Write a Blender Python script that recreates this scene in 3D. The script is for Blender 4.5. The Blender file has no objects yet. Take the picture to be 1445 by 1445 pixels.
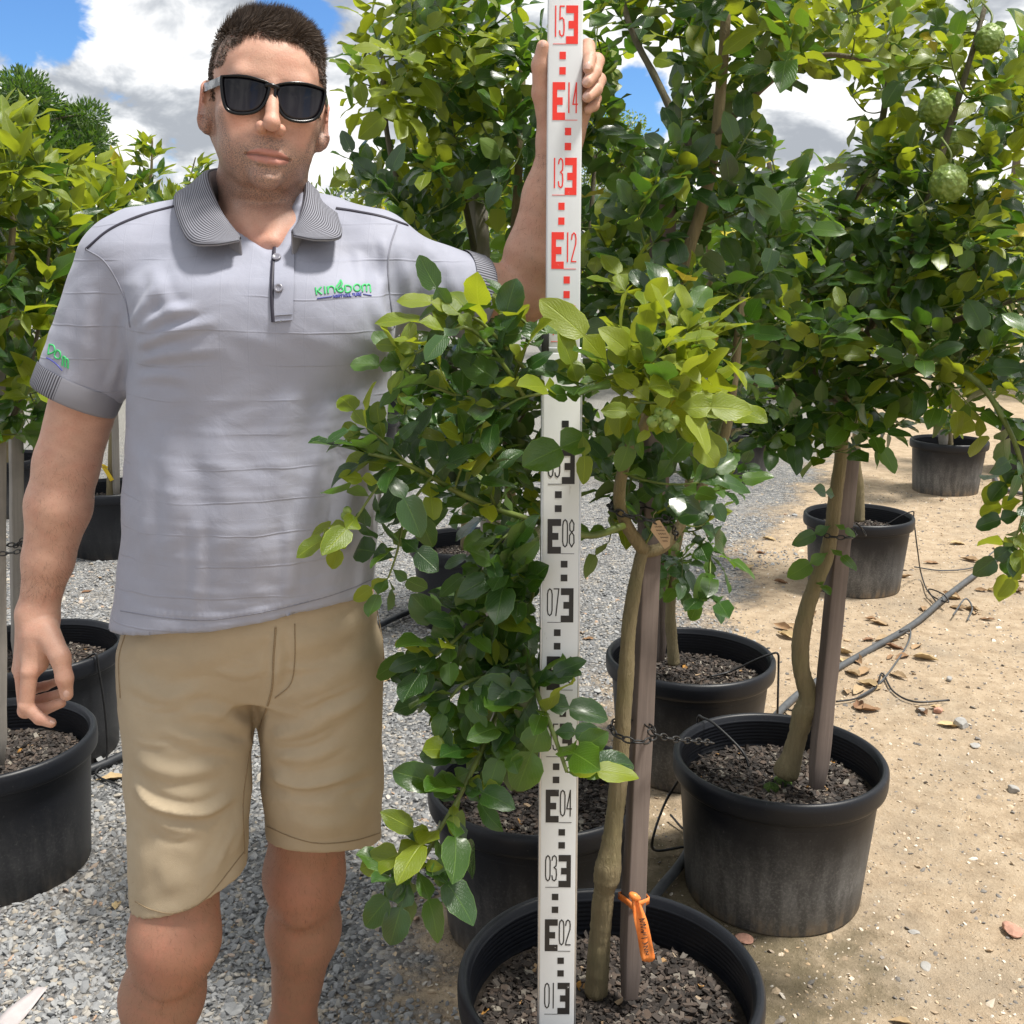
import bpy, bmesh, math, random
import numpy as np
from mathutils import Vector, Matrix, Quaternion
from mathutils.bvhtree import BVHTree

SC = bpy.context.scene
COL = SC.collection
rad = math.radians

# ------------------------------------------------------------------ camera
CAM_H, PITCH, FPX, HALF = 1.445, rad(13.0), 1500.0, 722.5      # photograph is 1445 x 1445
camd = bpy.data.cameras.new('camera')
camd.sensor_width = 36.0
camd.lens = 36.0 * FPX / 1445.0
camd.clip_start, camd.clip_end = 0.05, 3000.0
cam = bpy.data.objects.new('camera', camd)
cam.location = (0, 0, CAM_H)
cam.rotation_euler = (rad(90) - PITCH, 0, 0)
COL.objects.link(cam)
SC.camera = cam

# ------------------------------------------------------------------ node helper
class G:
    def __init__(self, nt):
        self.nt = nt
    def __call__(self, typ, props=None, **inp):
        n = self.nt.nodes.new(typ)
        for k, v in (props or {}).items():
            setattr(n, k, v)
        for k, v in inp.items():
            k = k.replace('_', ' ')
            s = n.inputs[int(k[1:])] if k[0] == 'i' and k[1:].isdigit() else n.inputs[k]
            if isinstance(v, bpy.types.NodeSocket):
                self.nt.links.new(v, s)
            else:
                s.default_value = v
        return n
    def link(self, a, b):
        self.nt.links.new(a, b)
    def math(self, op, a, b=0.0, c=None, clamp=False):
        kw = dict(i0=a, i1=b)
        if c is not None:
            kw['i2'] = c
        return self('ShaderNodeMath', {'operation': op, 'use_clamp': clamp}, **kw).outputs[0]
    def vmath(self, op, a, b=(0, 0, 0)):
        n = self('ShaderNodeVectorMath', {'operation': op}, i0=a, i1=b)
        return n.outputs['Value'] if op in ('DOT_PRODUCT', 'LENGTH', 'DISTANCE') else n.outputs[0]
    def ramp(self, fac, stops, interp='LINEAR'):
        n = self('ShaderNodeValToRGB', Fac=fac)
        cr = n.color_ramp
        cr.interpolation = interp
        while len(cr.elements) < len(stops):
            cr.elements.new(0.5)
        for e, (p, c) in zip(cr.elements, stops):
            e.position = p
            e.color = (*c, 1) if len(c) == 3 else c
        return n.outputs[0]
    def ss(self, x, a, b):
        n = self('ShaderNodeMapRange', {'interpolation_type': 'SMOOTHSTEP'}, Value=x)
        n.inputs['From Min'].default_value = a
        n.inputs['From Max'].default_value = b
        return n.outputs[0]
    def mix(self, fac, a, b, blend='MIX'):
        n = self.nt.nodes.new('ShaderNodeMix')
        n.data_type = 'RGBA'
        n.blend_type = blend
        for s, v in ((n.inputs[0], fac), (n.inputs[6], a), (n.inputs[7], b)):
            if isinstance(v, bpy.types.NodeSocket):
                self.nt.links.new(v, s)
            elif isinstance(v, (int, float)):
                s.default_value = v if s.type == 'VALUE' else (v, v, v, 1)
            else:
                s.default_value = (*v, 1) if len(v) == 3 else v
        return n.outputs[2]
    def noise(self, scale, vec=None, detail=3.0, rough=0.55, dist=0.0, out=0):
        n = self('ShaderNodeTexNoise', Scale=scale, Detail=detail, Roughness=rough, Distortion=dist)
        if vec is not None:
            self.link(vec, n.inputs['Vector'])
        return n.outputs[out]

# ------------------------------------------------------------------ sky with cumulus, soft sun
SUN_EL, SUN_AZ = rad(69), rad(100)          # azimuth from +Y towards +X: high sun through thin cloud, from the right
w = bpy.data.worlds.new('World')
SC.world = w
w.use_nodes = True
w.node_tree.nodes.clear()
g = G(w.node_tree)
sky = g('ShaderNodeTexSky', {'sky_type': 'NISHITA', 'sun_disc': False, 'sun_elevation': SUN_EL,
                             'sun_rotation': SUN_AZ, 'air_density': 1.0, 'dust_density': 0.3, 'ozone_density': 2.5})
dirv = g('ShaderNodeTexCoord').outputs['Generated']
sx = g('ShaderNodeSeparateXYZ', Vector=dirv)
pv = g('ShaderNodeCombineXYZ', X=sx.outputs[0], Y=sx.outputs[1], Z=g.math('MULTIPLY', sx.outputs[2], 1.7)).outputs[0]
warp = g.noise(3.2, pv, 3, 0.5, out=1)
pw = g.vmath('ADD', pv, g.vmath('SCALE', g.vmath('SUBTRACT', warp, (0.5, 0.5, 0.5))))
pw.node.inputs[1].links[0].from_node.inputs['Scale'].default_value = 0.16
dens = g.noise(4.2, pw, 6, 0.56)
lump = g.noise(11.0, pw, 6, 0.58)
up = g.vmath('ADD', pw, (0.035, 0.02, 0.055))
lump2 = g.noise(11.0, up, 5, 0.58)
big = g.noise(5.0, g.vmath('ADD', pw, (3.1, 1.7, 0.4)), 5, 0.5)
def hole(px, py, r, amt):
    v = Vector(((px - HALF) / FPX, 1.0, -(py - HALF) / FPX))
    v.rotate(Matrix.Rotation(-PITCH, 3, 'X'))
    v.normalize()
    d = g.vmath('DISTANCE', dirv, tuple(v))
    return g.math('MULTIPLY', g.ss(d, r, 0.0), amt)
cov = g.math('ADD', g.math('MULTIPLY', dens, 0.72), g.math('MULTIPLY', lump, 0.34))
cov = g.math('ADD', cov, 0.085)
for hx, hy, hr, ha in ((25, 15, 0.085, 0.20), (430, 25, 0.075, 0.20), (905, 130, 0.06, 0.15), (1200, 70, 0.05, 0.06), (-250, -150, 0.2, 0.12)):
    cov = g.math('SUBTRACT', cov, hole(hx, hy, hr, ha))
mask = g.ss(cov, 0.485, 0.545)
relief = g.math('ADD', g.math('MULTIPLY', g.math('SUBTRACT', lump, lump2), 3.2), g.math('MULTIPLY', g.math('SUBTRACT', big, 0.5), 1.5))
lit = g.ss(relief, -0.55, 0.70)
ccol = g.ramp(lit, [(0.0, (0.235, 0.252, 0.277)), (0.30, (0.365, 0.380, 0.400)), (0.62, (0.53, 0.535, 0.54)), (1.0, (0.66, 0.65, 0.635))])
bsky = g('ShaderNodeBackground', Color=g.mix(1.0, sky.outputs[0], (0.62, 0.92, 1.30), 'MULTIPLY'), Strength=0.062)
bcl = g('ShaderNodeBackground', Color=ccol, Strength=1.0)
mx = g('ShaderNodeMixShader', i0=mask, i1=bsky.outputs[0], i2=bcl.outputs[0])
wo = g('ShaderNodeOutputWorld', Surface=mx.outputs[0])
w.cycles.sampling_method = 'MANUAL'
w.cycles.sample_map_resolution = 512

sund = bpy.data.lights.new('sun', 'SUN')
sund.energy, sund.angle, sund.color = 3.1, rad(8), (1.0, 0.955, 0.88)
sun = bpy.data.objects.new('sun', sund)
sdir = Vector((math.sin(SUN_AZ) * math.cos(SUN_EL), math.cos(SUN_AZ) * math.cos(SUN_EL), math.sin(SUN_EL)))
sun.rotation_euler = sdir.to_track_quat('Z', 'Y').to_euler()
sun.location = (3, 3, 6)
COL.objects.link(sun)

vs = SC.view_settings
vs.view_transform, vs.look, vs.exposure, vs.gamma = 'Standard', 'None', 1.0, 1.0
vs.use_curve_mapping = False
cy = SC.cycles
cy.max_bounces, cy.diffuse_bounces, cy.glossy_bounces, cy.transmission_bounces, cy.transparent_max_bounces = 6, 3, 2, 4, 6
cy.caustics_reflective = cy.caustics_refractive = False

# ------------------------------------------------------------------ photograph pixel -> place
CP, SP = math.cos(PITCH), math.sin(PITCH)
def W(px, py, Y):
    """point on the ray of photograph pixel (px, py) at forward distance Y"""
    u, v = (px - HALF) / FPX, (py - HALF) / FPX
    fy, fz = CP - v * SP, -SP - v * CP
    t = Y / fy
    return np.array((u * t, Y, CAM_H + fz * t))
def GP(px, py, z=0.0):
    """point on the horizontal plane at height z"""
    u, v = (px - HALF) / FPX, (py - HALF) / FPX
    fy, fz = CP - v * SP, -SP - v * CP
    t = (z - CAM_H) / fz
    return np.array((u * t, fy * t, z))
def PX(P):
    """world points (N,3) -> pixel x, pixel y, depth"""
    P = np.asarray(P, float)
    dz = P[..., 2] - CAM_H
    zc = P[..., 1] * CP - dz * SP
    vd = -dz * CP - P[..., 1] * SP
    return HALF + FPX * P[..., 0] / zc, HALF + FPX * vd / zc, zc

# ------------------------------------------------------------------ object helpers
def tag(o, label=None, cat=None, group=None, kind=None):
    for k, v in (('label', label), ('category', cat), ('group', group), ('kind', kind)):
        if v:
            o[k] = v
    return o
def link(name, me, mat=None, parent=None, loc=None):
    o = bpy.data.objects.new(name, me)
    if me is not None and mat is not None:
        for m in (mat if isinstance(mat, (list, tuple)) else [mat]):
            me.materials.append(m)
    COL.objects.link(o)
    if parent is not None:
        o.parent = parent
        o.matrix_parent_inverse = Matrix.Identity(4)
    if loc is not None:
        o.location = loc
    return o
def empty(name, loc=(0, 0, 0), rz=0.0):
    o = bpy.data.objects.new(name, None)
    o.empty_display_size = 0.05
    o.location = loc
    o.rotation_euler = (0, 0, rz)
    COL.objects.link(o)
    return o
def mesh(name, V, F, smooth=True, uv=None, midx=None):
    """V (n,3); F list of faces or int array (m,k)"""
    me = bpy.data.meshes.new(name)
    V = np.asarray(V, np.float32)
    if isinstance(F, np.ndarray):
        m, k = F.shape
        me.vertices.add(len(V)); me.vertices.foreach_set('co', V.ravel())
        me.loops.add(m * k); me.loops.foreach_set('vertex_index', F.astype(np.int32).ravel())
        me.polygons.add(m)
        me.polygons.foreach_set('loop_start', np.arange(0, m * k, k, dtype=np.int32))
        me.update(calc_edges=True)
    else:
        me.from_pydata(V.tolist(), [], [list(map(int, f)) for f in F])
    if uv is not None:
        l = me.uv_layers.new(name='UVMap')
        li = np.empty(len(me.loops), np.int32); me.loops.foreach_get('vertex_index', li)
        l.data.foreach_set('uv', np.asarray(uv, np.float32)[li].ravel())
    if midx is not None:
        me.polygons.foreach_set('material_index', np.asarray(midx, np.int32))
    me.polygons.foreach_set('use_smooth', np.full(len(me.polygons), bool(smooth)))
    me.update()
    return me
def recenter(pts, origin):
    return np.asarray(pts, float) - np.asarray(origin, float)
def spline(pts, n):
    """Catmull-Rom through pts (k,d), n samples"""
    P = np.asarray(pts, float)
    if len(P) == 2:
        t = np.linspace(0, 1, n)[:, None]
        return P[0] * (1 - t) + P[1] * t
    Q = np.vstack([2 * P[0] - P[1], P, 2 * P[-1] - P[-2]])
    k = len(P) - 1
    ts = np.linspace(0, k, n)
    i = np.minimum(ts.astype(int), k - 1)
    t = (ts - i)[:, None]
    a, b, c, d = Q[i], Q[i + 1], Q[i + 2], Q[i + 3]
    return 0.5 * (2 * b + (c - a) * t + (2 * a - 5 * b + 4 * c - d) * t * t + (3 * b - a - 3 * c + d) * t ** 3)
def frames(P):
    T = np.gradient(P, axis=0)
    T /= np.linalg.norm(T, axis=1)[:, None] + 1e-12
    n = np.cross(T[0], (0, 0, 1)) if abs(T[0][2]) < 0.9 else np.cross(T[0], (1, 0, 0))
    n /= np.linalg.norm(n)
    N = [n]
    for i in range(1, len(P)):
        n = N[-1] - T[i] * np.dot(N[-1], T[i])
        N.append(n / (np.linalg.norm(n) + 1e-12))
    N = np.array(N)
    return T, N, np.cross(T, N)
def tube(P, r, seg=8, cap=True, bump=0.0, rng=None):
    """swept tube: verts, quads/ngons"""
    P = np.asarray(P, float)
    r = np.broadcast_to(np.asarray(r, float), (len(P),)) if np.ndim(r) else np.full(len(P), r)
    T, N, B = frames(P)
    a = np.arange(seg) * 2 * math.pi / seg
    rr = r[:, None] * (1 + (bump * rng.standard_normal((len(P), seg)) if bump else 0))
    V = P[:, None] + rr[..., None] * (np.cos(a)[None, :, None] * N[:, None] + np.sin(a)[None, :, None] * B[:, None])
    F = []
    for i in range(len(P) - 1):
        for j in range(seg):
            k = (j + 1) % seg
            F.append((i * seg + j, i * seg + k, (i + 1) * seg + k, (i + 1) * seg + j))
    if cap:
        F.append(tuple(range(seg))[::-1])
        F.append(tuple((len(P) - 1) * seg + j for j in range(seg)))
    return V.reshape(-1, 3), F
class MB:
    """collects pieces into one mesh"""
    def __init__(self):
        self.V, self.F, self.n = [], [], 0
    def add(self, V, F):
        self.V.append(np.asarray(V, float))
        self.F += [tuple(i + self.n for i in f) for f in F]
        self.n += len(V)
        return self
    def box(self, c, s, R=None):
        c, s = np.asarray(c, float), np.asarray(s, float) / 2
        V = np.array([(x, y, z) for x in (-1, 1) for y in (-1, 1) for z in (-1, 1)], float) * s
        if R is not None:
            V = V @ np.asarray(R, float).T
        return self.add(V + c, [(0, 1, 3, 2), (4, 6, 7, 5), (0, 4, 5, 1), (2, 3, 7, 6), (0, 2, 6, 4), (1, 5, 7, 3)])
    def tube(self, *a, **k):
        return self.add(*tube(*a, **k))
    def lathe(self, prof, seg=48, c=(0, 0, 0)):
        a = np.arange(seg) * 2 * math.pi / seg
        V = [(c[0] + r * math.cos(t), c[1] + r * math.sin(t), c[2] + z) for r, z in prof for t in a]
        F = [(i * seg + j, i * seg + (j + 1) % seg, (i + 1) * seg + (j + 1) % seg, (i + 1) * seg + j)
             for i in range(len(prof) - 1) for j in range(seg)]
        return self.add(V, F)
    def mesh(self, name, smooth=True, origin=None):
        V = np.vstack(self.V)
        if origin is not None:
            V = V - np.asarray(origin, float)
        return mesh(name, V, self.F, smooth)
def bevel(me, width, seg=2, angle=30):
    bm = bmesh.new(); bm.from_mesh(me)
    es = [e for e in bm.edges if len(e.link_faces) == 2 and e.calc_face_angle(0) > rad(angle)]
    bmesh.ops.bevel(bm, geom=es, offset=width, segments=seg, profile=0.5, affect='EDGES')
    for f in bm.faces:
        f.smooth = True
    bm.to_mesh(me); bm.free()
    return me
def rot_to(d):
    """3x3 whose z column is d"""
    return np.array(Vector(d).normalized().to_track_quat('Z', 'Y').to_matrix())

# ------------------------------------------------------------------ materials
def new_mat(name):
    m = bpy.data.materials.new(name)
    m.use_nodes = True
    nt = m.node_tree
    nt.nodes.clear()
    g = G(nt)
    out = g('ShaderNodeOutputMaterial')
    b = g('ShaderNodeBsdfPrincipled')
    g.link(b.outputs[0], out.inputs[0])
    return m, g, b, out
def setp(b, g, **kw):
    for k, v in kw.items():
        k = k.replace('_', ' ')
        s = b.inputs[k]
        if isinstance(v, bpy.types.NodeSocket):
            g.link(v, s)
        else:
            s.default_value = (*v, 1) if isinstance(v, tuple) and len(v) == 3 and s.type == 'RGBA' else v
def bump(g, b, h, strength=0.3, dist=0.002):
    n = g('ShaderNodeBump', Height=h, Strength=strength, Distance=dist)
    g.link(n.outputs[0], b.inputs['Normal'])
def simple(name, col, rough=0.5, var=0.15, nscale=30.0, bs=0.0, bd=0.001, metal=0.0, spec=0.5):
    m, g, b, o = new_mat(name)
    co = g('ShaderNodeTexCoord').outputs['Object']
    n = g.noise(nscale, co, 5, 0.6)
    lo = tuple(c * (1 - var) for c in col); hi = tuple(min(1, c * (1 + var)) for c in col)
    setp(b, g, Base_Color=g.ramp(n, [(0.3, lo), (0.7, hi)]), Roughness=rough, Metallic=metal)
    b.inputs['Specular IOR Level'].default_value = spec
    if bs:
        bump(g, b, n, bs, bd)
    return m
MT = {}
def leaf_mat(name, dark, light, under, trans, tfac=0.32, rough=0.30, coat=0.0):
    m, g, b, o = new_mat(name)
    rnd = g.math('FRACT', g.math('ADD', g.math('MULTIPLY', g('ShaderNodeObjectInfo').outputs['Random'], 7.31),
                                  g.math('MULTIPLY', g('ShaderNodeNewGeometry').outputs['Random Per Island'], 13.7)))
    geo = g('ShaderNodeNewGeometry')
    uv = g('ShaderNodeSeparateXYZ', Vector=g('ShaderNodeUVMap').outputs[0])
    u = g.math('ABSOLUTE', g.math('SUBTRACT', uv.outputs[0], 0.5))
    rib = g.ss(u, 0.030, 0.008)
    edge = g.ss(u, 0.465, 0.492)
    ph = g.math('SUBTRACT', g.math('MULTIPLY', uv.outputs[1], 15.0), g.math('MULTIPLY', u, 9.0))
    vein = g.ss(g.math('ABSOLUTE', g.math('SUBTRACT', g.math('FRACT', ph), 0.5)), 0.10, 0.0)
    mott = g.noise(55, g('ShaderNodeTexCoord').outputs['Object'], 2, 0.6)
    base = g.mix(rnd, dark, light)
    base = g.mix(g.math('MULTIPLY', g.ss(mott, 0.45, 0.75), 0.35), base, light)
    pale = tuple(min(1, c * 1.3 + a) for c, a in zip(light, (0.05, 0.065, 0.012)))
    base = g.mix(g.math('MULTIPLY', rib, 0.75), base, pale)
    base = g.mix(g.math('MULTIPLY', edge, 0.8), base, pale)
    base = g.mix(g.math('MULTIPLY', vein, 0.20), base, pale)
    und = g.mix(g.math('MULTIPLY', rib, 0.5), g.mix(rnd, under, tuple(c * 1.25 for c in under)), pale)
    back = geo.outputs['Backfacing']
    col = g.mix(back, base, und)
    setp(b, g, Base_Color=col, Roughness=g.math('ADD', g.math('MULTIPLY', back, 0.22), g.math('ADD', rough, g.math('MULTIPLY', rnd, 0.12))))
    b.inputs['Specular IOR Level'].default_value = 0.6
    b.inputs['Coat Weight'].default_value = coat
    b.inputs['Coat Roughness'].default_value = 0.24
    hgt = g.math('ADD', g.math('MULTIPLY', g.math('ADD', vein, g.math('MULTIPLY', rib, 1.5)), -1.0), g.math('MULTIPLY', mott, 0.8))
    bump(g, b, hgt, 0.45, 0.0016)
    tr = g('ShaderNodeBsdfTranslucent', Color=g.mix(rnd, tuple(c * 0.7 for c in trans), trans))
    mxs = g('ShaderNodeMixShader', i0=tfac, i1=b.outputs[0], i2=tr.outputs[0])
    g.link(mxs.outputs[0], o.inputs[0])
    return m
# ================================================================== distance-field modelling (body and clothes)
def smin(a, b, k):
    h = np.clip(0.5 + 0.5 * (b - a) / k, 0, 1)
    return b * (1 - h) + a * h - k * h * (1 - h)
def ell(c, r, R=None):
    c, r = np.asarray(c, float), np.asarray(r, float)
    def f(x, y, z):
        x, y, z = x - c[0], y - c[1], z - c[2]
        if R is not None:
            x, y, z = (R[0, 0] * x + R[1, 0] * y + R[2, 0] * z, R[0, 1] * x + R[1, 1] * y + R[2, 1] * z, R[0, 2] * x + R[1, 2] * y + R[2, 2] * z)
        a, b, d = x / r[0], y / r[1], z / r[2]
        k0 = np.sqrt(a * a + b * b + d * d)
        k1 = np.sqrt((a / r[0]) ** 2 + (b / r[1]) ** 2 + (d / r[2]) ** 2) + 1e-9
        return k0 * (k0 - 1) / k1
    m = r.max()
    return f, c - m, c + m
def cone(a, b, ra, rb):
    a, b = np.asarray(a, float), np.asarray(b, float)
    ab = b - a
    L = float(ab @ ab)
    def f(x, y, z):
        t = np.clip(((x - a[0]) * ab[0] + (y - a[1]) * ab[1] + (z - a[2]) * ab[2]) / L, 0, 1)
        dx, dy, dz = x - a[0] - t * ab[0], y - a[1] - t * ab[1], z - a[2] - t * ab[2]
        return np.sqrt(dx * dx + dy * dy + dz * dz) - (ra + (rb - ra) * t)
    m = max(ra, rb)
    return f, np.minimum(a, b) - m, np.maximum(a, b) + m
def loft(zs, cx, cy, ax, by, p=2.4):
    """vertical loft of superellipses; arrays over height"""
    o = np.argsort(zs)
    zs, cx, cy, ax, by = (np.asarray(q, float)[o] for q in (zs, cx, cy, ax, by))
    def f(x, y, z):
        zz = np.clip(z, zs[0], zs[-1])
        X, Y, A, B = (np.interp(zz, zs, q) for q in (cx, cy, ax, by))
        q = (np.abs((x - X) / A) ** p + np.abs((y - Y) / B) ** p) ** (1 / p)
        d = (q - 1) * np.minimum(A, B)
        return np.maximum(d, np.maximum(z - zs[-1], zs[0] - z))
    return f, np.array(((cx - ax).min(), (cy - by).min(), zs[0])), np.array(((cx + ax).max(), (cy + by).max(), zs[-1]))
def cut(prim, p0, n):
    """keep the side of the plane that n points away from"""
    f, lo, hi = prim
    n = np.asarray(n, float) / np.linalg.norm(n)
    p0 = np.asarray(p0, float)
    return (lambda x, y, z: np.maximum(f(x, y, z), (x - p0[0]) * n[0] + (y - p0[1]) * n[1] + (z - p0[2]) * n[2])), lo, hi
class SDF:
    def __init__(self):
        self.ops = []
    def add(self, prim, k=0.01):
        self.ops.append((prim, k, 1)); return self
    def sub(self, prim, k=0.004):
        self.ops.append((prim, k, -1)); return self
    def chain(self, pts, rs, k=0.008):
        for i in range(len(pts) - 1):
            self.add(cone(pts[i], pts[i + 1], rs[i], rs[i + 1]), k)
        return self
    def grid(self, lo, hi, h):
        lo, hi = np.asarray(lo, float), np.asarray(hi, float)
        n = np.ceil((hi - lo) / h).astype(int) + 1
        F = np.full(n, 1.0, np.float32)
        ax = [(lo[i] + h * np.arange(n[i])).astype(np.float32) for i in range(3)]
        for (f, a, b), k, s in self.ops:
            m = k + 0.03
            i0 = np.clip(np.floor((a - m - lo) / h).astype(int), 0, n)
            i1 = np.clip(np.ceil((b + m - lo) / h).astype(int) + 1, 0, n)
            if (i1 <= i0).any():
                continue
            sl = tuple(slice(i0[j], i1[j]) for j in range(3))
            d = f(ax[0][sl[0], None, None], ax[1][None, sl[1], None], ax[2][None, None, sl[2]]).astype(np.float32)
            F[sl] = smin(F[sl], d, k) if s > 0 else -smin(-F[sl], d, k)
        return F, lo
    def mesh(self, lo, hi, h, relax=2):
        F, lo = self.grid(lo, hi, h)
        V, Q = surfnets(F)
        V = V * h + lo
        if relax:
            V = smooth(V, Q, relax)
        return V, Q
def sdf_at(S, P):
    """field value at scattered points"""
    d = np.full(len(P), 1.0)
    for (f, a, b), k, s in S.ops:
        m = k + 0.03
        j = np.where(((P > a - m) & (P < b + m)).all(1))[0]
        if len(j):
            v = f(P[j, 0], P[j, 1], P[j, 2])
            d[j] = smin(d[j], v, k) if s > 0 else -smin(-d[j], v, k)
    return d
def refine(S, V, Q, mask):
    """split the quads of mask in four and pull the new points on to the field's surface"""
    q = Q[mask]
    E = np.concatenate([np.sort(q[:, [i, (i + 1) % 4]], 1) for i in range(4)])
    U, inv = np.unique(E, axis=0, return_inverse=True)
    inv = inv.reshape(4, len(q))
    rest = Q[~mask]
    Eo = np.concatenate([np.sort(rest[:, [i, (i + 1) % 4]], 1) for i in range(4)])
    key = lambda e: e[:, 0].astype(np.int64) * (len(V) + 1) + e[:, 1]
    border = np.isin(key(U), key(Eo))
    M = V[U].mean(1); C = V[q].mean(1)
    n0, n1 = len(V), len(V) + len(U)
    c = n1 + np.arange(len(q))
    e = [n0 + inv[i] for i in range(4)]
    new = np.vstack([np.stack([q[:, i], e[i], c, e[(i + 3) % 4]], 1) for i in range(4)])
    W_ = np.vstack([V, M, C])
    mv = np.unique(new)
    fixed = np.zeros(len(W_), bool); fixed[np.unique(rest)] = True; fixed[n0:n1][border] = True
    mv = mv[~fixed[mv]]
    for _ in range(2):
        P = W_[mv]
        d0 = sdf_at(S, P)
        h = 0.0004
        gr = np.stack([sdf_at(S, P + np.eye(3)[i] * h) - d0 for i in range(3)], 1) / h
        gn = np.linalg.norm(gr, axis=1)[:, None] + 1e-6
        W_[mv] = P - np.clip(d0, -0.002, 0.002)[:, None] * gr / np.maximum(gn * gn, 0.25)
    return W_, np.vstack([rest, new])
def smooth(V, Q, it=2, w=0.5):
    e = np.vstack([Q[:, [0, 1]], Q[:, [1, 2]], Q[:, [2, 3]], Q[:, [3, 0]]])
    cnt = np.bincount(e[:, 0], minlength=len(V)) + np.bincount(e[:, 1], minlength=len(V))
    for _ in range(it):
        acc = np.zeros_like(V)
        for j in range(3):
            acc[:, j] = np.bincount(e[:, 0], V[e[:, 1], j], len(V)) + np.bincount(e[:, 1], V[e[:, 0], j], len(V))
        V = V * (1 - w) + w * acc / np.maximum(cnt, 1)[:, None]
    return V
def surfnets(F):
    S = F < 0
    n = np.array(F.shape)
    c = np.zeros(n - 1, np.int8)
    for i in (0, 1):
        for j in (0, 1):
            for k in (0, 1):
                c += S[i:n[0] - 1 + i, j:n[1] - 1 + j, k:n[2] - 1 + k]
    act = (c > 0) & (c < 8)
    I = np.argwhere(act)
    idx = np.full(act.shape, -1, np.int32)
    idx[act] = np.arange(len(I))
    cor = [(i, j, k) for i in (0, 1) for j in (0, 1) for k in (0, 1)]
    val = {q: F[I[:, 0] + q[0], I[:, 1] + q[1], I[:, 2] + q[2]] for q in cor}
    acc, num = np.zeros((len(I), 3)), np.zeros(len(I))
    for a in cor:
        for ax in range(3):
            if a[ax]:
                continue
            b = tuple(v + (j == ax) for j, v in enumerate(a))
            x = (val[a] < 0) != (val[b] < 0)
            t = val[a][x] / (val[a][x] - val[b][x])
            p = np.tile(np.array(a, float), (len(t), 1)); p[:, ax] += t
            acc[x] += p; num[x] += 1
    V = I + acc / num[:, None]
    Q = []
    for ax in range(3):
        b, d = [j for j in range(3) if j != ax]
        sl0 = [slice(None)] * 3; sl1 = [slice(None)] * 3
        sl0[ax] = slice(0, n[ax] - 1); sl1[ax] = slice(1, n[ax])
        for q in (b, d):
            sl0[q] = sl1[q] = slice(1, n[q] - 1)
        s0, s1 = S[tuple(sl0)], S[tuple(sl1)]
        E = np.argwhere(s0 != s1)
        flip = s0[E[:, 0], E[:, 1], E[:, 2]]
        E = E.copy(); E[:, b] += 1; E[:, d] += 1
        def cell(ob, od):
            q = E.copy(); q[:, b] -= ob; q[:, d] -= od
            return idx[q[:, 0], q[:, 1], q[:, 2]]
        quad = np.stack([cell(1, 1), cell(0, 1), cell(0, 0), cell(1, 0)], 1)
        if ax == 1:
            flip = ~flip
        quad[~flip] = quad[~flip][:, ::-1]
        Q.append(quad)
    Q = np.vstack(Q)
    return V, Q[(Q >= 0).all(1)]
def vnormals(V, Q):
    fn = np.cross(V[Q[:, 2]] - V[Q[:, 0]], V[Q[:, 3]] - V[Q[:, 1]])
    N = np.zeros_like(V)
    for j in range(3):
        for q in range(4):
            N[:, j] += np.bincount(Q[:, q], fn[:, j], len(V))
    return N / (np.linalg.norm(N, axis=1)[:, None] + 1e-12)
def sst(x, a, b):
    t = np.clip((x - a) / (b - a), 0, 1)
    return t * t * (3 - 2 * t)
def fold(V, Q, strokes, waves=()):
    """cloth folds: each stroke is (pixel polyline on the visible front, width px, height mm)"""
    N = vnormals(V, Q)
    px, py, _ = PX(V)
    facing = sst((N * (np.array((0, 0, CAM_H)) - V)).sum(1), 0.0, 0.35)
    x, y, z = V.T
    D = 0.0011 * np.sin(x * 31 + 3 * np.sin(z * 17)) * np.sin(z * 23 + 2 * np.sin(x * 19 + y * 11)) + 0.0006 * np.sin(x * 83 + 4 * np.sin(z * 37)) * np.sin(z * 61 + y * 50)
    for pts, wd, amp in strokes:
        S = spline(pts, 40)
        lo, hi = S.min(0) - 3 * wd, S.max(0) + 3 * wd
        m = np.where((px > lo[0]) & (px < hi[0]) & (py > lo[1]) & (py < hi[1]) & (facing > 0.01))[0]
        if not len(m):
            continue
        d = np.hypot(px[m, None] - S[None, :, 0], py[m, None] - S[None, :, 1])
        j = d.argmin(1)
        d = d[np.arange(len(m)), j]
        t = j / 39.0
        tap = sst(t, 0, 0.22) * sst(1 - t, 0, 0.3)
        q = d / wd
        D[m] += amp * 0.001 * (np.exp(-q * q) - 0.45 * np.exp(-((q - 1.7) ** 2) * 1.6)) * tap * facing[m]
    return V + N * D[:, None]

# ------------------------------------------------------------------ head frame
ROLL, YAW, NOD = rad(7.0), rad(17.5), rad(-1.0)
HR = np.array((Matrix.Rotation(YAW, 3, 'Z') @ Matrix.Rotation(ROLL, 3, 'Y') @ Matrix.Rotation(NOD, 3, 'X')))
HO = np.array((W(374, 133, 1.40)[0] * 1.045 - 0.0065, 1.495, 1.652))
def inH(prim):
    f, lo, hi = prim
    c = np.array([frH((x, y, z)) for x in (lo[0], hi[0]) for y in (lo[1], hi[1]) for z in (lo[2], hi[2])])
    R = HR
    def fw(x, y, z):
        x, y, z = x - HO[0], y - HO[1], z - HO[2]
        return f(R[0, 0] * x + R[1, 0] * y + R[2, 0] * z, R[0, 1] * x + R[1, 1] * y + R[2, 1] * z, R[0, 2] * x + R[1, 2] * y + R[2, 2] * z)
    return fw, c.min(0), c.max(0)
def toH(p):
    return HR.T @ (np.asarray(p, float) - HO)
def frH(p):
    return np.asarray(p, float) @ HR.T + HO

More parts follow.
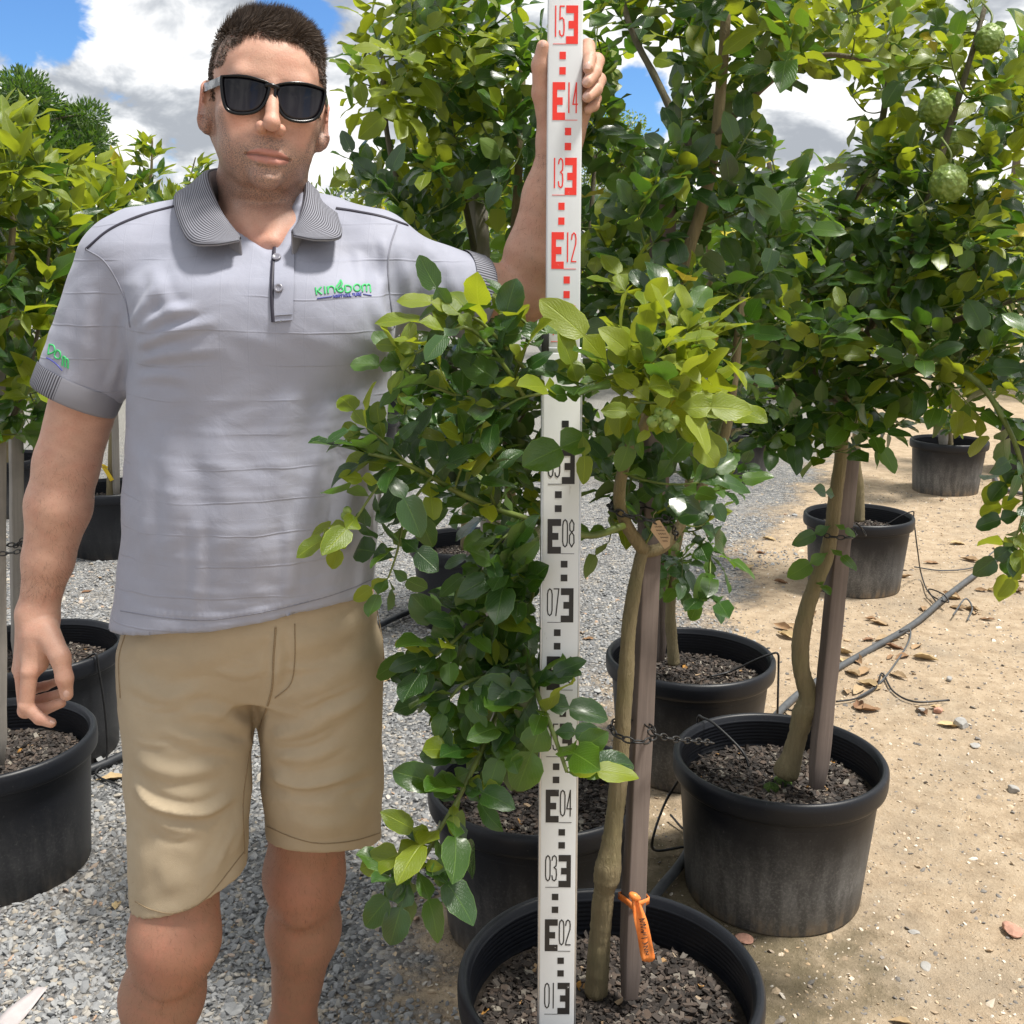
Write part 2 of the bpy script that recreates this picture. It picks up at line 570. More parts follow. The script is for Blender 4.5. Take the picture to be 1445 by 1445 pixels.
NECK_T, NECK_B = W(372, 215, 1.525), W(362, 352, 1.505)
def neck_prims(S):
    """neck, shoulders' slope and upper chest"""
    S.add(cone(NECK_T, NECK_B, 0.0525, 0.0570), 0.022)
    S.add(cone(W(362, 340, 1.54), W(230, 372, 1.50), 0.040, 0.034), 0.03)
    S.add(cone(W(364, 340, 1.54), W(500, 366, 1.50), 0.040, 0.034), 0.03)
    S.add(cone(W(300, 425, 1.475), W(440, 425, 1.475), 0.066, 0.066), 0.04)
    S.add(ell(W(374, 372, 1.450), (0.075, 0.036, 0.075)), 0.03)
    for s, a in ((-1, (322, 250, 1.50)), (1, (418, 256, 1.50))):      # neck tendons
        S.add(cone(W(*a), W(373 + s * 13, 342, 1.418), 0.012, 0.009), 0.018)
def head_prims(B):
    class Q:
        def add(self, p, k): B.add(inH(p), k)
        def sub(self, p, k): B.sub(inH(p), k)
        def chain(self, pts, rs, k):
            for i in range(len(pts) - 1):
                self.add(cone(pts[i], pts[i + 1], rs[i], rs[i + 1]), k)
    S = Q()
    S.add(ell((0, 0.016, 0.036), (0.0735, 0.094, 0.072)), 0.02)
    S.add(ell((0, -0.020, -0.028), (0.0635, 0.070, 0.080)), 0.03)
    S.add(ell((0, -0.042, 0.036), (0.060, 0.047, 0.050)), 0.03)
    S.add(ell((0, -0.026, -0.070), (0.0460, 0.058, 0.040)), 0.025)
    for s in (-1, 1):
        S.add(cone((s * 0.0530, 0.008, -0.046), (s * 0.022, -0.056, -0.095), 0.0148, 0.0120), 0.012)
        S.add(ell((s * 0.0435, -0.056, -0.026), (0.0205, 0.024, 0.018)), 0.018)
        S.add(ell((s * 0.0335, -0.056, -0.060), (0.0225, 0.026, 0.026)), 0.02)
        S.sub(ell((s * 0.033, -0.101, 0.001), (0.022, 0.017, 0.014)), 0.012)
        S.add(ell((s * 0.032, -0.073, -0.001), (0.0135, 0.0125, 0.0125)), 0.004)
    S.add(cone((-0.034, -0.079, 0.018), (0.034, -0.079, 0.018), 0.0105, 0.0105), 0.014)
    S.add(ell((0, -0.080, -0.0985), (0.0195, 0.0195, 0.0165)), 0.010)
    S.add(ell((0, -0.018, -0.114), (0.034, 0.034, 0.012)), 0.014)                                       # soft throat below the chin
    S.add(ell((0, -0.070, -0.068), (0.034, 0.026, 0.028)), 0.018)
    S.add(cone((0, -0.088, 0.010), (0, -0.1110, -0.0335), 0.0072, 0.0088), 0.009)
    S.add(ell((0, -0.1120, -0.0375), (0.0100, 0.0105, 0.0090)), 0.006)
    for s in (-1, 1):
        S.add(ell((s * 0.0118, -0.0985, -0.0412), (0.0072, 0.0105, 0.0074)), 0.003)
        S.sub(ell((s * 0.0066, -0.1065, -0.0488), (0.0042, 0.0065, 0.0042)), 0.0012)
    up = [(-0.0245, -0.0870, -0.0735), (-0.012, -0.0950, -0.0692), (0, -0.0958, -0.0702), (0.012, -0.0950, -0.0692), (0.0245, -0.0870, -0.0735)]
    lw = [(-0.0220, -0.0870, -0.0760), (-0.010, -0.0940, -0.0812), (0, -0.0952, -0.0822), (0.010, -0.0940, -0.0812), (0.0220, -0.0870, -0.0760)]
    S.chain(up, [0.0024, 0.0040, 0.0038, 0.0040, 0.0024], 0.003)
    S.chain(lw, [0.0024, 0.0052, 0.0056, 0.0052, 0.0024], 0.003)
    ml = [(-0.0275, -0.0890, -0.0745), (-0.012, -0.0995, -0.0742), (0, -0.1008, -0.0748), (0.012, -0.0995, -0.0742), (0.0275, -0.0890, -0.0745)]
    for i in range(4):
        S.sub(cone(ml[i], ml[i + 1], 0.0021, 0.0021), 0.0008)
    S.sub(ell((0, -0.1040, -0.0915), (0.017, 0.008, 0.0050)), 0.008)
    S.sub(cone((0, -0.106, -0.0555), (0, -0.1035, -0.0635), 0.0022, 0.0026), 0.004)
    for s in (-1, 1):
        Re = np.array(Matrix.Rotation(s * rad(24), 3, 'Z') @ Matrix.Rotation(rad(-8), 3, 'X'))
        S.add(ell((s * 0.0690, 0.010, -0.014), (0.0090, 0.0150, 0.0300)), 0.008)
        S.add(ell((s * 0.0780, 0.010, -0.010), (0.0072, 0.0185, 0.0320), Re), 0.006)
        S.add(ell((s * 0.0735, 0.000, -0.036), (0.0066, 0.0090, 0.0105), Re), 0.008)
        S.sub(ell((s * 0.0860, 0.001, -0.008), (0.0060, 0.0095, 0.0190), Re), 0.003)
        S.sub(ell((s * 0.0815, -0.003, -0.017), (0.0045, 0.0055, 0.0070), Re), 0.003)

def build_person():
    P = empty('person', (-0.45, 1.46, 0.0))
    org = np.array(P.location)
    tag(P, 'man in grey polo shirt and khaki shorts holding the measuring staff', 'person')
    # ---------------- skin: one continuous surface
    B = SDF()
    B.add(loft([0.86, 0.95, 1.10, 1.25, 1.36, 1.44], [-0.345] * 6, [1.47] * 6, [0.15, 0.145, 0.14, 0.15, 0.15, 0.12], [0.09, 0.09, 0.085, 0.09, 0.08, 0.05]), 0.04)
    neck_prims(B)
    head_prims(B)
    shR, elR, wrR = W(172, 376, 1.490), W(94, 655, 1.47), W(54, 862, 1.45)
    shL, elL, wrL = W(540, 388, 1.495), W(740, 416, 1.605), W(790, 196, 1.570)
    B.chain([shR, shR * 0.45 + elR * 0.55, elR], [0.046, 0.0465, 0.0425], 0.02)
    fa = elR * 0.72 + wrR * 0.28
    B.chain([elR, fa, elR * 0.35 + wrR * 0.65, wrR], [0.0425, 0.0435, 0.0335, 0.0255], 0.012)
    B.chain([shL, (shL + elL) / 2, elL], [0.044, 0.0400, 0.0385], 0.02)
    fl = elL * 0.74 + wrL * 0.26
    B.chain([elL, fl, elL * 0.35 + wrL * 0.65, wrL], [0.038, 0.0405, 0.0325, 0.0255], 0.015)
    # right hand, hanging with curled fingers
    mc = [W(42, 948, 1.405), W(32, 950, 1.428), W(29, 944, 1.452), W(31, 932, 1.474)]
    for q in mc:
        B.add(cone(wrR + (q - wrR) * 0.12, q, 0.0195, 0.0118), 0.016)
    B.add(cone(wrR, W(62, 905, 1.43), 0.024, 0.021), 0.015)
    fR = [[mc[0], W(37, 997, 1.398), W(56, 1014, 1.394), W(72, 1020, 1.392)],
          [mc[1], W(36, 1003, 1.426), W(62, 1001, 1.420), W(86, 992, 1.414)],
          [mc[2], W(40, 992, 1.452), W(64, 986, 1.447), W(83, 979, 1.441)],
          [mc[3], W(46, 972, 1.476), W(64, 968, 1.472), W(77, 963, 1.468)]]
    for i, q in enumerate(fR):
        s = (1.0, 1.0, 0.95, 0.82)[i]
        B.chain(q, [0.0112 * s, 0.0100 * s, 0.0086 * s, 0.0070 * s], 0.003)
        B.add(ell(q[1], np.full(3, 0.0104 * s)), 0.003)
    B.add(cone(W(56, 898, 1.425), W(56, 936, 1.416), 0.0200, 0.0125), 0.012)
    thR = [W(64, 890, 1.425), W(85, 927, 1.400), W(91, 957, 1.392), W(94, 980, 1.392)]
    B.chain(thR, [0.0190, 0.0135, 0.0112, 0.0088], 0.006)
    # left hand round the staff: palm behind it, fingers coming round its right edge, thumb along the left
    B.add(cone(wrL, W(806, 128, 1.572), 0.025, 0.0255), 0.02)
    B.add(cone(wrL, W(784, 140, 1.578), 0.024, 0.0230), 0.02)
    B.add(cone(wrL, W(830, 128, 1.570), 0.022, 0.016), 0.02)
    fL = [[W(804, 88, 1.585), W(829, 66, 1.560), W(832, 82, 1.526), W(830, 96, 1.508)],
          [W(812, 104, 1.585), W(842, 86, 1.560), W(839, 102, 1.524), W(829, 116, 1.504)],
          [W(816, 122, 1.585), W(845, 113, 1.562), W(841, 126, 1.526), W(829, 137, 1.506)],
          [W(818, 140, 1.585), W(840, 139, 1.566), W(838, 149, 1.540), W(830, 155, 1.524)]]
    for i, q in enumerate(fL):
        s = (1.0, 1.02, 0.96, 0.82)[i]
        B.chain(q, [0.0112 * s, 0.0102 * s, 0.0090 * s, 0.0074 * s], 0.003)
    thL = [W(778, 172, 1.560), W(765, 132, 1.545), W(762, 92, 1.532), W(766, 66, 1.526)]
    B.chain(thL, [0.0200, 0.0135, 0.0108, 0.0085], 0.006)
    # legs
    hipR, knR, ckR, anR = W(262, 1000, 1.44), W(246, 1322, 1.355), W(229, 1405, 1.385), np.array((-0.585, 1.43, 0.085))
    hipL, knL, ckL, anL = W(452, 1000, 1.47), W(429, 1232, 1.525), W(428, 1310, 1.565), np.array((-0.392, 1.60, 0.085))
    for hp_, kn, ck, an in ((hipR, knR, ckR, anR), (hipL, knL, ckL, anL)):
        B.chain([hp_, kn], [0.080, 0.0560], 0.02)
        B.add(ell(kn + np.array((0.0, -0.012, 0.0)), (0.043, 0.047, 0.050)), 0.03)
        B.add(ell(kn + np.array((0.0, -0.041, 0.006)), (0.024, 0.016, 0.027)), 0.024)
        B.add(ell(kn + np.array((0.0, -0.040, -0.045)), (0.016, 0.012, 0.018)), 0.016)
        B.chain([kn + np.array((0, 0.005, -0.008)), ck, an * 0.75 + ck * 0.25, an], [0.0545, 0.0535, 0.034, 0.031], 0.04)
        ft = an + np.array((-0.01, -0.16, -0.04))
        B.chain([an - np.array((0, -0.02, 0.045)), ft], [0.036, 0.032], 0.03)
    V, Q = B.mesh((-0.745, 1.215, 0.0), (0.150, 1.685, 1.785), 0.00225, 1)
    fc = V[Q].mean(1)
    V, Q = refine(B, V, Q, ((fc[:, 2] > 1.475) & (np.abs(fc[:, 0] - HO[0]) < 0.13)) | ((fc[:, 0] < -0.60) & (fc[:, 2] < 1.03) & (fc[:, 2] > 0.80)) | ((fc[:, 0] > 0.01) & (fc[:, 2] > 1.58)))
    fl_ = (V[Q].mean(1) - HO) @ HR
    V, Q = refine(B, V, Q, (np.abs(fl_[:, 0]) < 0.045) & (fl_[:, 1] < -0.065) & (fl_[:, 2] > -0.115) & (fl_[:, 2] < 0.01))
    N = vnormals(V, Q)
    rng = np.random.default_rng(5)
    T = np.tile(np.array((0.560, 0.328, 0.238)), (len(V), 1))
    ST = np.zeros(len(V))
    T *= (1 + 0.06 * np.sin(V[:, 0] * 160 + 2 * np.sin(V[:, 2] * 120)) * np.sin(V[:, 2] * 140 + V[:, 1] * 90))[:, None]
    lg = sst(V[:, 2], 0.80, 0.78)[:, None]
    T = T * (1 - lg) + np.array((0.315, 0.168, 0.108)) * lg
    for kn in (knR, knL):
        m = np.exp(-(np.linalg.norm((V - kn - np.array((0, -0.04, 0.0))) / np.array((0.05, 0.06, 0.055)), axis=1)) ** 2)[:, None] * 0.55
        T = T * (1 - m) + np.array((0.400, 0.165, 0.110)) * m
    for c in sum([[q[1], q[2]] for q in fR], []) + mc + [thR[2]] + [q[1] for q in fL]:
        j = np.where(np.abs(V - c).max(1) < 0.03)[0]
        m = np.exp(-(np.linalg.norm(V[j] - c, axis=1) / 0.011) ** 2)[:, None] * 0.5
        T[j] = T[j] * (1 - m) + np.array((0.55, 0.265, 0.190)) * m
    hd = np.where((V[:, 2] > 1.44) & (np.abs(V[:, 0] - HO[0]) < 0.14))[0]
    Lc = (V[hd] - HO) @ HR
    Hn = N[hd] @ HR
    x, y, z = Lc.T
    ax = np.abs(x)
    t_ = T[hd]
    red = np.exp(-(((ax - 0.042) / 0.022) ** 2 + ((z + 0.035) / 0.02) ** 2)) + np.exp(-((x / 0.016) ** 2 + ((z + 0.038) / 0.014) ** 2)) * (y < -0.09)
    red = np.clip(red * 0.40 + sst(ax, 0.0755, 0.081) * 0.75 + 0.45 * sst(-0.14 - z, 0, 0.04), 0, 1)
    t_ = t_ * (1 - red[:, None]) + np.array((0.56, 0.260, 0.190)) * red[:, None]
    zt = -0.060 + 0.050 * sst(ax, 0.042, 0.066)                      # stubble on jaw, chin, upper lip and throat
    st = sst(zt - z, -0.012, 0.012) * sst(z, -0.160, -0.115) * sst(0.045 - y, 0.0, 0.03)
    mo = np.exp(-((ax / 0.026) ** 4)) * sst(-0.047 - z, 0.0, 0.006) * sst(z + 0.09, 0, 0.01)
    st = np.clip(np.maximum(st, mo), 0, 1)
    lipz = np.abs(z + 0.0752) / (0.0092 * np.sqrt(np.clip(1 - (ax / 0.0265) ** 2, 1e-4, 1)))
    lip = sst(1.18 - lipz, 0.0, 0.35) * (ax < 0.0262) * (y < -0.08)
    st *= 1 - lip
    t_ = t_ * (1 - lip[:, None]) + np.array((0.45, 0.205, 0.165)) * lip[:, None]
    mlz = np.exp(-((z + 0.0746) / 0.0016) ** 2) * (ax < 0.027) * (y < -0.085)
    t_ *= (1 - 0.6 * mlz)[:, None]
    hairline = 0.068 - 0.018 * sst(ax, 0.030, 0.052) - 0.040 * sst(ax, 0.054, 0.066)
    front = sst(y, -0.075, 0.03)
    hm = sst(z - (hairline - front * 0.062), -0.006, 0.010)
    hm = np.maximum(hm, sst(y, 0.035, 0.055) * sst(z, -0.075, -0.055) * (ax < 0.072))
    hm *= 1 - ((ax > 0.0735) & (z < 0.030) & (y < 0.040))
    hm *= 1 - ((z < 0.012) & (y < 0.030))
    hm *= 1 - ((y < -0.02) & (z < 0.030))
    sb = ((ax > 0.060) & (ax < 0.0745) & (y > -0.030) & (y < -0.004) & (z > -0.016)) * 0.30        # sideburns
    hm2 = np.clip(np.maximum(hm, sb * sst(z, -0.022, 0.0)), 0, 1)
    hm2 *= (z > -0.08)
    side = sst(z, 0.075, 0.035)
    dk = (0.86 - 0.26 * side) * hm2
    t_ = t_ * (1 - dk[:, None]) + np.array((0.080, 0.060, 0.048)) * dk[:, None]
    T[hd] = t_; ST[hd] = st
    # short hair: strands from the scalp, cropped at the sides, brushed forward and up on top
    NH = 42000
    ok = np.where(hm2 > 0.24)[0]
    pick = rng.choice(ok, NH)
    hp, hn = Lc[pick] + rng.normal(0, 0.0009, (NH, 3)), Hn[pick]
    top = sst(hp[:, 2], 0.050, 0.092)
    Lh = (0.0040 + 0.0185 * top) * rng.uniform(0.75, 1.2, NH) * (0.5 + 0.5 * hm2[pick])
    comb = np.stack([0.25 + 0.15 * top, -0.25 + 0.15 * top, -0.75 + 1.25 * top], 1)
    comb += 0.30 * np.stack([np.sin(hp[:, 1] * 140 + hp[:, 0] * 80), 0 * top, np.sin(hp[:, 0] * 130)], 1)
    dr = hn * (0.30 + 0.22 * top)[:, None] + comb * 0.80 + rng.normal(0, 0.15, (NH, 3))
    dr /= np.linalg.norm(dr, axis=1)[:, None]
    bend = comb / np.linalg.norm(comb, axis=1)[:, None]
    sd = np.cross(dr, rng.normal(0, 1, (NH, 3))); sd /= np.linalg.norm(sd, axis=1)[:, None]
    wv = sd * 0.00046
    p0, p1 = hp - hn * 0.001, hp + dr * (Lh * 0.5)[:, None]
    p2 = p1 + (dr * 0.65 + bend * 0.5 - hn * 0.12) * (Lh * 0.5)[:, None]
    HV = np.stack([p0 - wv, p0 + wv, p1 - wv * 0.8, p1 + wv * 0.8, p2], 1).reshape(-1, 3)
    k = (np.arange(NH) * 5)[:, None]
    HF = np.vstack([k + np.array([0, 1, 3]), k + np.array([0, 3, 2]), k + np.array([2, 3, 4])])
    ho = link('hair', mesh('hair', frH(HV) - org, HF, True), MT['hair'], P); ho['kind'] = 'stuff'
    me = mesh('body', V - org, Q)
    ca = me.color_attributes.new('tone', 'FLOAT_COLOR', 'POINT')
    TT = np.ones((len(V), 4), np.float32); TT[:, :3] = np.clip(T, 0, 1); TT[:, 3] = ST
    ca.data.foreach_set('color', TT.ravel())
    link('body', me, MT['skin'], P)
    # fine hair on forearms and shins
    fr = ((V[:, 2] > 0.99) & (V[:, 2] < 1.20) & (V[:, 0] < -0.56)) | ((V[:, 0] > -0.03) & (V[:, 2] > 1.43) & (V[:, 2] < 1.60)) | (V[:, 2] < 0.62) & (V[:, 2] > 0.25)
    pk = rng.choice(np.where(fr)[0], 9000)
    hp, hn = V[pk] + rng.normal(0, 0.001, (9000, 3)), N[pk]
    dn = np.array((0, 0, -0.8)) + rng.normal(0, 0.45, (9000, 3)) + hn * 0.55
    dn /= np.linalg.norm(dn, axis=1)[:, None]
    L_ = rng.uniform(0.005, 0.013, 9000)[:, None]
    sd = np.cross(dn, hn); sd /= np.linalg.norm(sd, axis=1)[:, None] + 1e-9
    HV = np.stack([hp - sd * 0.00012, hp + sd * 0.00012, hp + dn * L_], 1).reshape(-1, 3)
    bh = link('body_hair', mesh('body_hair', HV - org, np.arange(27000).reshape(-1, 3)), MT['body_hair'], P); bh['kind'] = 'stuff'
    # finger nails
    bb = BVHTree.FromPolygons(V.tolist(), Q.tolist())
    for cx_, cy_, ux, uy, nl, nw in ((93.5, 979, 0.15, 1.0, 0.0105, 0.0092), (74, 1019, 1.0, 0.25, 0.0075, 0.0062), (829, 92, -0.15, 1.0, 0.0105, 0.0088), (826.5, 114, -0.6, 0.8, 0.0100, 0.0086), (827.5, 135, -0.7, 0.7, 0.0095, 0.0082), (766, 62, 0.1, -1.0, 0.0085, 0.0070)):
        h = surf_hit(bb, cx_, cy_, 0.0)
        if h is None:
            continue
        c_, n_ = h
        d_ = W(cx_ + ux * 5, cy_ + uy * 5, c_[1]) - W(cx_, cy_, c_[1]); d_ -= n_ * d_.dot(n_); d_ /= np.linalg.norm(d_)
        s_ = np.cross(n_, d_)
        gv, gf = [], []
        for i in range(7):
            for j in range(7):
                a_, b_ = i / 6 * 2 - 1, j / 6 * 2 - 1
                wn = nw / 2 * (1 - 0.25 * max(0, -a_) ** 2)
                gv.append(c_ + d_ * a_ * nl / 2 * (1 - 0.22 * b_ * b_) + s_ * b_ * wn + n_ * (0.0012 - 0.0026 * b_ * b_ - 0.0008 * a_ * a_))
        gf = [(i * 7 + j, i * 7 + j + 1, (i + 1) * 7 + j + 1, (i + 1) * 7 + j) for i in range(6) for j in range(6)]
        link('fingernail', mesh('fingernail', np.array(gv) - org, gf), MT['nail'], P)
    build_clothes(P, org, dict(shR=shR, elR=elR, shL=shL, elL=elL, knR=knR, knL=knL, ckR=ckR, ckL=ckL, anR=anR, anL=anL))
    build_glasses()
    return P

# ------------------------------------------------------------------ projecting seams and stitching on to a garment
def surf_hit(bvh, px, py, off):
    p = W(px, py, 1.0) - np.array((0, 0, CAM_H))
    d = Vector(p).normalized()
    h = bvh.ray_cast(Vector((0, 0, CAM_H)), d)
    if h[0] is None:
        return None
    n = h[1] if h[1].dot(d) < 0 else -h[1]
    return np.array(h[0] + n * off), np.array(n)
def ribbon(bvh, pts, wd, off=0.0012, n=40, thick=0.001, closed=False):
    """strip of width wd metres along a pixel polyline, lying on the garment"""
    S = spline(pts, n) if n > len(pts) else np.asarray(pts, float)
    C, N = [], []
    for q in S:
        h = surf_hit(bvh, q[0], q[1], off)
        if h is not None:
            C.append(h[0]); N.append(h[1])
    if len(C) < 2:
        return None
    C, N = np.array(C), np.array(N)
    T = np.gradient(C, axis=0); T /= np.linalg.norm(T, axis=1)[:, None] + 1e-9
    B = np.cross(N, T); B /= np.linalg.norm(B, axis=1)[:, None] + 1e-9
    m = len(C)
    V = np.vstack([C - B * wd / 2 - N * thick, C - B * wd * 0.42, C + B * wd * 0.42, C + B * wd / 2 - N * thick])
    F = [(k * m + i, k * m + i + 1, (k + 1) * m + i + 1, (k + 1) * m + i) for k in range(3) for i in range(m - 1)]
    return V, F
def patch(bvh, quad, nu, nv, off, uv=True):
    """grid between pixel corner points (tl, tr, br, bl) lying on the garment"""
    tl, tr, br, bl = (np.array(q, float) for q in quad)
    V, U = [], []
    for j in range(nv + 1):
        for i in range(nu + 1):
            s, t = i / nu, j / nv
            q = (tl * (1 - s) + tr * s) * (1 - t) + (bl * (1 - s) + br * s) * t
            h = surf_hit(bvh, q[0], q[1], off)
            V.append(h[0] if h else V[-1]); U.append((s, t))
    F = [(j * (nu + 1) + i, j * (nu + 1) + i + 1, (j + 1) * (nu + 1) + i + 1, (j + 1) * (nu + 1) + i) for j in range(nv) for i in range(nu)]
    return np.array(V), F, np.array(U)

def build_clothes(P, org, J):
    # ---------------- polo shirt
    E = [(300, 285, 440), (322, 225, 500), (345, 190, 540), (400, 176, 558), (470, 186, 556), (520, 186, 552), (600, 183, 545), (680, 181, 538), (760, 179, 531), (830, 171, 528), (900, 160, 528)]
    zs, cx, ax = [], [], []
    for y, l, r in E:
        a, b = W(l, y, 1.455), W(r, y, 1.455)
        zs.append(a[2]); cx.append((a[0] + b[0]) / 2); ax.append((b[0] - a[0]) / 2)
    cy = [1.50, 1.495, 1.485, 1.470, 1.462, 1.460, 1.458, 1.455, 1.452, 1.448, 1.445]
    by = [0.050, 0.070, 0.088, 0.112, 0.122, 0.122, 0.120, 0.119, 0.121, 0.124, 0.128]
    S = SDF()
    S.add(loft(zs, cx, cy, ax, by, 2.35), 0.02)
    S.add(cone(W(362, 318, 1.52), W(205, 352, 1.488), 0.058, 0.055), 0.04)
    S.add(cone(W(366, 318, 1.52), W(525, 352, 1.488), 0.058, 0.055), 0.04)
    # right sleeve, hanging; left sleeve, lifted
    a, b = W(180, 382, 1.482), W(105, 561, 1.468)
    m = a * 0.45 + b * 0.55
    d = (b - a) / np.linalg.norm(b - a)
    sl = SDF()
    S.add(cut(cone(a, b + d * 0.05, 0.0675, 0.0535), b, d), 0.028)
    a2, b2 = W(545, 390, 1.490), W(668, 419, 1.560)
    d2 = (b2 - a2) / np.linalg.norm(b2 - a2)
    S.add(cut(cone(a2, b2 + d2 * 0.05, 0.0660, 0.0540), b2, d2), 0.03)
    S.add(ell(W(300, 450, 1.40), (0.085, 0.055, 0.06)), 0.05)
    S.add(ell(W(450, 455, 1.40), (0.080, 0.055, 0.06)), 0.05)
    S.add(ell(W(345, 740, 1.41), (0.130, 0.080, 0.14)), 0.05)
    # openings
    S.sub(cone(a + d * 0.13, b + d * 0.03, 0.044, 0.0495), 0.003)
    S.sub(cone(a2 + d2 * 0.10, b2 + d2 * 0.03, 0.042, 0.0490), 0.003)
    S.sub(cone(W(366, 235, 1.515), W(364, 318, 1.502), 0.066, 0.064), 0.006)
    S.sub(cone(W(366, 300, 1.46), W(384, 345, 1.390), 0.048, 0.010), 0.008)
    hem = [(150, 876, 1.45), (172, 878, 1.42), (235, 886, 1.355), (295, 889, 1.33), (360, 880, 1.325), (420, 866, 1.335), (480, 850, 1.365), (528, 834, 1.43), (560, 828, 1.45)]
    hw = np.array([W(*q) for q in hem])
    fhem = lambda x, y, z: np.interp(x, hw[:, 0], hw[:, 2]) - z + 0 * y
    ops_hem = (fhem, np.array((-0.8, 1.2, 0.80)), np.array((0.1, 1.7, 1.02)))
    zin = np.array([zs[-1] - 0.03, zs[-1], zs[-2], zs[-3]])
    S.sub(loft(zin, [cx[-1], cx[-1], cx[-2], cx[-3]], [cy[-1]] * 2 + cy[-2:-4:-1], [ax[-1] - 0.007] * 2 + [ax[-2] - 0.007, ax[-3] - 0.02], [by[-1] - 0.007] * 2 + [by[-2] - 0.007, by[-3] - 0.03], 2.35), 0.004)
    F, lo = S.grid((-0.74, 1.22, 0.88), (0.02, 1.72, 1.57), 0.0036)
    n = F.shape
    xs = lo[0] + 0.0036 * np.arange(n[0]); zz = lo[2] + 0.0036 * np.arange(n[2])
    F = np.maximum(F, (np.interp(xs, hw[:, 0], hw[:, 2])[:, None, None] - zz[None, None, :]).astype(np.float32))
    V, Q = surfnets(F)
    V = smooth(V * 0.0036 + lo, Q, 2)
    hz_ = np.interp(V[:, 0], hw[:, 0], hw[:, 2])
    V[:, 2] = np.where(np.abs(V[:, 2] - hz_) < 0.0042, hz_, V[:, 2])
    st = [([(192, 478), (225, 448), (290, 432)], 9, 4.5), ([(190, 492), (235, 470), (315, 452)], 8, 4.5), ([(188, 512), (240, 500), (320, 495)], 8, 3.0),
          ([(186, 462), (205, 432), (222, 400)], 8, 4.0), ([(186, 535), (230, 530), (280, 540)], 8, 2.5),
          ([(165, 420), (160, 480), (165, 540)], 10, 3.0), ([(130, 400), (120, 470), (118, 540)], 11, 2.2), ([(178, 440), (172, 500), (150, 560)], 7, 3.5),
          ([(420, 540), (400, 640), (388, 760)], 20, 3.0), ([(475, 540), (452, 650), (432, 790)], 18, 3.2), ([(515, 520), (498, 640), (486, 800)], 14, 3.5),
          ([(230, 590), (245, 690), (240, 800)], 18, 2.5), ([(300, 600), (322, 700), (318, 820)], 20, 2.2), ([(200, 620), (205, 720), (198, 840)], 11, 2.5),
          ([(530, 560), (520, 680), (512, 810)], 9, 3.0), ([(360, 640), (360, 760), (350, 870)], 16, 2.0), ([(275, 720), (280, 800), (272, 880)], 9, 2.0), ([(405, 720), (410, 800), (400, 862)], 9, 2.0),
          ([(552, 470), (535, 440), (528, 380)], 9, 4.5), ([(560, 465), (575, 420), (570, 350)], 9, 4.0), ([(585, 462), (610, 425), (612, 370)], 9, 3.5), ([(540, 330), (545, 380), (540, 430)], 7, 3.0),
          ([(500, 345), (515, 400), (520, 450)], 8, 2.5), ([(600, 340), (630, 380), (640, 420)], 8, 2.5), ([(215, 370), (230, 420), (262, 452)], 10, 2.5),
          ([(180, 560), (350, 566), (545, 552)], 5, 0.4), ([(180, 600), (350, 612), (543, 592)], 5, 0.5), ([(180, 645), (350, 658), (540, 636)], 5, 0.5), ([(180, 690), (350, 702), (538, 680)], 5, 0.5),
          ([(180, 735), (350, 748), (535, 722)], 5, 0.5), ([(178, 780), (350, 792), (530, 765)], 5, 0.5), ([(178, 822), (350, 838), (528, 800)], 5, 0.6), ([(170, 858), (300, 870), (420, 850), (525, 815)], 4, 1.6)]
    V = fold(V, Q, st)
    me = mesh('polo_shirt', V - org, Q)
    shirt = link('polo_shirt', me, MT['polo'], P)
    bv = BVHTree.FromPolygons(V.tolist(), Q.tolist())
    def deco(name, mb, mat, par=None, sm=True):
        return link(name, mb.mesh(name, sm, org), mat, par or shirt)
    def rib(name, pts, wd, mat, off=0.0012, par=None, n=40, thick=0.001):
        r = ribbon(bv, pts, wd, off, n, thick)
        if r is not None:
            return deco(name, MB().add(*r), mat, par)
    # shoulder piping and armhole seam
    rib('piping', [(250, 290), (200, 304), (155, 324), (121, 352)], 0.0042, MT['navy'])
    rib('piping', [(474, 294), (500, 298), (540, 306), (575, 318)], 0.0042, MT['navy'])
    rib('sleeve_seam', [(122, 352), (150, 372), (176, 420), (184, 462)], 0.0022, MT['polo_dark'])
    rib('sleeve_seam', [(560, 318), (548, 360), (549, 410), (556, 462)], 0.0022, MT['polo_dark'])
    rib('hem_stitch', [(170, 862), (235, 872), (295, 875), (360, 866), (420, 853), (480, 836), (524, 818)], 0.0014, MT['polo_dark'], 0.0006)
    # placket with dark edge, stitched box, buttons
    pv_, pf_, pu_ = patch(bv, ((388, 352), (416, 346), (414, 452), (387, 454)), 8, 24, 0.0022)
    pl = link('placket', mesh('placket', pv_ - org, pf_, True), MT['polo_plain'], shirt)
    rib('placket_edge', [(388, 350), (385, 380), (384, 420), (386, 455)], 0.0046, MT['navy'], 0.0030, pl)
    rib('stitching', [(389, 446), (400, 445), (413, 444)], 0.0013, MT['polo_dark'], 0.0034, pl)
    rib('stitching', [(389, 454), (400, 453), (413, 452)], 0.0013, MT['polo_dark'], 0.0034, pl)
    for bx_, by_ in ((394, 408), (391, 366)):
        h = surf_hit(bv, bx_, by_, 0.0034)
        R = rot_to(h[1])
        mb = MB().lathe([(0.0, 0.0012), (0.0030, 0.0012), (0.0038, 0.0022), (0.0056, 0.0020), (0.0058, 0.0), (0.0, -0.001)], 20)
        for q in ((-1, -1), (1, -1), (1, 1), (-1, 1)):
            mb.lathe([(0.0, 0.0015), (0.0006, 0.0014), (0.0006, 0.0010)], 8, (q[0] * 0.0012, q[1] * 0.0012, 0))
        mb.V = [v @ R.T + h[0] for v in mb.V]
        deco('button', mb, MT['button'], pl)
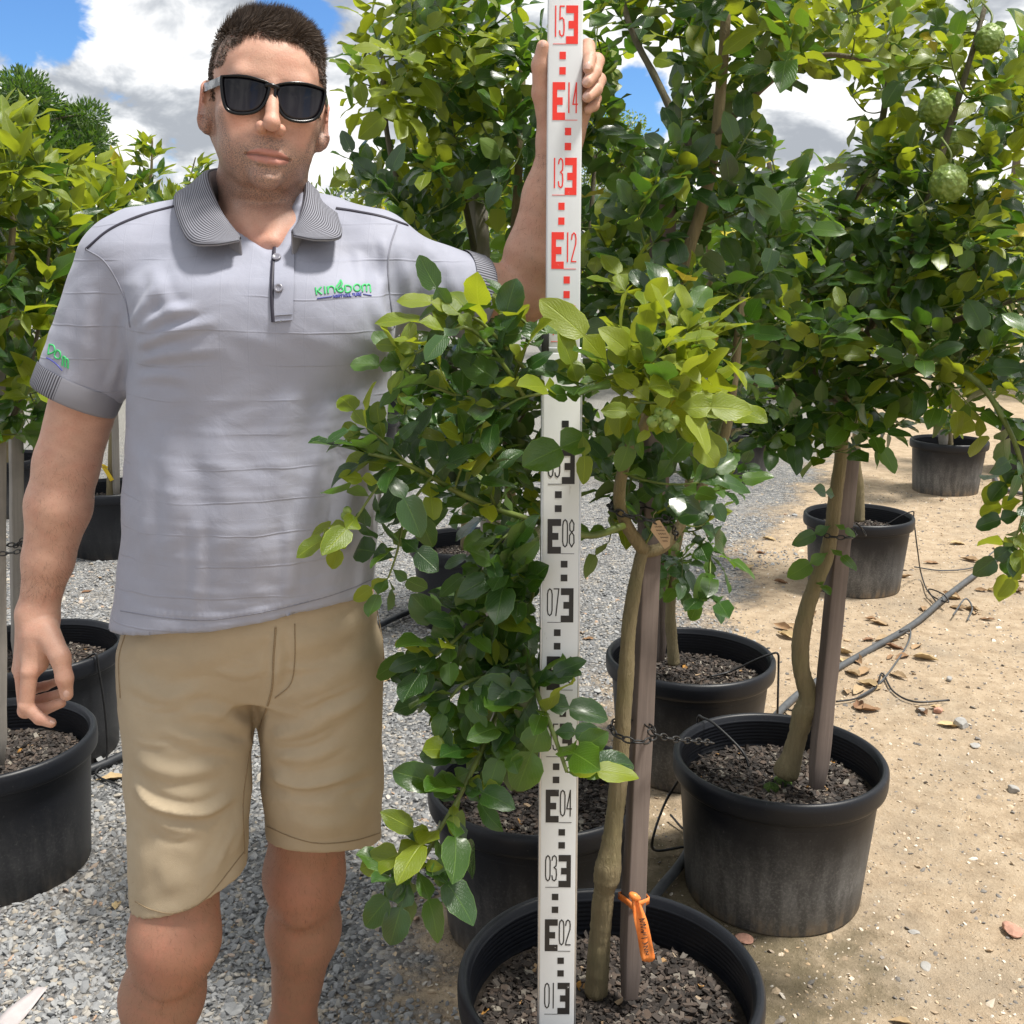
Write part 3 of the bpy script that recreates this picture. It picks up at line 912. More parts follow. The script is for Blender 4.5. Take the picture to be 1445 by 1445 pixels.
    # collar: folded rib knit round the neck, open in front
    fl_ = [(340, 334, 1.383), (318, 303, 1.398), (302, 268, 1.430), (297, 246, 1.470), (303, 238, 1.520), (330, 236, 1.575), (366, 238, 1.592), (402, 244, 1.575), (424, 252, 1.520), (429, 264, 1.475), (426, 288, 1.425), (420, 310, 1.398), (411, 326, 1.383)]
    ou_ = [(338, 338, 1.368), (302, 344, 1.358), (268, 338, 1.368), (250, 292, 1.440), (257, 268, 1.510), (300, 262, 1.590), (366, 262, 1.620), (430, 268, 1.590), (464, 284, 1.510), (474, 306, 1.440), (479, 333, 1.378), (446, 337, 1.362), (414, 331, 1.370)]
    A = spline([W(*q) for q in fl_], 72); Bq = spline([W(*q) for q in ou_], 72)
    nrm = np.array([surfn(bv, q) for q in Bq])
    rows, uvs = [], []
    prof = [(0.0, -0.060, -0.003), (0.0, -0.020, 0.000), (0.0, -0.004, 0.002), (0.04, 0.000, 0.0030), (0.14, 0.0012, 0.0040), (0.35, 0.000, 0.0035), (0.6, -0.002, 0.0030), (0.82, -0.002, 0.0035), (0.98, -0.001, 0.0040), (1.0, -0.002, 0.002), (0.95, -0.002, 0.000)]
    for vi, (t, up_, out_) in enumerate(prof):
        C = A * (1 - t) + Bq * t
        ctr = C.mean(0)
        o_ = C - np.array((A[:, 0].mean(), 1.505, 0)); o_[:, 2] = 0; o_ /= np.linalg.norm(o_, axis=1)[:, None]
        C = C + o_ * out_ + np.array((0, 0, 1.0)) * up_
        rows.append(C); uvs.append(np.stack([np.linspace(0, 1, 72), np.full(72, t)], 1))
    Vc = np.vstack(rows)
    Fc = [(j * 72 + i, j * 72 + i + 1, (j + 1) * 72 + i + 1, (j + 1) * 72 + i) for j in range(len(prof) - 1) for i in range(71)]
    mc_ = mesh('collar', Vc - org, Fc, True, np.vstack(uvs))
    col = link('collar', mc_, MT['rib'], shirt)
    sol = col.modifiers.new('thickness', 'SOLIDIFY'); sol.thickness = 0.002; sol.offset = 0
    # ribbed cuffs
    for (pa, pd, r, u0, u1) in ((b, d, 0.0576, (-0.85, -0.55, 0.0), 0), (b2, d2, 0.0586, (0.1, -0.7, 0.6), 0)):
        R = rot_to(pd)
        lv = R.T @ np.array(u0); ang = math.atan2(lv[1], lv[0]) + math.pi
        seg = 96
        pr = [(r + 0.0022, -0.030), (r + 0.0030, -0.026), (r + 0.0026, -0.012), (r + 0.0022, 0.000), (r + 0.0008, 0.004), (r - 0.0030, 0.003), (r - 0.004, -0.010)]
        V_, U_ = [], []
        for q, (rr, zz_) in enumerate(pr):
            for i in range(seg + 1):
                t = i / seg * 2 * math.pi + ang
                V_.append(R @ np.array((rr * math.cos(t), rr * math.sin(t), zz_)) + pa); U_.append((i / seg, q / (len(pr) - 1)))
        F_ = [(j * (seg + 1) + i, j * (seg + 1) + i + 1, (j + 1) * (seg + 1) + i + 1, (j + 1) * (seg + 1) + i) for j in range(len(pr) - 1) for i in range(seg)]
        link('cuff', mesh('cuff', np.array(V_) - org, F_, True, np.array(U_)), MT['cuff'], shirt)
    # embroidered chest emblem
    def emb(strokes, mat, name, wd, off=0.0011, par=None):
        mb = MB()
        for s_ in strokes:
            r_ = ribbon(bv, s_, wd, off, max(2, len(s_)) if len(s_) > 6 else 12, 0.0012)
            if r_ is not None:
                mb.add(*r_)
        return deco(name, mb, mat, par)
    c8 = lambda x, y: (420 + x * 140 / 1445, 370 + y * 80 / 826)
    def P8(*pts):
        return [c8(*q) for q in pts]
    def arc(cx_, cy_, rx, ry, t0, t1, n=16):
        return [c8(cx_ + rx * math.cos(rad(t)), cy_ + ry * math.sin(rad(t))) for t in np.linspace(t0, t1, n)]
    letters = {
        'K': [P8((262, 370), (278, 476)), P8((345, 362), (290, 420)), P8((288, 415), (355, 468))],
        'I': [P8((392, 352), (402, 462))],
        'N': [P8((436, 355), (446, 456)), arc(490, 400, 46, 48, 180, 355), P8((536, 396), (545, 445))],
        'D': [P8((690, 340), (700, 440)), P8((690, 340), (740, 340), (775, 360), (782, 392), (765, 425), (735, 440), (700, 440))],
        'O': [arc(864, 372, 48, 48, 0, 360, 28)],
        'M': [P8((938, 340), (945, 432)), arc(972, 360, 30, 34, 180, 350), P8((1000, 356), (1004, 430)), arc(1028, 358, 26, 34, 190, 350), P8((1052, 354), (1062, 440))]}
    emb([s_ for k_ in letters for s_ in letters[k_]], MT['thread_green'], 'embroidered_logo', 0.0020)
    emb([P8((628, 262), (600, 310), (570, 350), (562, 385), (590, 400), (630, 360), (648, 310), (628, 262)), P8((570, 400), (610, 432), (655, 425), (665, 385), (640, 378))], MT['thread_green'], 'embroidered_leaf', 0.0022)
    emb([P8((585, 385), (615, 345), (635, 300))], MT['thread_dark'], 'embroidered_leaf', 0.0018)
    hz = [P8((285, 530), (500, 500)), P8((952, 466), (1075, 488))]
    x0 = 520
    glyph = {'H': [[(0, 0), (0, 1)], [(1, 0), (1, 1)], [(0, .5), (1, .5)]], 'O': [[(.5, 0), (1, .3), (1, .7), (.5, 1), (0, .7), (0, .3), (.5, 0)]],
             'R': [[(0, 1), (0, 0), (.8, 0), (1, .25), (.8, .5), (0, .5)], [(.5, .5), (1, 1)]], 'T': [[(0, 0), (1, 0)], [(.5, 0), (.5, 1)]], 'I': [[(.5, 0), (.5, 1)]],
             'C': [[(1, .15), (.5, 0), (0, .3), (0, .7), (.5, 1), (1, .85)]], 'U': [[(0, 0), (0, .8), (.5, 1), (1, .8), (1, 0)]], 'L': [[(0, 0), (0, 1), (1, 1)]],
             'E': [[(1, 0), (0, 0), (0, 1), (1, 1)], [(0, .5), (.8, .5)]]}
    for ch in 'HORTICULTURE':
        wdt = 12 if ch == 'I' else 26
        for s_ in glyph[ch]:
            pts = [(x0 + q[0] * wdt, 522 - (x0 - 520) * 0.085 - 42 + q[1] * 40) for q in s_]
            dense = []
            for i in range(len(pts) - 1):
                dense += [tuple(np.array(pts[i]) * (1 - t) + np.array(pts[i + 1]) * t) for t in (0, .34, .67)]
            dense.append(pts[-1])
            hz.append(P8(*dense))
        x0 += wdt + 10
    emb(hz, MT['thread_blue'], 'embroidered_lettering', 0.0011)
    # sleeve emblem, wrapping out of sight
    emb([[(70, 486), (68, 500)], [(70, 486), (76, 488), (77, 496), (68, 500)], [(81, 494), (85, 497), (85, 505), (80, 506), (77, 501), (81, 494)],
         [(88, 516), (89, 503)], [(89, 503), (92, 505), (92, 518)], [(92, 506), (96, 508), (96, 520)]], MT['thread_green'], 'embroidered_logo', 0.0020)
    emb([[(66, 505), (72, 508), (80, 514), (88, 523)]], MT['thread_blue'], 'embroidered_lettering', 0.0016)

    # ---------------- shorts
    S = SDF()
    E = [(800, 200, 512), (860, 183, 531), (910, 186, 531), (965, 215, 505)]
    zs, cx, ax = [], [], []
    for y, l, r in E:
        a_, b_ = W(l, y, 1.45), W(r, y, 1.45)
        zs.append(a_[2]); cx.append((a_[0] + b_[0]) / 2); ax.append((b_[0] - a_[0]) / 2)
    def hemplane(p1, p2, p3):
        p1, p2, p3 = W(*p1), W(*p2), W(*p3)
        nn = np.cross(p2 - p1, p3 - p1)
        return p3, (nn if nn[2] < 0 else -nn)
    pR, nR = hemplane((188, 1272, 1.372), (347, 1212, 1.415), (248, 1301, 1.285))
    pL, nL = hemplane((375, 1176, 1.505), (541, 1184, 1.500), (452, 1202, 1.412))
    aR, bR = W(266, 950, 1.445), W(266, 1310, 1.372)
    aL, bL = W(450, 950, 1.455), W(458, 1225, 1.505)
    mR, mL = W(266, 1105, 1.415), W(456, 1105, 1.483)
    S.add(cone(aR, mR, 0.0985, 0.0865), 0.012)
    S.add(cut(cone(mR, bR, 0.0865, 0.0815), pR, nR), 0.012)
    S.add(cone(aL, mL, 0.0925, 0.0895), 0.010)
    S.add(cut(cone(mL, bL, 0.0895, 0.0895), pL, nL), 0.010)
    S.add(loft(zs, cx, [1.452] * 4, ax, [0.112, 0.116, 0.108, 0.080], 2.3), 0.030)
    dR, dL = (bR - aR) / np.linalg.norm(bR - aR), (bL - aL) / np.linalg.norm(bL - aL)
    S.sub(cone(bR - dR * 0.16, bR + dR * 0.03, 0.070, 0.0745), 0.004)
    S.sub(cone(bL - dL * 0.14, bL + dL * 0.03, 0.078, 0.0835), 0.004)
    V, Q = S.mesh((-0.70, 1.20, 0.50), (-0.10, 1.65, 1.02), 0.0036, 2)
    st = [([(182, 905), (240, 930), (330, 925)], 16, 2.6), ([(176, 955), (235, 985), (300, 968)], 11, 3.0), ([(358, 1035), (310, 1008), (240, 1000)], 10, 3.2), ([(350, 1058), (285, 1048), (200, 1020)], 9, 2.4),
          ([(186, 1062), (240, 1090), (345, 1078)], 11, 3.2), ([(185, 1096), (220, 1136), (285, 1146), (345, 1112)], 8, 5.0), ([(192, 1122), (240, 1166), (300, 1168)], 10, 2.2),
          ([(338, 1150), (316, 1200), (284, 1262)], 12, 2.6), ([(205, 1180), (235, 1235), (285, 1250)], 18, 1.8), ([(343, 1130), (336, 1180), (332, 1212)], 8, 2.2), ([(200, 1150), (196, 1210), (205, 1270)], 12, 1.8),
          ([(378, 1042), (430, 1030), (535, 980)], 11, 3.6), ([(382, 1066), (440, 1068), (500, 1040)], 8, 2.6), ([(376, 1088), (430, 1108), (540, 1078)], 9, 4.2), ([(384, 1118), (440, 1136), (500, 1128)], 10, 2.0),
          ([(388, 978), (440, 970), (530, 918)], 14, 2.6), ([(402, 905), (455, 905), (530, 872)], 15, 2.0), ([(450, 1006), (490, 996), (538, 966)], 8, 2.4), ([(400, 1145), (450, 1165), (535, 1148)], 14, 1.8),
          ([(386, 890), (394, 930), (384, 985)], 8, 2.6), ([(366, 1000), (362, 1035), (366, 1055)], 7, -3), ([(500, 1140), (520, 1120), (538, 1090)], 9, 2.0),
          ([(186, 1098), (225, 1139), (285, 1148), (340, 1120)], 4, 1.6), ([(376, 1090), (430, 1109), (520, 1086)], 4, 1.4), ([(352, 1052), (300, 1040), (250, 1040)], 4, 1.2), ([(384, 1052), (430, 1050), (480, 1030)], 4, 1.2), ([(180, 985), (215, 1000), (260, 998)], 4, 1.0),
          ([(470, 1120), (505, 1112), (535, 1098)], 4, 1.1), ([(205, 1160), (240, 1182), (270, 1180)], 4, 0.9), ([(330, 1160), (318, 1195), (300, 1232)], 4, 1.1), ([(420, 1000), (460, 985), (520, 960)], 4, 1.0), ([(182, 1040), (215, 1052), (250, 1050)], 4, 1.0), ([(390, 940), (430, 945), (470, 935)], 5, 0.9), ([(300, 945), (340, 955), (375, 945)], 5, 0.9)]
    V = fold(V, Q, [(p_, w_, a_ * 1.45) for p_, w_, a_ in st])
    sh = link('shorts', mesh('shorts', V - org, Q), MT['khaki'], P)
    bs = BVHTree.FromPolygons(V.tolist(), Q.tolist())
    for nm, pts, wd in (('fly_seam', [(389, 885), (386, 930), (383, 975), (366, 1030)], 0.0030), ('fly_stitching', [(416, 880), (416, 930), (410, 965), (388, 985)], 0.0014),
                        ('pocket_seam', [(178, 892), (168, 930), (170, 985)], 0.0030), ('pocket_seam', [(528, 845), (538, 890), (541, 930)], 0.0030),
                        ('hem_stitching', [(191, 1272), (215, 1284), (248, 1288), (290, 1268), (344, 1202)], 0.0016), ('hem_stitching', [(377, 1166), (415, 1182), (452, 1190), (500, 1186), (540, 1174)], 0.0016),
                        ('inseam', [(352, 1060), (343, 1130), (345, 1205)], 0.0020)):
        r = ribbon(bs, pts, wd, 0.001, 40, 0.0010)
        if r is not None:
            link(nm, MB().add(*r).mesh(nm, True, org), MT['khaki_stitch'], sh)
    # ---------------- shoes (below the picture)
    for an in (J['anR'], J['anL']):
        S = SDF()
        S.add(cut(cone(an + np.array((0, 0.02, -0.035)), an + np.array((-0.015, -0.19, -0.045)), 0.050, 0.046), (0, 0, 0.006), (0, 0, -1)), 0.02)
        S.add(cone(an + np.array((0, 0.01, -0.03)), an + np.array((0, 0.0, 0.02)), 0.048, 0.044), 0.03)
        S.sub(cone(an + np.array((0, 0, -0.02)), an + np.array((0, 0, 0.10)), 0.037, 0.038), 0.004)
        V, Q = S.mesh(an - np.array((0.08, 0.27, 0.12)), an + np.array((0.08, 0.12, 0.08)), 0.006, 2)
        V[:, 2] = np.maximum(V[:, 2], 0.004)
        so = link('shoe', mesh('shoe', V - org, Q), MT['shoe'], P)

def surfn(bv, p):
    h = bv.find_nearest(Vector(p))
    return np.array(h[1]) if h[0] is not None else np.array((0, -1, 0))

def build_glasses():
    gpos = frH(np.array((0, -0.10, 0.0)))
    gl = empty('sunglasses', tuple(gpos))
    tag(gl, 'black rectangular sunglasses worn by the man', 'sunglasses')
    def plane(px, py, wrap=True):
        # the pair sits in the head's frontal plane and wraps slightly round the face
        o = np.array((0, 0, CAM_H)); d = W(px, py, 1.0) - o
        p0 = toH(o); dd = HR.T @ d
        t = (-0.1010 - p0[1]) / dd[1]
        q = p0 + dd * t
        for _ in range(3):
            t = (-0.1010 + 3.6 * q[0] ** 2 - p0[1]) / dd[1]
            q = p0 + dd * t
        return q
    lensL = [(314, 110), (318, 109), (335, 109), (352, 111), (368, 115), (376, 118), (378, 125), (374, 140), (367, 151), (357, 157), (342, 159), (328, 157), (320, 151), (316, 138), (314, 122)]
    lensR = [(391, 125), (394, 121), (412, 119), (434, 121), (452, 126), (457, 129), (457, 135), (454, 148), (450, 159), (442, 167), (427, 170), (411, 168), (400, 161), (393, 148), (390, 135)]
    for L in (lensL, lensR):
        L3 = L[-3:] + L + L[:3]
        S = spline(L3, (len(L3) - 1) * 5 + 1)[15:15 + len(L) * 5]
        c = S.mean(0)
        inn = np.array([plane(*q) for q in S])
        oc = inn.mean(0)
        dd = inn - oc
        out = oc + dd * (1 + 0.0032 / np.linalg.norm(dd, axis=1))[:, None]
        n = len(S)
        f = np.array((0, -0.0026, 0)); bk = np.array((0, 0.0022, 0))
        ring = [inn + f * 0.6, inn + f, out + f, out + f * 0.5 + dd * 0.01, out + bk, inn + bk]
        V = np.vstack(ring)
        F = [(k * n + i, k * n + (i + 1) % n, ((k + 1) % 6) * n + (i + 1) % n, ((k + 1) % 6) * n + i) for k in range(6) for i in range(n)]
        fr = link('frame_rim', mesh('frame_rim', frH(V) - gpos, F), MT['gloss_black'], gl)
        rings = [np.array([plane(*(c + (q - c) * sc)) for q in S]) for sc in (0.02, 0.3, 0.6, 0.85, 1.02)]
        V = np.vstack(rings + [rings[-1] + np.array((0, 0.0018, 0)), rings[0] + np.array((0, 0.0018, 0))])
        F = [(k * n + i, (k + 1) * n + i, (k + 1) * n + (i + 1) % n, k * n + (i + 1) % n) for k in range(6) for i in range(n)] + [tuple(range(n))]
        link('lens', mesh('lens', frH(V) - gpos, F), MT['lens'], fr)
    A, B_, C = plane(374, 122), plane(383, 123), plane(394, 126)
    br = MB().tube(spline([A + (0, 0, 0.001), B_ + (0, -0.001, 0.002), C + (0, 0, 0.001)], 9), 0.0030, 10)
    br.V = [frH(v) - gpos for v in br.V]
    link('bridge', br.mesh('bridge'), MT['gloss_black'], gl)
    for s, o in ((-1, plane(315, 113)), (1, plane(456, 132))):
        e = np.array((s * 0.0800, 0.004, 0.008)); e2 = np.array((s * 0.0805, 0.030, -0.010))
        pts = spline([o + np.array((0, 0.001, 0)), o + np.array((s * 0.0035, 0.012, 0.0)), o * 0.35 + e * 0.65 + np.array((s * 0.002, 0, 0)), e, e2], 22)
        mb = MB()
        V = []
        for q in pts:
            for dx, dz in ((-0.0012, -0.0052), (0.0012, -0.0052), (0.0012, 0.0052), (-0.0012, 0.0052)):
                V.append(q + np.array((dx, 0, dz)))
        F = [(i * 4 + j, i * 4 + (j + 1) % 4, (i + 1) * 4 + (j + 1) % 4, (i + 1) * 4 + j) for i in range(len(pts) - 1) for j in range(4)] + [(0, 3, 2, 1), (84, 85, 86, 87)]
        link('temple_arm', mesh('temple_arm', frH(np.array(V)) - gpos, F, False), MT['temple'], gl)
# ================================================================== materials
def make_materials():
    # skin: tone painted per vertex (stubble, lips, knuckles), fine pores
    m, g, b, o = new_mat('skin')
    tone = g('ShaderNodeAttribute', {'attribute_name': 'tone'}).outputs['Color']
    co = g('ShaderNodeTexCoord').outputs['Object']
    n1, n2 = g.noise(38, co, 6, 0.7), g.noise(420, co, 4, 0.7)
    c = g.mix(g.math('MULTIPLY', g.ss(n1, 0.40, 0.70), 0.30), tone, (0.50, 0.20, 0.135))
    c = g.mix(g.math('MULTIPLY', g.ss(n2, 0.48, 0.70), 0.22), c, (0.26, 0.115, 0.070))
    alp = g('ShaderNodeAttribute', {'attribute_name': 'tone'}).outputs['Alpha']
    n3 = g.noise(620, co, 2, 0.6)
    stub = g.math('MULTIPLY', alp, g.math('ADD', 0.30, g.math('MULTIPLY', g.ss(n3, 0.40, 0.62), 0.50)))
    c = g.mix(stub, c, (0.120, 0.098, 0.086))
    setp(b, g, Base_Color=c, Roughness=g.math('ADD', 0.42, g.math('MULTIPLY', n1, 0.16)))
    b.inputs['Subsurface Weight'].default_value = 0.08
    b.inputs['Subsurface Radius'].default_value = (1.0, 0.35, 0.18)
    b.inputs['Subsurface Scale'].default_value = 0.004
    b.inputs['Specular IOR Level'].default_value = 0.42
    bump(g, b, g.math('ADD', g.math('MULTIPLY', n2, 0.9), n1), 0.45, 0.0012)
    MT['skin'] = m
    MT['body_hair'] = simple('body_hair', (0.10, 0.060, 0.035), 0.7, 0.3, 50)
    m, g, b, o = new_mat('nail'); setp(b, g, Base_Color=(0.62, 0.40, 0.33), Roughness=0.28); MT['nail'] = m
    m, g, b, o = new_mat('hair')
    r = g('ShaderNodeNewGeometry').outputs['Random Per Island']
    setp(b, g, Base_Color=g.ramp(r, [(0, (0.044, 0.033, 0.026)), (0.7, (0.105, 0.080, 0.064)), (1, (0.19, 0.15, 0.122))]), Roughness=0.6, Specular_IOR_Level=0.2)
    MT['hair'] = m
    # polo knit: plain grey with sparse tuck lines woven in
    def polo(name, lines, col=(0.305, 0.318, 0.390)):
        m, g, b, o = new_mat(name)
        co = g('ShaderNodeTexCoord').outputs['Object']
        s = g('ShaderNodeSeparateXYZ', Vector=co)
        wz = g.math('ADD', s.outputs[2], g.math('MULTIPLY', g.math('SUBTRACT', g.noise(4.0, co, 3), 0.5), 0.035))
        fine = g.noise(1400, co, 2, 0.5)
        big = g.noise(9, co, 4, 0.6)
        c = g.ramp(big, [(0.3, tuple(q * 0.93 for q in col)), (0.7, tuple(q * 1.05 for q in col))])
        h = g.math('MULTIPLY', fine, 0.25)
        if lines:
            ph = g.math('FRACT', g.math('MULTIPLY', wz, 23.0))
            ln = g.ss(g.math('ABSOLUTE', g.math('SUBTRACT', ph, 0.5)), 0.045, 0.0)
            brk = g.ss(g.noise(7.0, co, 2), 0.36, 0.56)
            ln = g.math('MULTIPLY', ln, brk)
            wx = g.math('ADD', s.outputs[0], g.math('MULTIPLY', g.math('SUBTRACT', g.noise(3.0, co, 2), 0.5), 0.03))
            lv = g.ss(g.math('ABSOLUTE', g.math('SUBTRACT', g.math('FRACT', g.math('MULTIPLY', wx, 29.0)), 0.5)), 0.035, 0.0)
            lv = g.math('MULTIPLY', lv, g.math('MULTIPLY', g.ss(s.outputs[2], 1.24, 1.34), 0.22))
            edge = g.math('ADD', ln, lv)
            c = g.mix(g.math('MULTIPLY', edge, 0.17), c, (0.20, 0.205, 0.26))
            step = g.math('MULTIPLY', g.ss(ph, 0.44, 0.56), brk)
            h = g.math('ADD', h, g.math('ADD', g.math('MULTIPLY', edge, 0.8), g.math('MULTIPLY', step, 0.6)))
        setp(b, g, Base_Color=c, Roughness=0.62)
        b.inputs['Sheen Weight'].default_value = 0.15
        b.inputs['Specular IOR Level'].default_value = 0.35
        wr = g.noise(26, co, 5, 0.55, 0.8)
        bump(g, b, g.math('ADD', h, g.math('MULTIPLY', wr, 2.2)), 0.45, 0.0013)
        return m
    MT['polo'] = polo('polo_knit', True)
    MT['polo_plain'] = polo('polo_plain', False)
    MT['polo_dark'] = simple('seam_grey', (0.20, 0.205, 0.25), 0.75, 0.1, 400)
    MT['navy'] = simple('piping_navy', (0.016, 0.014, 0.028), 0.6, 0.2, 300)
    def stripes(name, axis, freq, u0=None, u1=None):
        m, g, b, o = new_mat(name)
        uv = g('ShaderNodeSeparateXYZ', Vector=g('ShaderNodeUVMap').outputs[0])
        ph = g.math('FRACT', g.math('MULTIPLY', uv.outputs[axis], freq))
        ln = g.ss(g.math('ABSOLUTE', g.math('SUBTRACT', ph, 0.5)), 0.30, 0.20)
        if u0 is not None:
            ln = g.math('MULTIPLY', ln, g.math('MULTIPLY', g.math('GREATER_THAN', uv.outputs[0], u0), g.math('LESS_THAN', uv.outputs[0], u1)))
        co = g('ShaderNodeTexCoord').outputs['Object']
        c = g.mix(ln, (0.24, 0.245, 0.285), (0.040, 0.040, 0.052))
        setp(b, g, Base_Color=c, Roughness=0.75)
        bump(g, b, g.math('ADD', ln, g.noise(1500, co, 2)), 0.4, 0.0008)
        return m
    MT['rib'] = stripes('collar_rib', 1, 22)
    MT['cuff'] = stripes('cuff_rib', 0, 96, 0.36, 0.62)
    MT['button'] = simple('button', (0.22, 0.22, 0.26), 0.25, 0.1, 200)
    MT['thread_green'] = simple('thread_green', (0.040, 0.46, 0.135), 0.5, 0.25, 900, 0.3)
    MT['thread_dark'] = simple('thread_dark_green', (0.02, 0.20, 0.06), 0.5, 0.25, 900, 0.3)
    MT['thread_blue'] = simple('thread_blue', (0.070, 0.080, 0.36), 0.5, 0.25, 900, 0.3)
    # khaki twill
    m, g, b, o = new_mat('khaki_twill')
    co = g('ShaderNodeTexCoord').outputs['Object']
    big, wr = g.noise(8, co, 5, 0.6), g.noise(34, co, 5, 0.6, 0.9)
    tw = g('ShaderNodeTexWave', {'wave_type': 'BANDS', 'bands_direction': 'DIAGONAL'}, Vector=co, Scale=420.0, Distortion=1.0).outputs['Fac']
    c = g.ramp(big, [(0.3, (0.372, 0.300, 0.205)), (0.7, (0.435, 0.357, 0.250))])
    c = g.mix(g.math('MULTIPLY', g.ss(wr, 0.5, 0.75), 0.18), c, (0.46, 0.37, 0.25))
    setp(b, g, Base_Color=c, Roughness=0.8)
    b.inputs['Specular IOR Level'].default_value = 0.25
    bump(g, b, g.math('ADD', g.math('MULTIPLY', tw, 0.25), g.math('MULTIPLY', wr, 2.0)), 0.5, 0.0014)
    MT['khaki'] = m
    MT['khaki_stitch'] = simple('khaki_stitch', (0.245, 0.180, 0.105), 0.85, 0.2, 500)
    MT['shoe'] = simple('shoe', (0.05, 0.045, 0.04), 0.6, 0.2, 40)
    m, g, b, o = new_mat('gloss_black'); setp(b, g, Base_Color=(0.006, 0.006, 0.007), Roughness=0.25, Specular_IOR_Level=0.28); MT['gloss_black'] = m
    m, g, b, o = new_mat('lens')
    uvz = g('ShaderNodeSeparateXYZ', Vector=g('ShaderNodeTexCoord').outputs['Object'])
    setp(b, g, Base_Color=g.mix(g.ss(uvz.outputs[2], 0.02, -0.03), (0.006, 0.006, 0.009), (0.018, 0.016, 0.022)), Roughness=0.07, Specular_IOR_Level=0.32)
    MT['lens'] = m
    m, g, b, o = new_mat('temple')
    n = g.noise(90, g('ShaderNodeTexCoord').outputs['Object'], 3)
    setp(b, g, Base_Color=g.ramp(n, [(0.42, (0.06, 0.06, 0.06)), (0.60, (0.38, 0.38, 0.37))]), Roughness=0.25, Metallic=0.6); MT['temple'] = m

    # black nursery pot, dusty towards the foot
    m, g, b, o = new_mat('pot_plastic')
    co = g('ShaderNodeTexCoord').outputs['Object']
    s = g('ShaderNodeSeparateXYZ', Vector=co)
    nz, sp = g.noise(9, co, 5, 0.6), g.noise(150, co, 4, 0.75)
    st = g.noise(40, g.vmath('MULTIPLY', co, (1, 1, 0.18)), 4, 0.6)
    oi = g('ShaderNodeSeparateColor', Color=g('ShaderNodeObjectInfo').outputs['Color']).outputs[0]
    hgt = g.math('ADD', s.outputs[2], g.math('MULTIPLY', g.math('SUBTRACT', nz, 0.5), 0.14))
    dust = g.math('MULTIPLY', g.ss(hgt, 0.285, 0.05), oi)
    dust = g.math('MULTIPLY', dust, g.math('ADD', 0.34, g.math('ADD', g.math('MULTIPLY', g.ss(st, 0.35, 0.70), 0.40), g.math('MULTIPLY', g.ss(sp, 0.45, 0.65), 0.35))))
    mud = g.math('MULTIPLY', g.math('MULTIPLY', g.ss(g.math('ADD', hgt, g.math('MULTIPLY', sp, 0.04)), 0.075, 0.0), oi), g.ss(st, 0.40, 0.62))
    c = g.mix(dust, (0.0075, 0.0090, 0.0130), (0.23, 0.225, 0.215))
    c = g.mix(g.math('MULTIPLY', mud, 0.9), c, (0.30, 0.225, 0.145))
    c = g.mix(g.math('MULTIPLY', g.ss(sp, 0.64, 0.70), 0.30), c, (0.16, 0.155, 0.145))
    setp(b, g, Base_Color=c, Roughness=g.math('ADD', 0.42, g.math('MULTIPLY', dust, 0.4)), Specular_IOR_Level=0.32)
    bump(g, b, g.math('ADD', sp, g.math('MULTIPLY', nz, 0.6)), 0.12, 0.001)
    MT['pot'] = m
    MT['soil'] = simple('potting_soil', (0.030, 0.022, 0.016), 0.95, 0.4, 60, 0.6, 0.01)
    m, g, b, o = new_mat('bark_chip')
    geo = g('ShaderNodeNewGeometry').outputs['Random Per Island']
    n = g.noise(160, g('ShaderNodeTexCoord').outputs['Object'], 3)
    c = g.ramp(geo, [(0.0, (0.010, 0.008, 0.007)), (0.35, (0.026, 0.019, 0.015)), (0.62, (0.055, 0.043, 0.036)), (0.82, (0.090, 0.062, 0.045)), (0.94, (0.13, 0.115, 0.10)), (0.985, (0.30, 0.27, 0.22)), (1.0, (0.5, 0.24, 0.04))])
    setp(b, g, Base_Color=g.mix(0.35, c, g.mix(n, (0.02, 0.015, 0.012), c)), Roughness=0.8); MT['chip'] = m
    MT['moss'] = simple('moss', (0.045, 0.085, 0.010), 0.9, 0.5, 250, 0.8, 0.004)
    def wood(name, a, bcol, sc):
        m, g, b, o = new_mat(name)
        co = g('ShaderNodeTexCoord').outputs['Object']
        gr = g.noise(sc, g.vmath('MULTIPLY', co, (9, 9, 0.35)), 6, 0.65, 0.4)
        n = g.noise(6, co, 4)
        c = g.mix(gr, a, bcol)
        c = g.mix(g.math('MULTIPLY', g.ss(n, 0.45, 0.7), 0.4), c, tuple(q * 0.6 for q in a))
        setp(b, g, Base_Color=c, Roughness=0.85)
        bump(g, b, gr, 0.5, 0.002)
        return m
    MT['stake'] = wood('hardwood_stake', (0.062, 0.046, 0.039), (0.225, 0.178, 0.153), 9)
    MT['stake_grey'] = wood('weathered_stake', (0.17, 0.155, 0.135), (0.36, 0.33, 0.295), 12)
    def bark(name, a, bcol, green):
        m, g, b, o = new_mat(name)
        co = g('ShaderNodeTexCoord').outputs['Object']
        gr = g.noise(14, g.vmath('MULTIPLY', co, (7, 7, 1.0)), 6, 0.72, 0.9)
        n = g.noise(11, co, 4)
        c = g.mix(gr, a, bcol)
        c = g.mix(g.math('MULTIPLY', g.ss(n, 0.42, 0.68), 0.5), c, green)
        setp(b, g, Base_Color=c, Roughness=0.85)
        bump(g, b, g.math('ADD', gr, g.math('MULTIPLY', n, 0.6)), 1.0, 0.007)
        return m
    MT['bark'] = bark('citrus_bark', (0.135, 0.105, 0.052), (0.30, 0.245, 0.135), (0.185, 0.165, 0.072))
    MT['bark_dark'] = bark('branch_bark', (0.070, 0.060, 0.038), (0.190, 0.165, 0.110), (0.080, 0.085, 0.035))
    MT['twig'] = simple('green_twig', (0.115, 0.155, 0.030), 0.5, 0.35, 40)
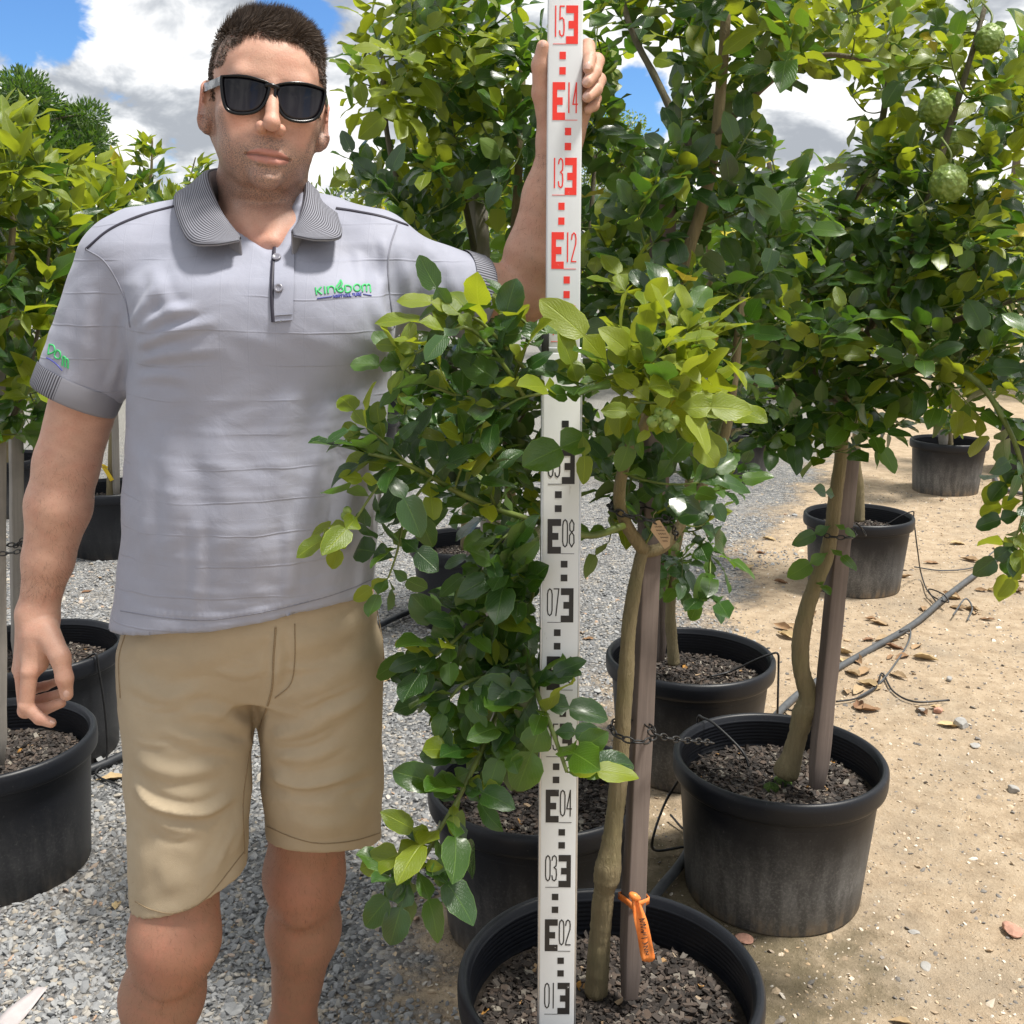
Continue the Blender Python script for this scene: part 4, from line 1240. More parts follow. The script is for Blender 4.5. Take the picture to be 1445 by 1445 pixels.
    # leaves
    MT['leaf0'] = leaf_mat('leaf_mature', (0.013, 0.044, 0.0085), (0.030, 0.088, 0.0140), (0.085, 0.140, 0.034), (0.10, 0.25, 0.014), 0.28, 0.24, 0.45)
    MT['leaf1'] = leaf_mat('leaf_green', (0.028, 0.085, 0.009), (0.060, 0.140, 0.0125), (0.110, 0.170, 0.034), (0.20, 0.37, 0.018), 0.35, 0.26, 0.35)
    MT['leaf2'] = leaf_mat('leaf_young', (0.120, 0.190, 0.0105), (0.230, 0.285, 0.0165), (0.200, 0.250, 0.038), (0.46, 0.54, 0.024), 0.42, 0.32)
    MT['leaf3'] = leaf_mat('leaf_yellow', (0.50, 0.36, 0.02), (0.62, 0.52, 0.03), (0.50, 0.42, 0.06), (0.7, 0.6, 0.05), 0.35, 0.4)
    MT['dead'] = None
    m, g, b, o = new_mat('dry_leaf')
    r = g('ShaderNodeObjectInfo').outputs['Random']
    n = g.noise(70, g('ShaderNodeTexCoord').outputs['Object'], 4)
    c = g.ramp(r, [(0, (0.20, 0.10, 0.05)), (0.35, (0.36, 0.22, 0.11)), (0.7, (0.46, 0.34, 0.20)), (1, (0.60, 0.46, 0.24))])
    setp(b, g, Base_Color=g.mix(g.math('MULTIPLY', n, 0.5), c, (0.10, 0.05, 0.025)), Roughness=0.8); MT['dead'] = m
    # makrut fruit
    m, g, b, o = new_mat('lime_rind')
    co = g('ShaderNodeTexCoord').outputs['Object']
    n, v = g.noise(70, co, 4), g('ShaderNodeTexVoronoi', Vector=co, Scale=190.0).outputs['Distance']
    setp(b, g, Base_Color=g.ramp(n, [(0.3, (0.115, 0.190, 0.030)), (0.7, (0.235, 0.320, 0.070))]), Roughness=0.45)
    bump(g, b, g.math('ADD', n, g.math('MULTIPLY', v, 0.6)), 0.6, 0.003); MT['lime'] = m
    # staff
    m, g, b, o = new_mat('staff_white')
    co = g('ShaderNodeTexCoord').outputs['Object']
    n = g.noise(20, g.vmath('MULTIPLY', co, (1, 1, 0.4)), 6, 0.65)
    sc = g.noise(120, g.vmath('MULTIPLY', co, (1, 1, 0.12)), 4, 0.7)
    c = g.mix(g.math('MULTIPLY', g.ss(n, 0.5, 0.75), 0.22), (0.66, 0.685, 0.70), (0.46, 0.47, 0.47))
    c = g.mix(g.math('MULTIPLY', g.ss(sc, 0.66, 0.72), 0.5), c, (0.30, 0.30, 0.29))
    setp(b, g, Base_Color=c, Roughness=0.42); MT['staff'] = m
    MT['alu'] = simple('aluminium', (0.52, 0.53, 0.54), 0.38, 0.12, 60, metal=0.8)
    def ink(name, col):
        m, g, b, o = new_mat(name)
        co = g('ShaderNodeTexCoord').outputs['Object']
        n = g.noise(90, co, 6, 0.7)
        setp(b, g, Base_Color=g.mix(g.ss(n, 0.665, 0.70), col, (0.60, 0.61, 0.61)), Roughness=0.45)
        return m
    MT['ink_black'] = ink('ink_black', (0.010, 0.010, 0.011))
    MT['ink_red'] = ink('ink_red', (0.80, 0.030, 0.014))
    MT['black_plastic'] = simple('black_plastic', (0.012, 0.012, 0.013), 0.45, 0.3, 60)
    MT['hose'] = simple('poly_hose', (0.075, 0.080, 0.085), 0.55, 0.3, 25)
    MT['hose_dark'] = simple('poly_hose_dark', (0.022, 0.025, 0.030), 0.5, 0.3, 25)
    m, g, b, o = new_mat('orange_tape')
    n = g.noise(60, g('ShaderNodeTexCoord').outputs['Object'], 3)
    setp(b, g, Base_Color=g.ramp(n, [(0.3, (0.80, 0.19, 0.030)), (0.7, (0.92, 0.30, 0.075))]), Roughness=0.4); MT['orange'] = m
    MT['yellow'] = simple('yellow_tag', (0.80, 0.55, 0.02), 0.45, 0.1, 60)
    MT['card'] = simple('card_tag', (0.42, 0.31, 0.20), 0.8, 0.15, 60)
    MT['ink_pen'] = simple('marker_pen', (0.03, 0.022, 0.02), 0.7, 0.2, 60)
    MT['paper'] = simple('paper', (0.44, 0.40, 0.40), 0.7, 0.08, 30)
    m, g, b, o = new_mat('clear_film')
    setp(b, g, Base_Color=(0.50, 0.53, 0.56), Roughness=0.35, Alpha=0.35); MT['film'] = m
    m, g, b, o = new_mat('stone')
    r = g('ShaderNodeObjectInfo').outputs['Random']
    n = g.noise(60, g('ShaderNodeTexCoord').outputs['Object'], 5, 0.65)
    setp(b, g, Base_Color=g.mix(n, (0.20, 0.195, 0.185), (0.46, 0.44, 0.41)), Roughness=0.85); bump(g, b, n, 0.5, 0.004); MT['stone'] = m
    MT['stone_pink'] = simple('stone_pink', (0.46, 0.25, 0.18), 0.85, 0.25, 60, 0.5, 0.004)
    m, g, b, o = new_mat('gravel')
    r = g('ShaderNodeNewGeometry').outputs['Random Per Island']
    n = g.noise(220, g('ShaderNodeTexCoord').outputs['Object'], 3)
    c = g.ramp(r, [(0.0, (0.150, 0.155, 0.161)), (0.25, (0.225, 0.231, 0.238)), (0.55, (0.295, 0.301, 0.306)), (0.80, (0.37, 0.370, 0.365)), (0.90, (0.37, 0.32, 0.25)), (0.965, (0.47, 0.44, 0.39)), (0.985, (0.40, 0.24, 0.14)), (1.0, (0.62, 0.60, 0.56))])
    setp(b, g, Base_Color=g.mix(g.math('MULTIPLY', n, 0.30), c, (0.13, 0.13, 0.125)), Roughness=0.85); MT['gravel'] = m
    m, g, b, o = new_mat('sand_grit')
    r = g('ShaderNodeNewGeometry').outputs['Random Per Island']
    c = g.ramp(r, [(0.0, (0.12, 0.11, 0.10)), (0.3, (0.24, 0.22, 0.20)), (0.55, (0.42, 0.30, 0.18)), (0.8, (0.52, 0.42, 0.30)), (1.0, (0.68, 0.63, 0.55))])
    setp(b, g, Base_Color=c, Roughness=0.85); MT['grit'] = m
    # ground: sandy yard on the right, crushed grey gravel on the left
    m, g, b, o = new_mat('yard_ground')
    co = g('ShaderNodeTexCoord').outputs['Object']
    s = g('ShaderNodeSeparateXYZ', Vector=co)
    n1, n2, n3, n4 = g.noise(1.6, co, 6, 0.6), g.noise(14, co, 6, 0.7), g.noise(85, co, 5, 0.75), g.noise(260, co, 3, 0.75)
    edge = g.math('SUBTRACT', s.outputs[0], g.math('ADD', -0.36, g.math('MULTIPLY', g.math('SUBTRACT', s.outputs[1], 1.8), 0.44)))
    edge = g.math('ADD', edge, g.math('ADD', g.math('MULTIPLY', g.math('SUBTRACT', n1, 0.5), 1.1), g.math('MULTIPLY', g.math('SUBTRACT', n2, 0.5), 0.5)))
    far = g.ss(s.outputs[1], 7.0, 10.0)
    sandf = g.ss(edge, -0.12, 0.16)
    sand = g.ramp(n2, [(0.25, (0.275, 0.203, 0.132)), (0.5, (0.425, 0.327, 0.223)), (0.78, (0.550, 0.445, 0.320))])
    sand = g.mix(g.math('MULTIPLY', g.ss(n3, 0.56, 0.72), 0.65), sand, (0.60, 0.52, 0.40))
    sand = g.mix(g.math('MULTIPLY', g.ss(n4, 0.60, 0.70), 0.55), sand, (0.22, 0.175, 0.13))
    sand = g.mix(g.math('MULTIPLY', g.ss(n1, 0.48, 0.70), 0.55), sand, (0.270, 0.228, 0.175))
    vor = g('ShaderNodeTexVoronoi', Vector=co, Scale=75.0)
    gv = g('ShaderNodeSeparateXYZ', Vector=vor.outputs['Color'])
    grav = g.ramp(gv.outputs[0], [(0.0, (0.120, 0.124, 0.128)), (0.5, (0.250, 0.254, 0.258)), (0.85, (0.390, 0.385, 0.375)), (1.0, (0.48, 0.44, 0.38))])
    grav = g.mix(g.math('MULTIPLY', g.ss(n1, 0.45, 0.7), 0.25), grav, (0.36, 0.30, 0.23))
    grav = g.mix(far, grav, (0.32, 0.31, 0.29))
    # damp, algae-stained ground round the watered pots
    x0 = g.math('SUBTRACT', s.outputs[0], 0.36); y0 = g.math('SUBTRACT', s.outputs[1], 2.05)
    damp = g.math('ADD', g.math('MULTIPLY', x0, x0), g.math('MULTIPLY', g.math('MULTIPLY', y0, y0), 0.6))
    damp = g.math('MULTIPLY', g.ss(g.math('ADD', damp, g.math('MULTIPLY', g.math('SUBTRACT', n2, 0.5), 0.5)), 0.30, 0.02), 0.75)
    sand = g.mix(damp, sand, g.mix(n3, (0.075, 0.068, 0.034), (0.16, 0.135, 0.085)))
    setp(b, g, Base_Color=g.mix(sandf, grav, sand), Roughness=0.92)
    b.inputs['Specular IOR Level'].default_value = 0.2
    hs = g.math('ADD', g.math('MULTIPLY', n2, 2.2), g.math('ADD', g.math('MULTIPLY', n3, 0.7), g.math('MULTIPLY', n4, 0.3)))
    hg = g.math('ADD', g.math('MULTIPLY', vor.outputs['Distance'], -2.5), n3)
    hmx = g('ShaderNodeMix', i0=sandf, i2=hg, i3=hs).outputs[0]
    bump(g, b, hmx, 0.95, 0.010)
    MT['ground'] = m
make_materials()
# ================================================================== the yard
RNG = np.random.default_rng(11)
def build_ground():
    nx, ny = 90, 110
    xs = np.concatenate([[-1200, -400, -120, -40, -15], np.linspace(-6, -1.7, 26)[:-1], np.linspace(-1.7, 2.9, 210), np.linspace(2.9, 8, 30)[1:], [16, 40, 120, 400, 1200]])
    ys = np.concatenate([[-40, -10, -2], np.linspace(0, 1.5, 10)[:-1], np.linspace(1.5, 6.0, 210), np.linspace(6.0, 14, 50)[1:], [20, 40, 100, 300, 900, 2500]])
    X, Y = np.meshgrid(xs, ys, indexing='ij')
    Z = gz(X, Y)
    Z[(np.abs(X) > 10) | (Y > 15) | (Y < -1)] = -0.006
    V = np.stack([X, Y, Z], -1).reshape(-1, 3)
    n2 = len(ys)
    i, j = np.meshgrid(np.arange(len(xs) - 1), np.arange(n2 - 1), indexing='ij')
    a = (i * n2 + j).ravel()
    F = np.stack([a, a + n2, a + n2 + 1, a + 1], 1)
    o = link('ground', mesh('ground', V, F), MT['ground'])
    tag(o, 'sandy yard floor with grey gravel on the left', 'ground', kind='structure')
def gz(x, y):
    z = 0.006 * np.sin(x * 2.1 + 1.3 * np.sin(y * 1.4)) * np.sin(y * 1.8 + 0.7) - 0.006
    f = np.clip(1.2 - np.abs(y - 3.5) / 4, 0, 1)
    return z + f * (0.0030 * np.sin(x * 17 + 2.2 * np.sin(y * 9)) * np.sin(y * 15 + 1.7 * np.sin(x * 8)) + 0.0016 * np.sin(x * 47 + 2 * np.sin(y * 31)) * np.sin(y * 43 + x * 13))
ICO = None
def pebbles(P, size, rng, flat=0.55):
    """low stones, one island each"""
    global ICO
    if ICO is None:
        bm = bmesh.new(); bmesh.ops.create_icosphere(bm, subdivisions=1, radius=1.0)
        bm.verts.ensure_lookup_table()
        ICO = (np.array([v.co[:] for v in bm.verts]), np.array([[v.index for v in f.verts] for f in bm.faces])); bm.free()
    v0, f0 = ICO
    n = len(P)
    V = v0[None] * (1 + rng.normal(0, 0.16, (n, len(v0), 1)))
    V = V * (size[:, None] * np.stack([rng.uniform(0.75, 1.3, n), rng.uniform(0.6, 1.0, n), rng.uniform(flat * 0.7, flat * 1.2, n)], 1))[:, None, :]
    a, tx, ty = rng.uniform(0, 6.28, n), rng.normal(0, 0.35, n), rng.normal(0, 0.35, n)
    V[..., 2] += V[..., 0] * tx[:, None] + V[..., 1] * ty[:, None]
    c, s = np.cos(a)[:, None], np.sin(a)[:, None]
    V = np.stack([V[..., 0] * c - V[..., 1] * s, V[..., 0] * s + V[..., 1] * c, V[..., 2]], -1) + P[:, None]
    F = f0[None] + (np.arange(n) * len(v0))[:, None, None]
    return V.reshape(-1, 3), F.reshape(-1, 3)
def in_pots(x, y):
    m = np.zeros(len(x), bool)
    for (px_, py_, r) in POT_SPOTS:
        m |= np.hypot(x - px_, y - py_) < r * 0.86
    return m
def build_gravel():
    rng = np.random.default_rng(3)
    def spread(n, y0, y1, side, jit):
        y = y0 + (y1 - y0) * rng.random(n) ** 1.25
        lim = -0.36 + (y - 1.8) * 0.44
        wv = 0.16 * np.sin(y * 5.1) + 0.10 * np.sin(y * 11 + 1)
        if side < 0:
            x = rng.uniform(-0.62 * y - 0.15, lim + wv + np.abs(rng.normal(0, jit, n)))
        else:
            x = rng.uniform(lim + wv - np.abs(rng.normal(0, jit, n)), 0.62 * y + 0.2)
        k = (x > -0.62 * y - 0.2) & (x < 0.62 * y + 0.2) & ~in_pots(x, y)
        return x[k], y[k]
    x, y = spread(42000, 1.65, 6.2, -1, 0.10)
    sz = rng.gamma(3.6, 0.00115, len(x)) + 0.0020
    V, F = pebbles(np.stack([x, y, gz(x, y) + sz * 0.18], 1), sz, rng)
    tag(link('gravel', mesh('gravel', V, F, False), MT['gravel']), 'loose grey crushed gravel covering the left of the yard', 'gravel', kind='stuff')
    x, y = spread(24000, 1.6, 7.5, 1, 0.3)
    sz = rng.gamma(1.6, 0.00115, len(x)) + 0.0011
    V, F = pebbles(np.stack([x, y, gz(x, y) + sz * 0.1], 1), sz, rng)
    x2, y2 = spread(1500, 1.6, 7.0, 1, 0.3)
    s2 = rng.gamma(2.0, 0.0018, len(x2)) + 0.003
    V2, F2 = pebbles(np.stack([x2, y2, gz(x2, y2) + s2 * 0.05], 1), s2, rng, 0.4)
    F = np.vstack([F, F2 + len(V)]); V = np.vstack([V, V2])
    tag(link('grit', mesh('grit', V, F, False), MT['grit']), 'fine stone grit strewn over the sandy ground', 'grit', kind='stuff')

# ------------------------------------------------------------------ pots
POT_R, POT_H, SOIL_Z = 0.245, 0.345, 0.272
POT_SPOTS = []
POT_PROTO = {}
def pot_meshes():
    pr = [(0.0, 0.006), (0.190, 0.006), (0.199, 0.0), (0.205, 0.006), (0.212, 0.10), (0.222, 0.22), (0.2275, 0.292), (0.228, 0.296)]
    rim = [(0.2285, 0.292), (0.2405, 0.2925), (0.2440, 0.297), (0.2455, 0.306), (0.2460, 0.326), (0.2450, 0.338), (0.2405, 0.3445), (0.2345, 0.3450), (0.2295, 0.341), (0.2280, 0.332)]
    zz = 0.332
    while zz > 0.275:
        rim += [(0.2262, zz - 0.002), (0.2245, zz - 0.005), (0.2262, zz - 0.008)]
        zz -= 0.009
    rim += [(0.2235, 0.262)]
    POT_PROTO['shell'] = MB().lathe(pr, 96).mesh('pot_shell')
    POT_PROTO['rim'] = MB().lathe(rim, 96).mesh('pot_rim')
    rng = np.random.default_rng(21)
    rr = np.concatenate([[0.0], np.linspace(0.02, 0.224, 13)])
    seg = 48
    V = []
    for r in rr:
        for i in range(seg):
            t = i / seg * 2 * math.pi
            V.append((r * math.cos(t), r * math.sin(t), SOIL_Z - 0.006 + 0.005 * math.sin(r * 60 + 2 * math.cos(t * 2)) - 0.010 * (r / 0.224) ** 4))
    F = [(i * seg + j, i * seg + (j + 1) % seg, (i + 1) * seg + (j + 1) % seg, (i + 1) * seg + j) for i in range(len(rr) - 1) for j in range(seg)]
    POT_PROTO['soil'] = mesh('soil', V, F)
    n = 4600
    r, t = 0.209 * np.sqrt(rng.random(n)), rng.uniform(0, 6.283, n)
    c = np.stack([r * np.cos(t), r * np.sin(t), SOIL_Z - 0.001 + rng.normal(0, 0.0028, n) - 0.010 * (r / 0.224) ** 4], 1)
    L, Wd, H = rng.gamma(5, 0.00092, n) + 0.0014, rng.gamma(5, 0.00052, n) + 0.0012, rng.uniform(0.0008, 0.0020, n)
    q = np.array([(x, y, z) for x in (-1, 1) for y in (-1, 1) for z in (-1, 1)], float)
    B = q[None] * np.stack([L, Wd, H], 1)[:, None] * (1 + rng.normal(0, 0.22, (n, 8, 3)))
    a, b2 = rng.uniform(0, 6.283, n), rng.normal(0, 0.5, n)
    cb, sb = np.cos(b2)[:, None], np.sin(b2)[:, None]
    B = np.stack([B[..., 0] * cb - B[..., 2] * sb, B[..., 1], B[..., 0] * sb + B[..., 2] * cb], -1)
    ca, sa = np.cos(a)[:, None], np.sin(a)[:, None]
    B = np.stack([B[..., 0] * ca - B[..., 1] * sa, B[..., 0] * sa + B[..., 1] * ca, B[..., 2]], -1) + c[:, None]
    f = np.array([(0, 1, 3, 2), (4, 6, 7, 5), (0, 4, 5, 1), (2, 3, 7, 6), (0, 2, 6, 4), (1, 5, 7, 3)])
    POT_PROTO['chips'] = mesh('bark_chips', B.reshape(-1, 3), (f[None] + (np.arange(n) * 8)[:, None, None]).reshape(-1, 4), False)
    for k, mt in (('shell', 'pot'), ('rim', 'pot'), ('soil', 'soil'), ('chips', 'chip')):
        POT_PROTO[k].materials.append(MT[mt])
def make_pot(x, y, label, rz=0.0, dust=0.5, chips=True, s=1.0):
    o = empty('plant_pot', (x, y, gz(x, y) - 0.001), rz)
    o.scale = (s, s, s)
    tag(o, label, 'plant pot', 'black nursery pots standing in the yard')
    for nm in ('shell', 'rim'):
        link(nm, POT_PROTO[nm], None, o).color = (dust, dust, dust, 1)
    so = link('soil', POT_PROTO['soil'], None, o)
    if chips:
        c = link('bark_chips', POT_PROTO['chips'], None, so)
        c['kind'] = 'stuff'
    return o

# ------------------------------------------------------------------ stakes, ties, hoses
def stake(p0, p1, wd, label, mat='stake', twist=0.0, group=None):
    p0, p1 = np.asarray(p0, float), np.asarray(p1, float)
    d = (p1 - p0); L = np.linalg.norm(d)
    R = rot_to(d) @ np.array(Matrix.Rotation(twist, 3, 'Z'))
    V, F = [], []
    rng = np.random.default_rng(int(abs(p0[0] * 1000)) + 7)
    n = 14
    for i in range(n + 1):
        t = i / n
        k = wd / 2 * (1 + rng.normal(0, 0.015)) * (1 if i else 0.72)
        for a, b in ((-1, -1), (1, -1), (1, 1), (-1, 1)):
            V.append((a * k + rng.normal(0, 0.0004), b * k + rng.normal(0, 0.0004), t * L))
    for i in range(n):
        for j in range(4):
            F.append((i * 4 + j, i * 4 + (j + 1) % 4, (i + 1) * 4 + (j + 1) % 4, (i + 1) * 4 + j))
    F += [(3, 2, 1, 0), tuple(n * 4 + j for j in range(4))]
    me = mesh('timber_stake', V, F, False)
    bevel(me, wd * 0.07, 2, 60)
    o = link('timber_stake', me, MT[mat])
    o.matrix_world = Matrix.Translation(p0) @ Matrix(R.tolist()).to_4x4()
    tag(o, label, 'stake', group)
    return o
def on_seg(a, b, t):
    return np.asarray(a, float) * (1 - t) + np.asarray(b, float) * t
def hose(name, pts, r, label, cat, mat='hose', n=80, seg=10, group=None):
    P = spline(pts, n)
    o0 = P[0].copy()
    o = link(name, MB().tube(P - o0, r, seg).mesh(name), MT[mat], None, tuple(o0))
    return tag(o, label, cat, group)
def chain_tie(c, rx, ry, label, tail=(), tilt=0.0, link_l=0.0155):
    """plastic chain-lock tie: flat links round trunk and stake, with a loose tail"""
    c = np.asarray(c, float)
    t = np.linspace(0, 2 * math.pi, 80)
    loop = np.stack([c[0] + rx * np.cos(t), c[1] + ry * np.sin(t), c[2] + tilt * np.cos(t)], 1)
    runs = [loop]
    if len(tail):
        runs.append(spline(tail, 40))
    e = empty('chain_tie', tuple(c))
    tag(e, label, 'tie')
    first = None
    for P in runs:
        d = np.concatenate([[0], np.cumsum(np.linalg.norm(np.diff(P, axis=0), axis=1))])
        k = max(2, int(d[-1] / link_l))
        for i in range(k):
            q = np.array([np.interp((i + 0.5) / k * d[-1], d, P[:, j]) for j in range(3)])
            q2 = np.array([np.interp((i + 0.9) / k * d[-1], d, P[:, j]) for j in range(3)])
            if first is None:
                a = np.linspace(0, 2 * math.pi, 17)[:-1]
                mb = MB()
                ring = np.stack([np.cos(a) * link_l * 0.60, np.sin(a) * link_l * 0.30, 0 * a], 1)
                ring = np.vstack([ring, ring[:1]])
                mb.tube(ring, 0.0015, 6, False)
                first = mb.mesh('link'); first.materials.append(MT['black_plastic'])
            o = link('link', first, None, e)
            dv = Vector(q2 - q).normalized()
            zax = Vector((0, 0, 1)) if i % 2 else Vector((c - q)) + Vector((0, 0, 1e-4))
            y = zax.cross(dv).normalized(); z = dv.cross(y)
            M = Matrix((dv, y, z)).transposed().to_4x4()
            o.matrix_local = Matrix.Translation(q - c) @ M
    return e
# ================================================================== measuring staff
GLY = {'0': [[(.5, 0), (.15, .06), (0, .2), (0, .8), (.15, .94), (.5, 1), (.85, .94), (1, .8), (1, .2), (.85, .06), (.5, 0)]],
       '1': [[(.5, 0), (.5, 1)]],
       '2': [[(0, .78), (.12, .94), (.5, 1), (.88, .94), (1, .8), (.95, .62), (.1, .12), (0, 0), (1, 0)]],
       '3': [[(0, .82), (.15, .95), (.5, 1), (.88, .94), (1, .8), (.9, .6), (.45, .53), (.9, .46), (1, .25), (.88, .06), (.5, 0), (.12, .05), (0, .2)]],
       '4': [[(.75, 0), (.75, 1), (0, .28), (1, .28)]],
       '5': [[(1, 1), (.1, 1), (.05, .56), (.5, .62), (.9, .55), (1, .38), (1, .2), (.88, .05), (.5, 0), (.1, .05), (0, .18)]],
       '6': [[(1, .85), (.85, .96), (.5, 1), (.15, .94), (0, .8), (0, .2), (.15, .05), (.5, 0), (.85, .05), (1, .2), (1, .42), (.85, .55), (.5, .58), (.1, .5)]],
       '7': [[(0, 1), (1, 1), (.4, 0)]],
       '8': [[(.5, .54), (.1, .62), (.05, .85), (.5, 1), (.95, .85), (.9, .62), (.5, .54), (.05, .42), (0, .15), (.5, 0), (1, .15), (.95, .42), (.5, .54)]],
       '9': [[(0, .15), (.15, .04), (.5, 0), (.85, .06), (1, .2), (1, .8), (.85, .95), (.5, 1), (.15, .95), (0, .8), (0, .58), (.15, .45), (.5, .42), (.9, .5)]]}
def flat_stroke(mb, pts, wd, y0, thick=0.0004):
    """stroke on the staff face: pts (x, z), raised thick towards -y"""
    for i in range(len(pts) - 1):
        a, b = np.array(pts[i], float), np.array(pts[i + 1], float)
        d = b - a; L = np.linalg.norm(d)
        if L < 1e-7:
            continue
        d /= L; nn = np.array((-d[1], d[0])) * wd / 2
        a2, b2 = a - d * wd * 0.45, b + d * wd * 0.45
        q = [a2 - nn, b2 - nn, b2 + nn, a2 + nn]
        e = 0.00001 * (i % 7)
        V = [(p[0], y0 - thick - e, p[1]) for p in q] + [(p[0], y0, p[1]) for p in q]
        mb.add(V, [(0, 1, 2, 3), (0, 4, 5, 1), (1, 5, 6, 2), (2, 6, 7, 3), (3, 7, 4, 0)])
def build_staff():
    p1, p15 = W(785.5, 1431, 1.363), W(797, 61, 1.520)
    dv = (p15 - p1) / 1.4
    k = np.linalg.norm(dv)
    zl = dv / k
    xl = np.array((1.0, 0, 0)); xl -= zl * xl.dot(zl); xl /= np.linalg.norm(xl)
    yl = np.cross(zl, xl)
    o = empty('levelling_staff')
    o.matrix_world = Matrix.Translation(p1 - dv * 0.1) @ Matrix(np.stack([xl, yl, zl], 1).tolist()).to_4x4()
    tag(o, 'white levelling staff with red and black scale held upright in the front pot', 'measuring staff')
    def section(name, w, d, z0, z1, y0, xo, mat):
        mb = MB().box((xo, y0 + d / 2, (z0 + z1) / 2), (w, d, z1 - z0))
        me = mb.mesh(name); bevel(me, 0.0022, 3)
        return link(name, me, mat, o)
    WL, WU = 0.0525, 0.0470
    XU = 0.0008
    lo = section('lower_section', WL, 0.026, -0.004, 1.085 * k, 0.0, 0.0, MT['staff'])
    up = section('upper_section', WU, 0.020, 0.60 * k, 1.95 * k, 0.0030, XU, MT['staff'])
    # bare metal edges of the lower channel and plastic joint clip
    for s in (-1, 1):
        link('edge_strip', bevel(MB().box((s * (WL / 2 + 0.0004), 0.011, 0.54 * k), (0.0034, 0.0215, 1.075 * k)).mesh('edge_strip'), 0.001, 2), MT['alu'], lo)
    link('joint_clip', bevel(MB().box((-WL / 2 + 0.003, 0.010, 1.097 * k), (0.010, 0.024, 0.030)).mesh('joint_clip'), 0.0015, 2), MT['black_plastic'], o)
    link('joint_collar', bevel(MB().box((0.0, 0.0138, 1.086 * k), (WL + 0.002, 0.026, 0.012)).mesh('joint_collar'), 0.0015, 2), MT['alu'], o)
    for dm in range(1, 17):
        if dm == 10:
            continue
        red = dm >= 11
        w, y0, xo = (WU, 0.0030, XU) if red else (WL, 0.0, 0.0)
        ink = MT['ink_red' if red else 'ink_black']
        X = lambda u: xo + (u - 0.5) * w
        odd = dm % 2
        z = dm * 0.1 * k
        par = up if red else lo
        cm = 0.01 * k
        mb = MB()
        def blk(u0, u1, a, b):
            mb.box(((X(u0) + X(u1)) / 2, y0 - 0.0001, z + (a + b) / 2 * cm), (X(u1) - X(u0), 0.0007, (b - a) * cm))
        e0, e1 = (0.52, 0.86) if odd else (0.15, 0.51)
        sp = (0.74, 0.86) if odd else (0.15, 0.28)
        blk(sp[0], sp[1], 0, 5)
        arm = (e0, sp[0]) if odd else (sp[1], e1)
        for a in (0, 2, 4):
            L = arm if a != 2 else ((arm[0] + 0.07, arm[1]) if odd else (arm[0], arm[1] - 0.07))
            blk(L[0], L[1], a, a + 1)
        link('scale_mark', mb.mesh('scale_mark', False), ink, par)
        for a in (6, 8):
            mb = MB(); c = 0.60 if odd else 0.43
            if not red:
                c -= 0.0
            blk(c - 0.09, c + 0.09, a, a + 0.98)
            link('scale_square', mb.mesh('scale_square', False), ink, par)
        mb = MB()
        u0 = 0.16 if odd else 0.555
        gw = 0.125
        for i, ch in enumerate('%02d' % dm):
            for s_ in GLY[ch]:
                flat_stroke(mb, [(X(u0 + i * 0.178) + q[0] * gw * w, z + (1.0 + q[1] * 3.9) * cm) for q in s_], 0.0017, y0)
        flat_stroke(mb, [(X(0.16 if odd else 0.52), z), (X(0.52 if odd else 0.86), z)], 0.0007, y0)
        link('numeral', mb.mesh('numeral', False), ink, par)
    return o

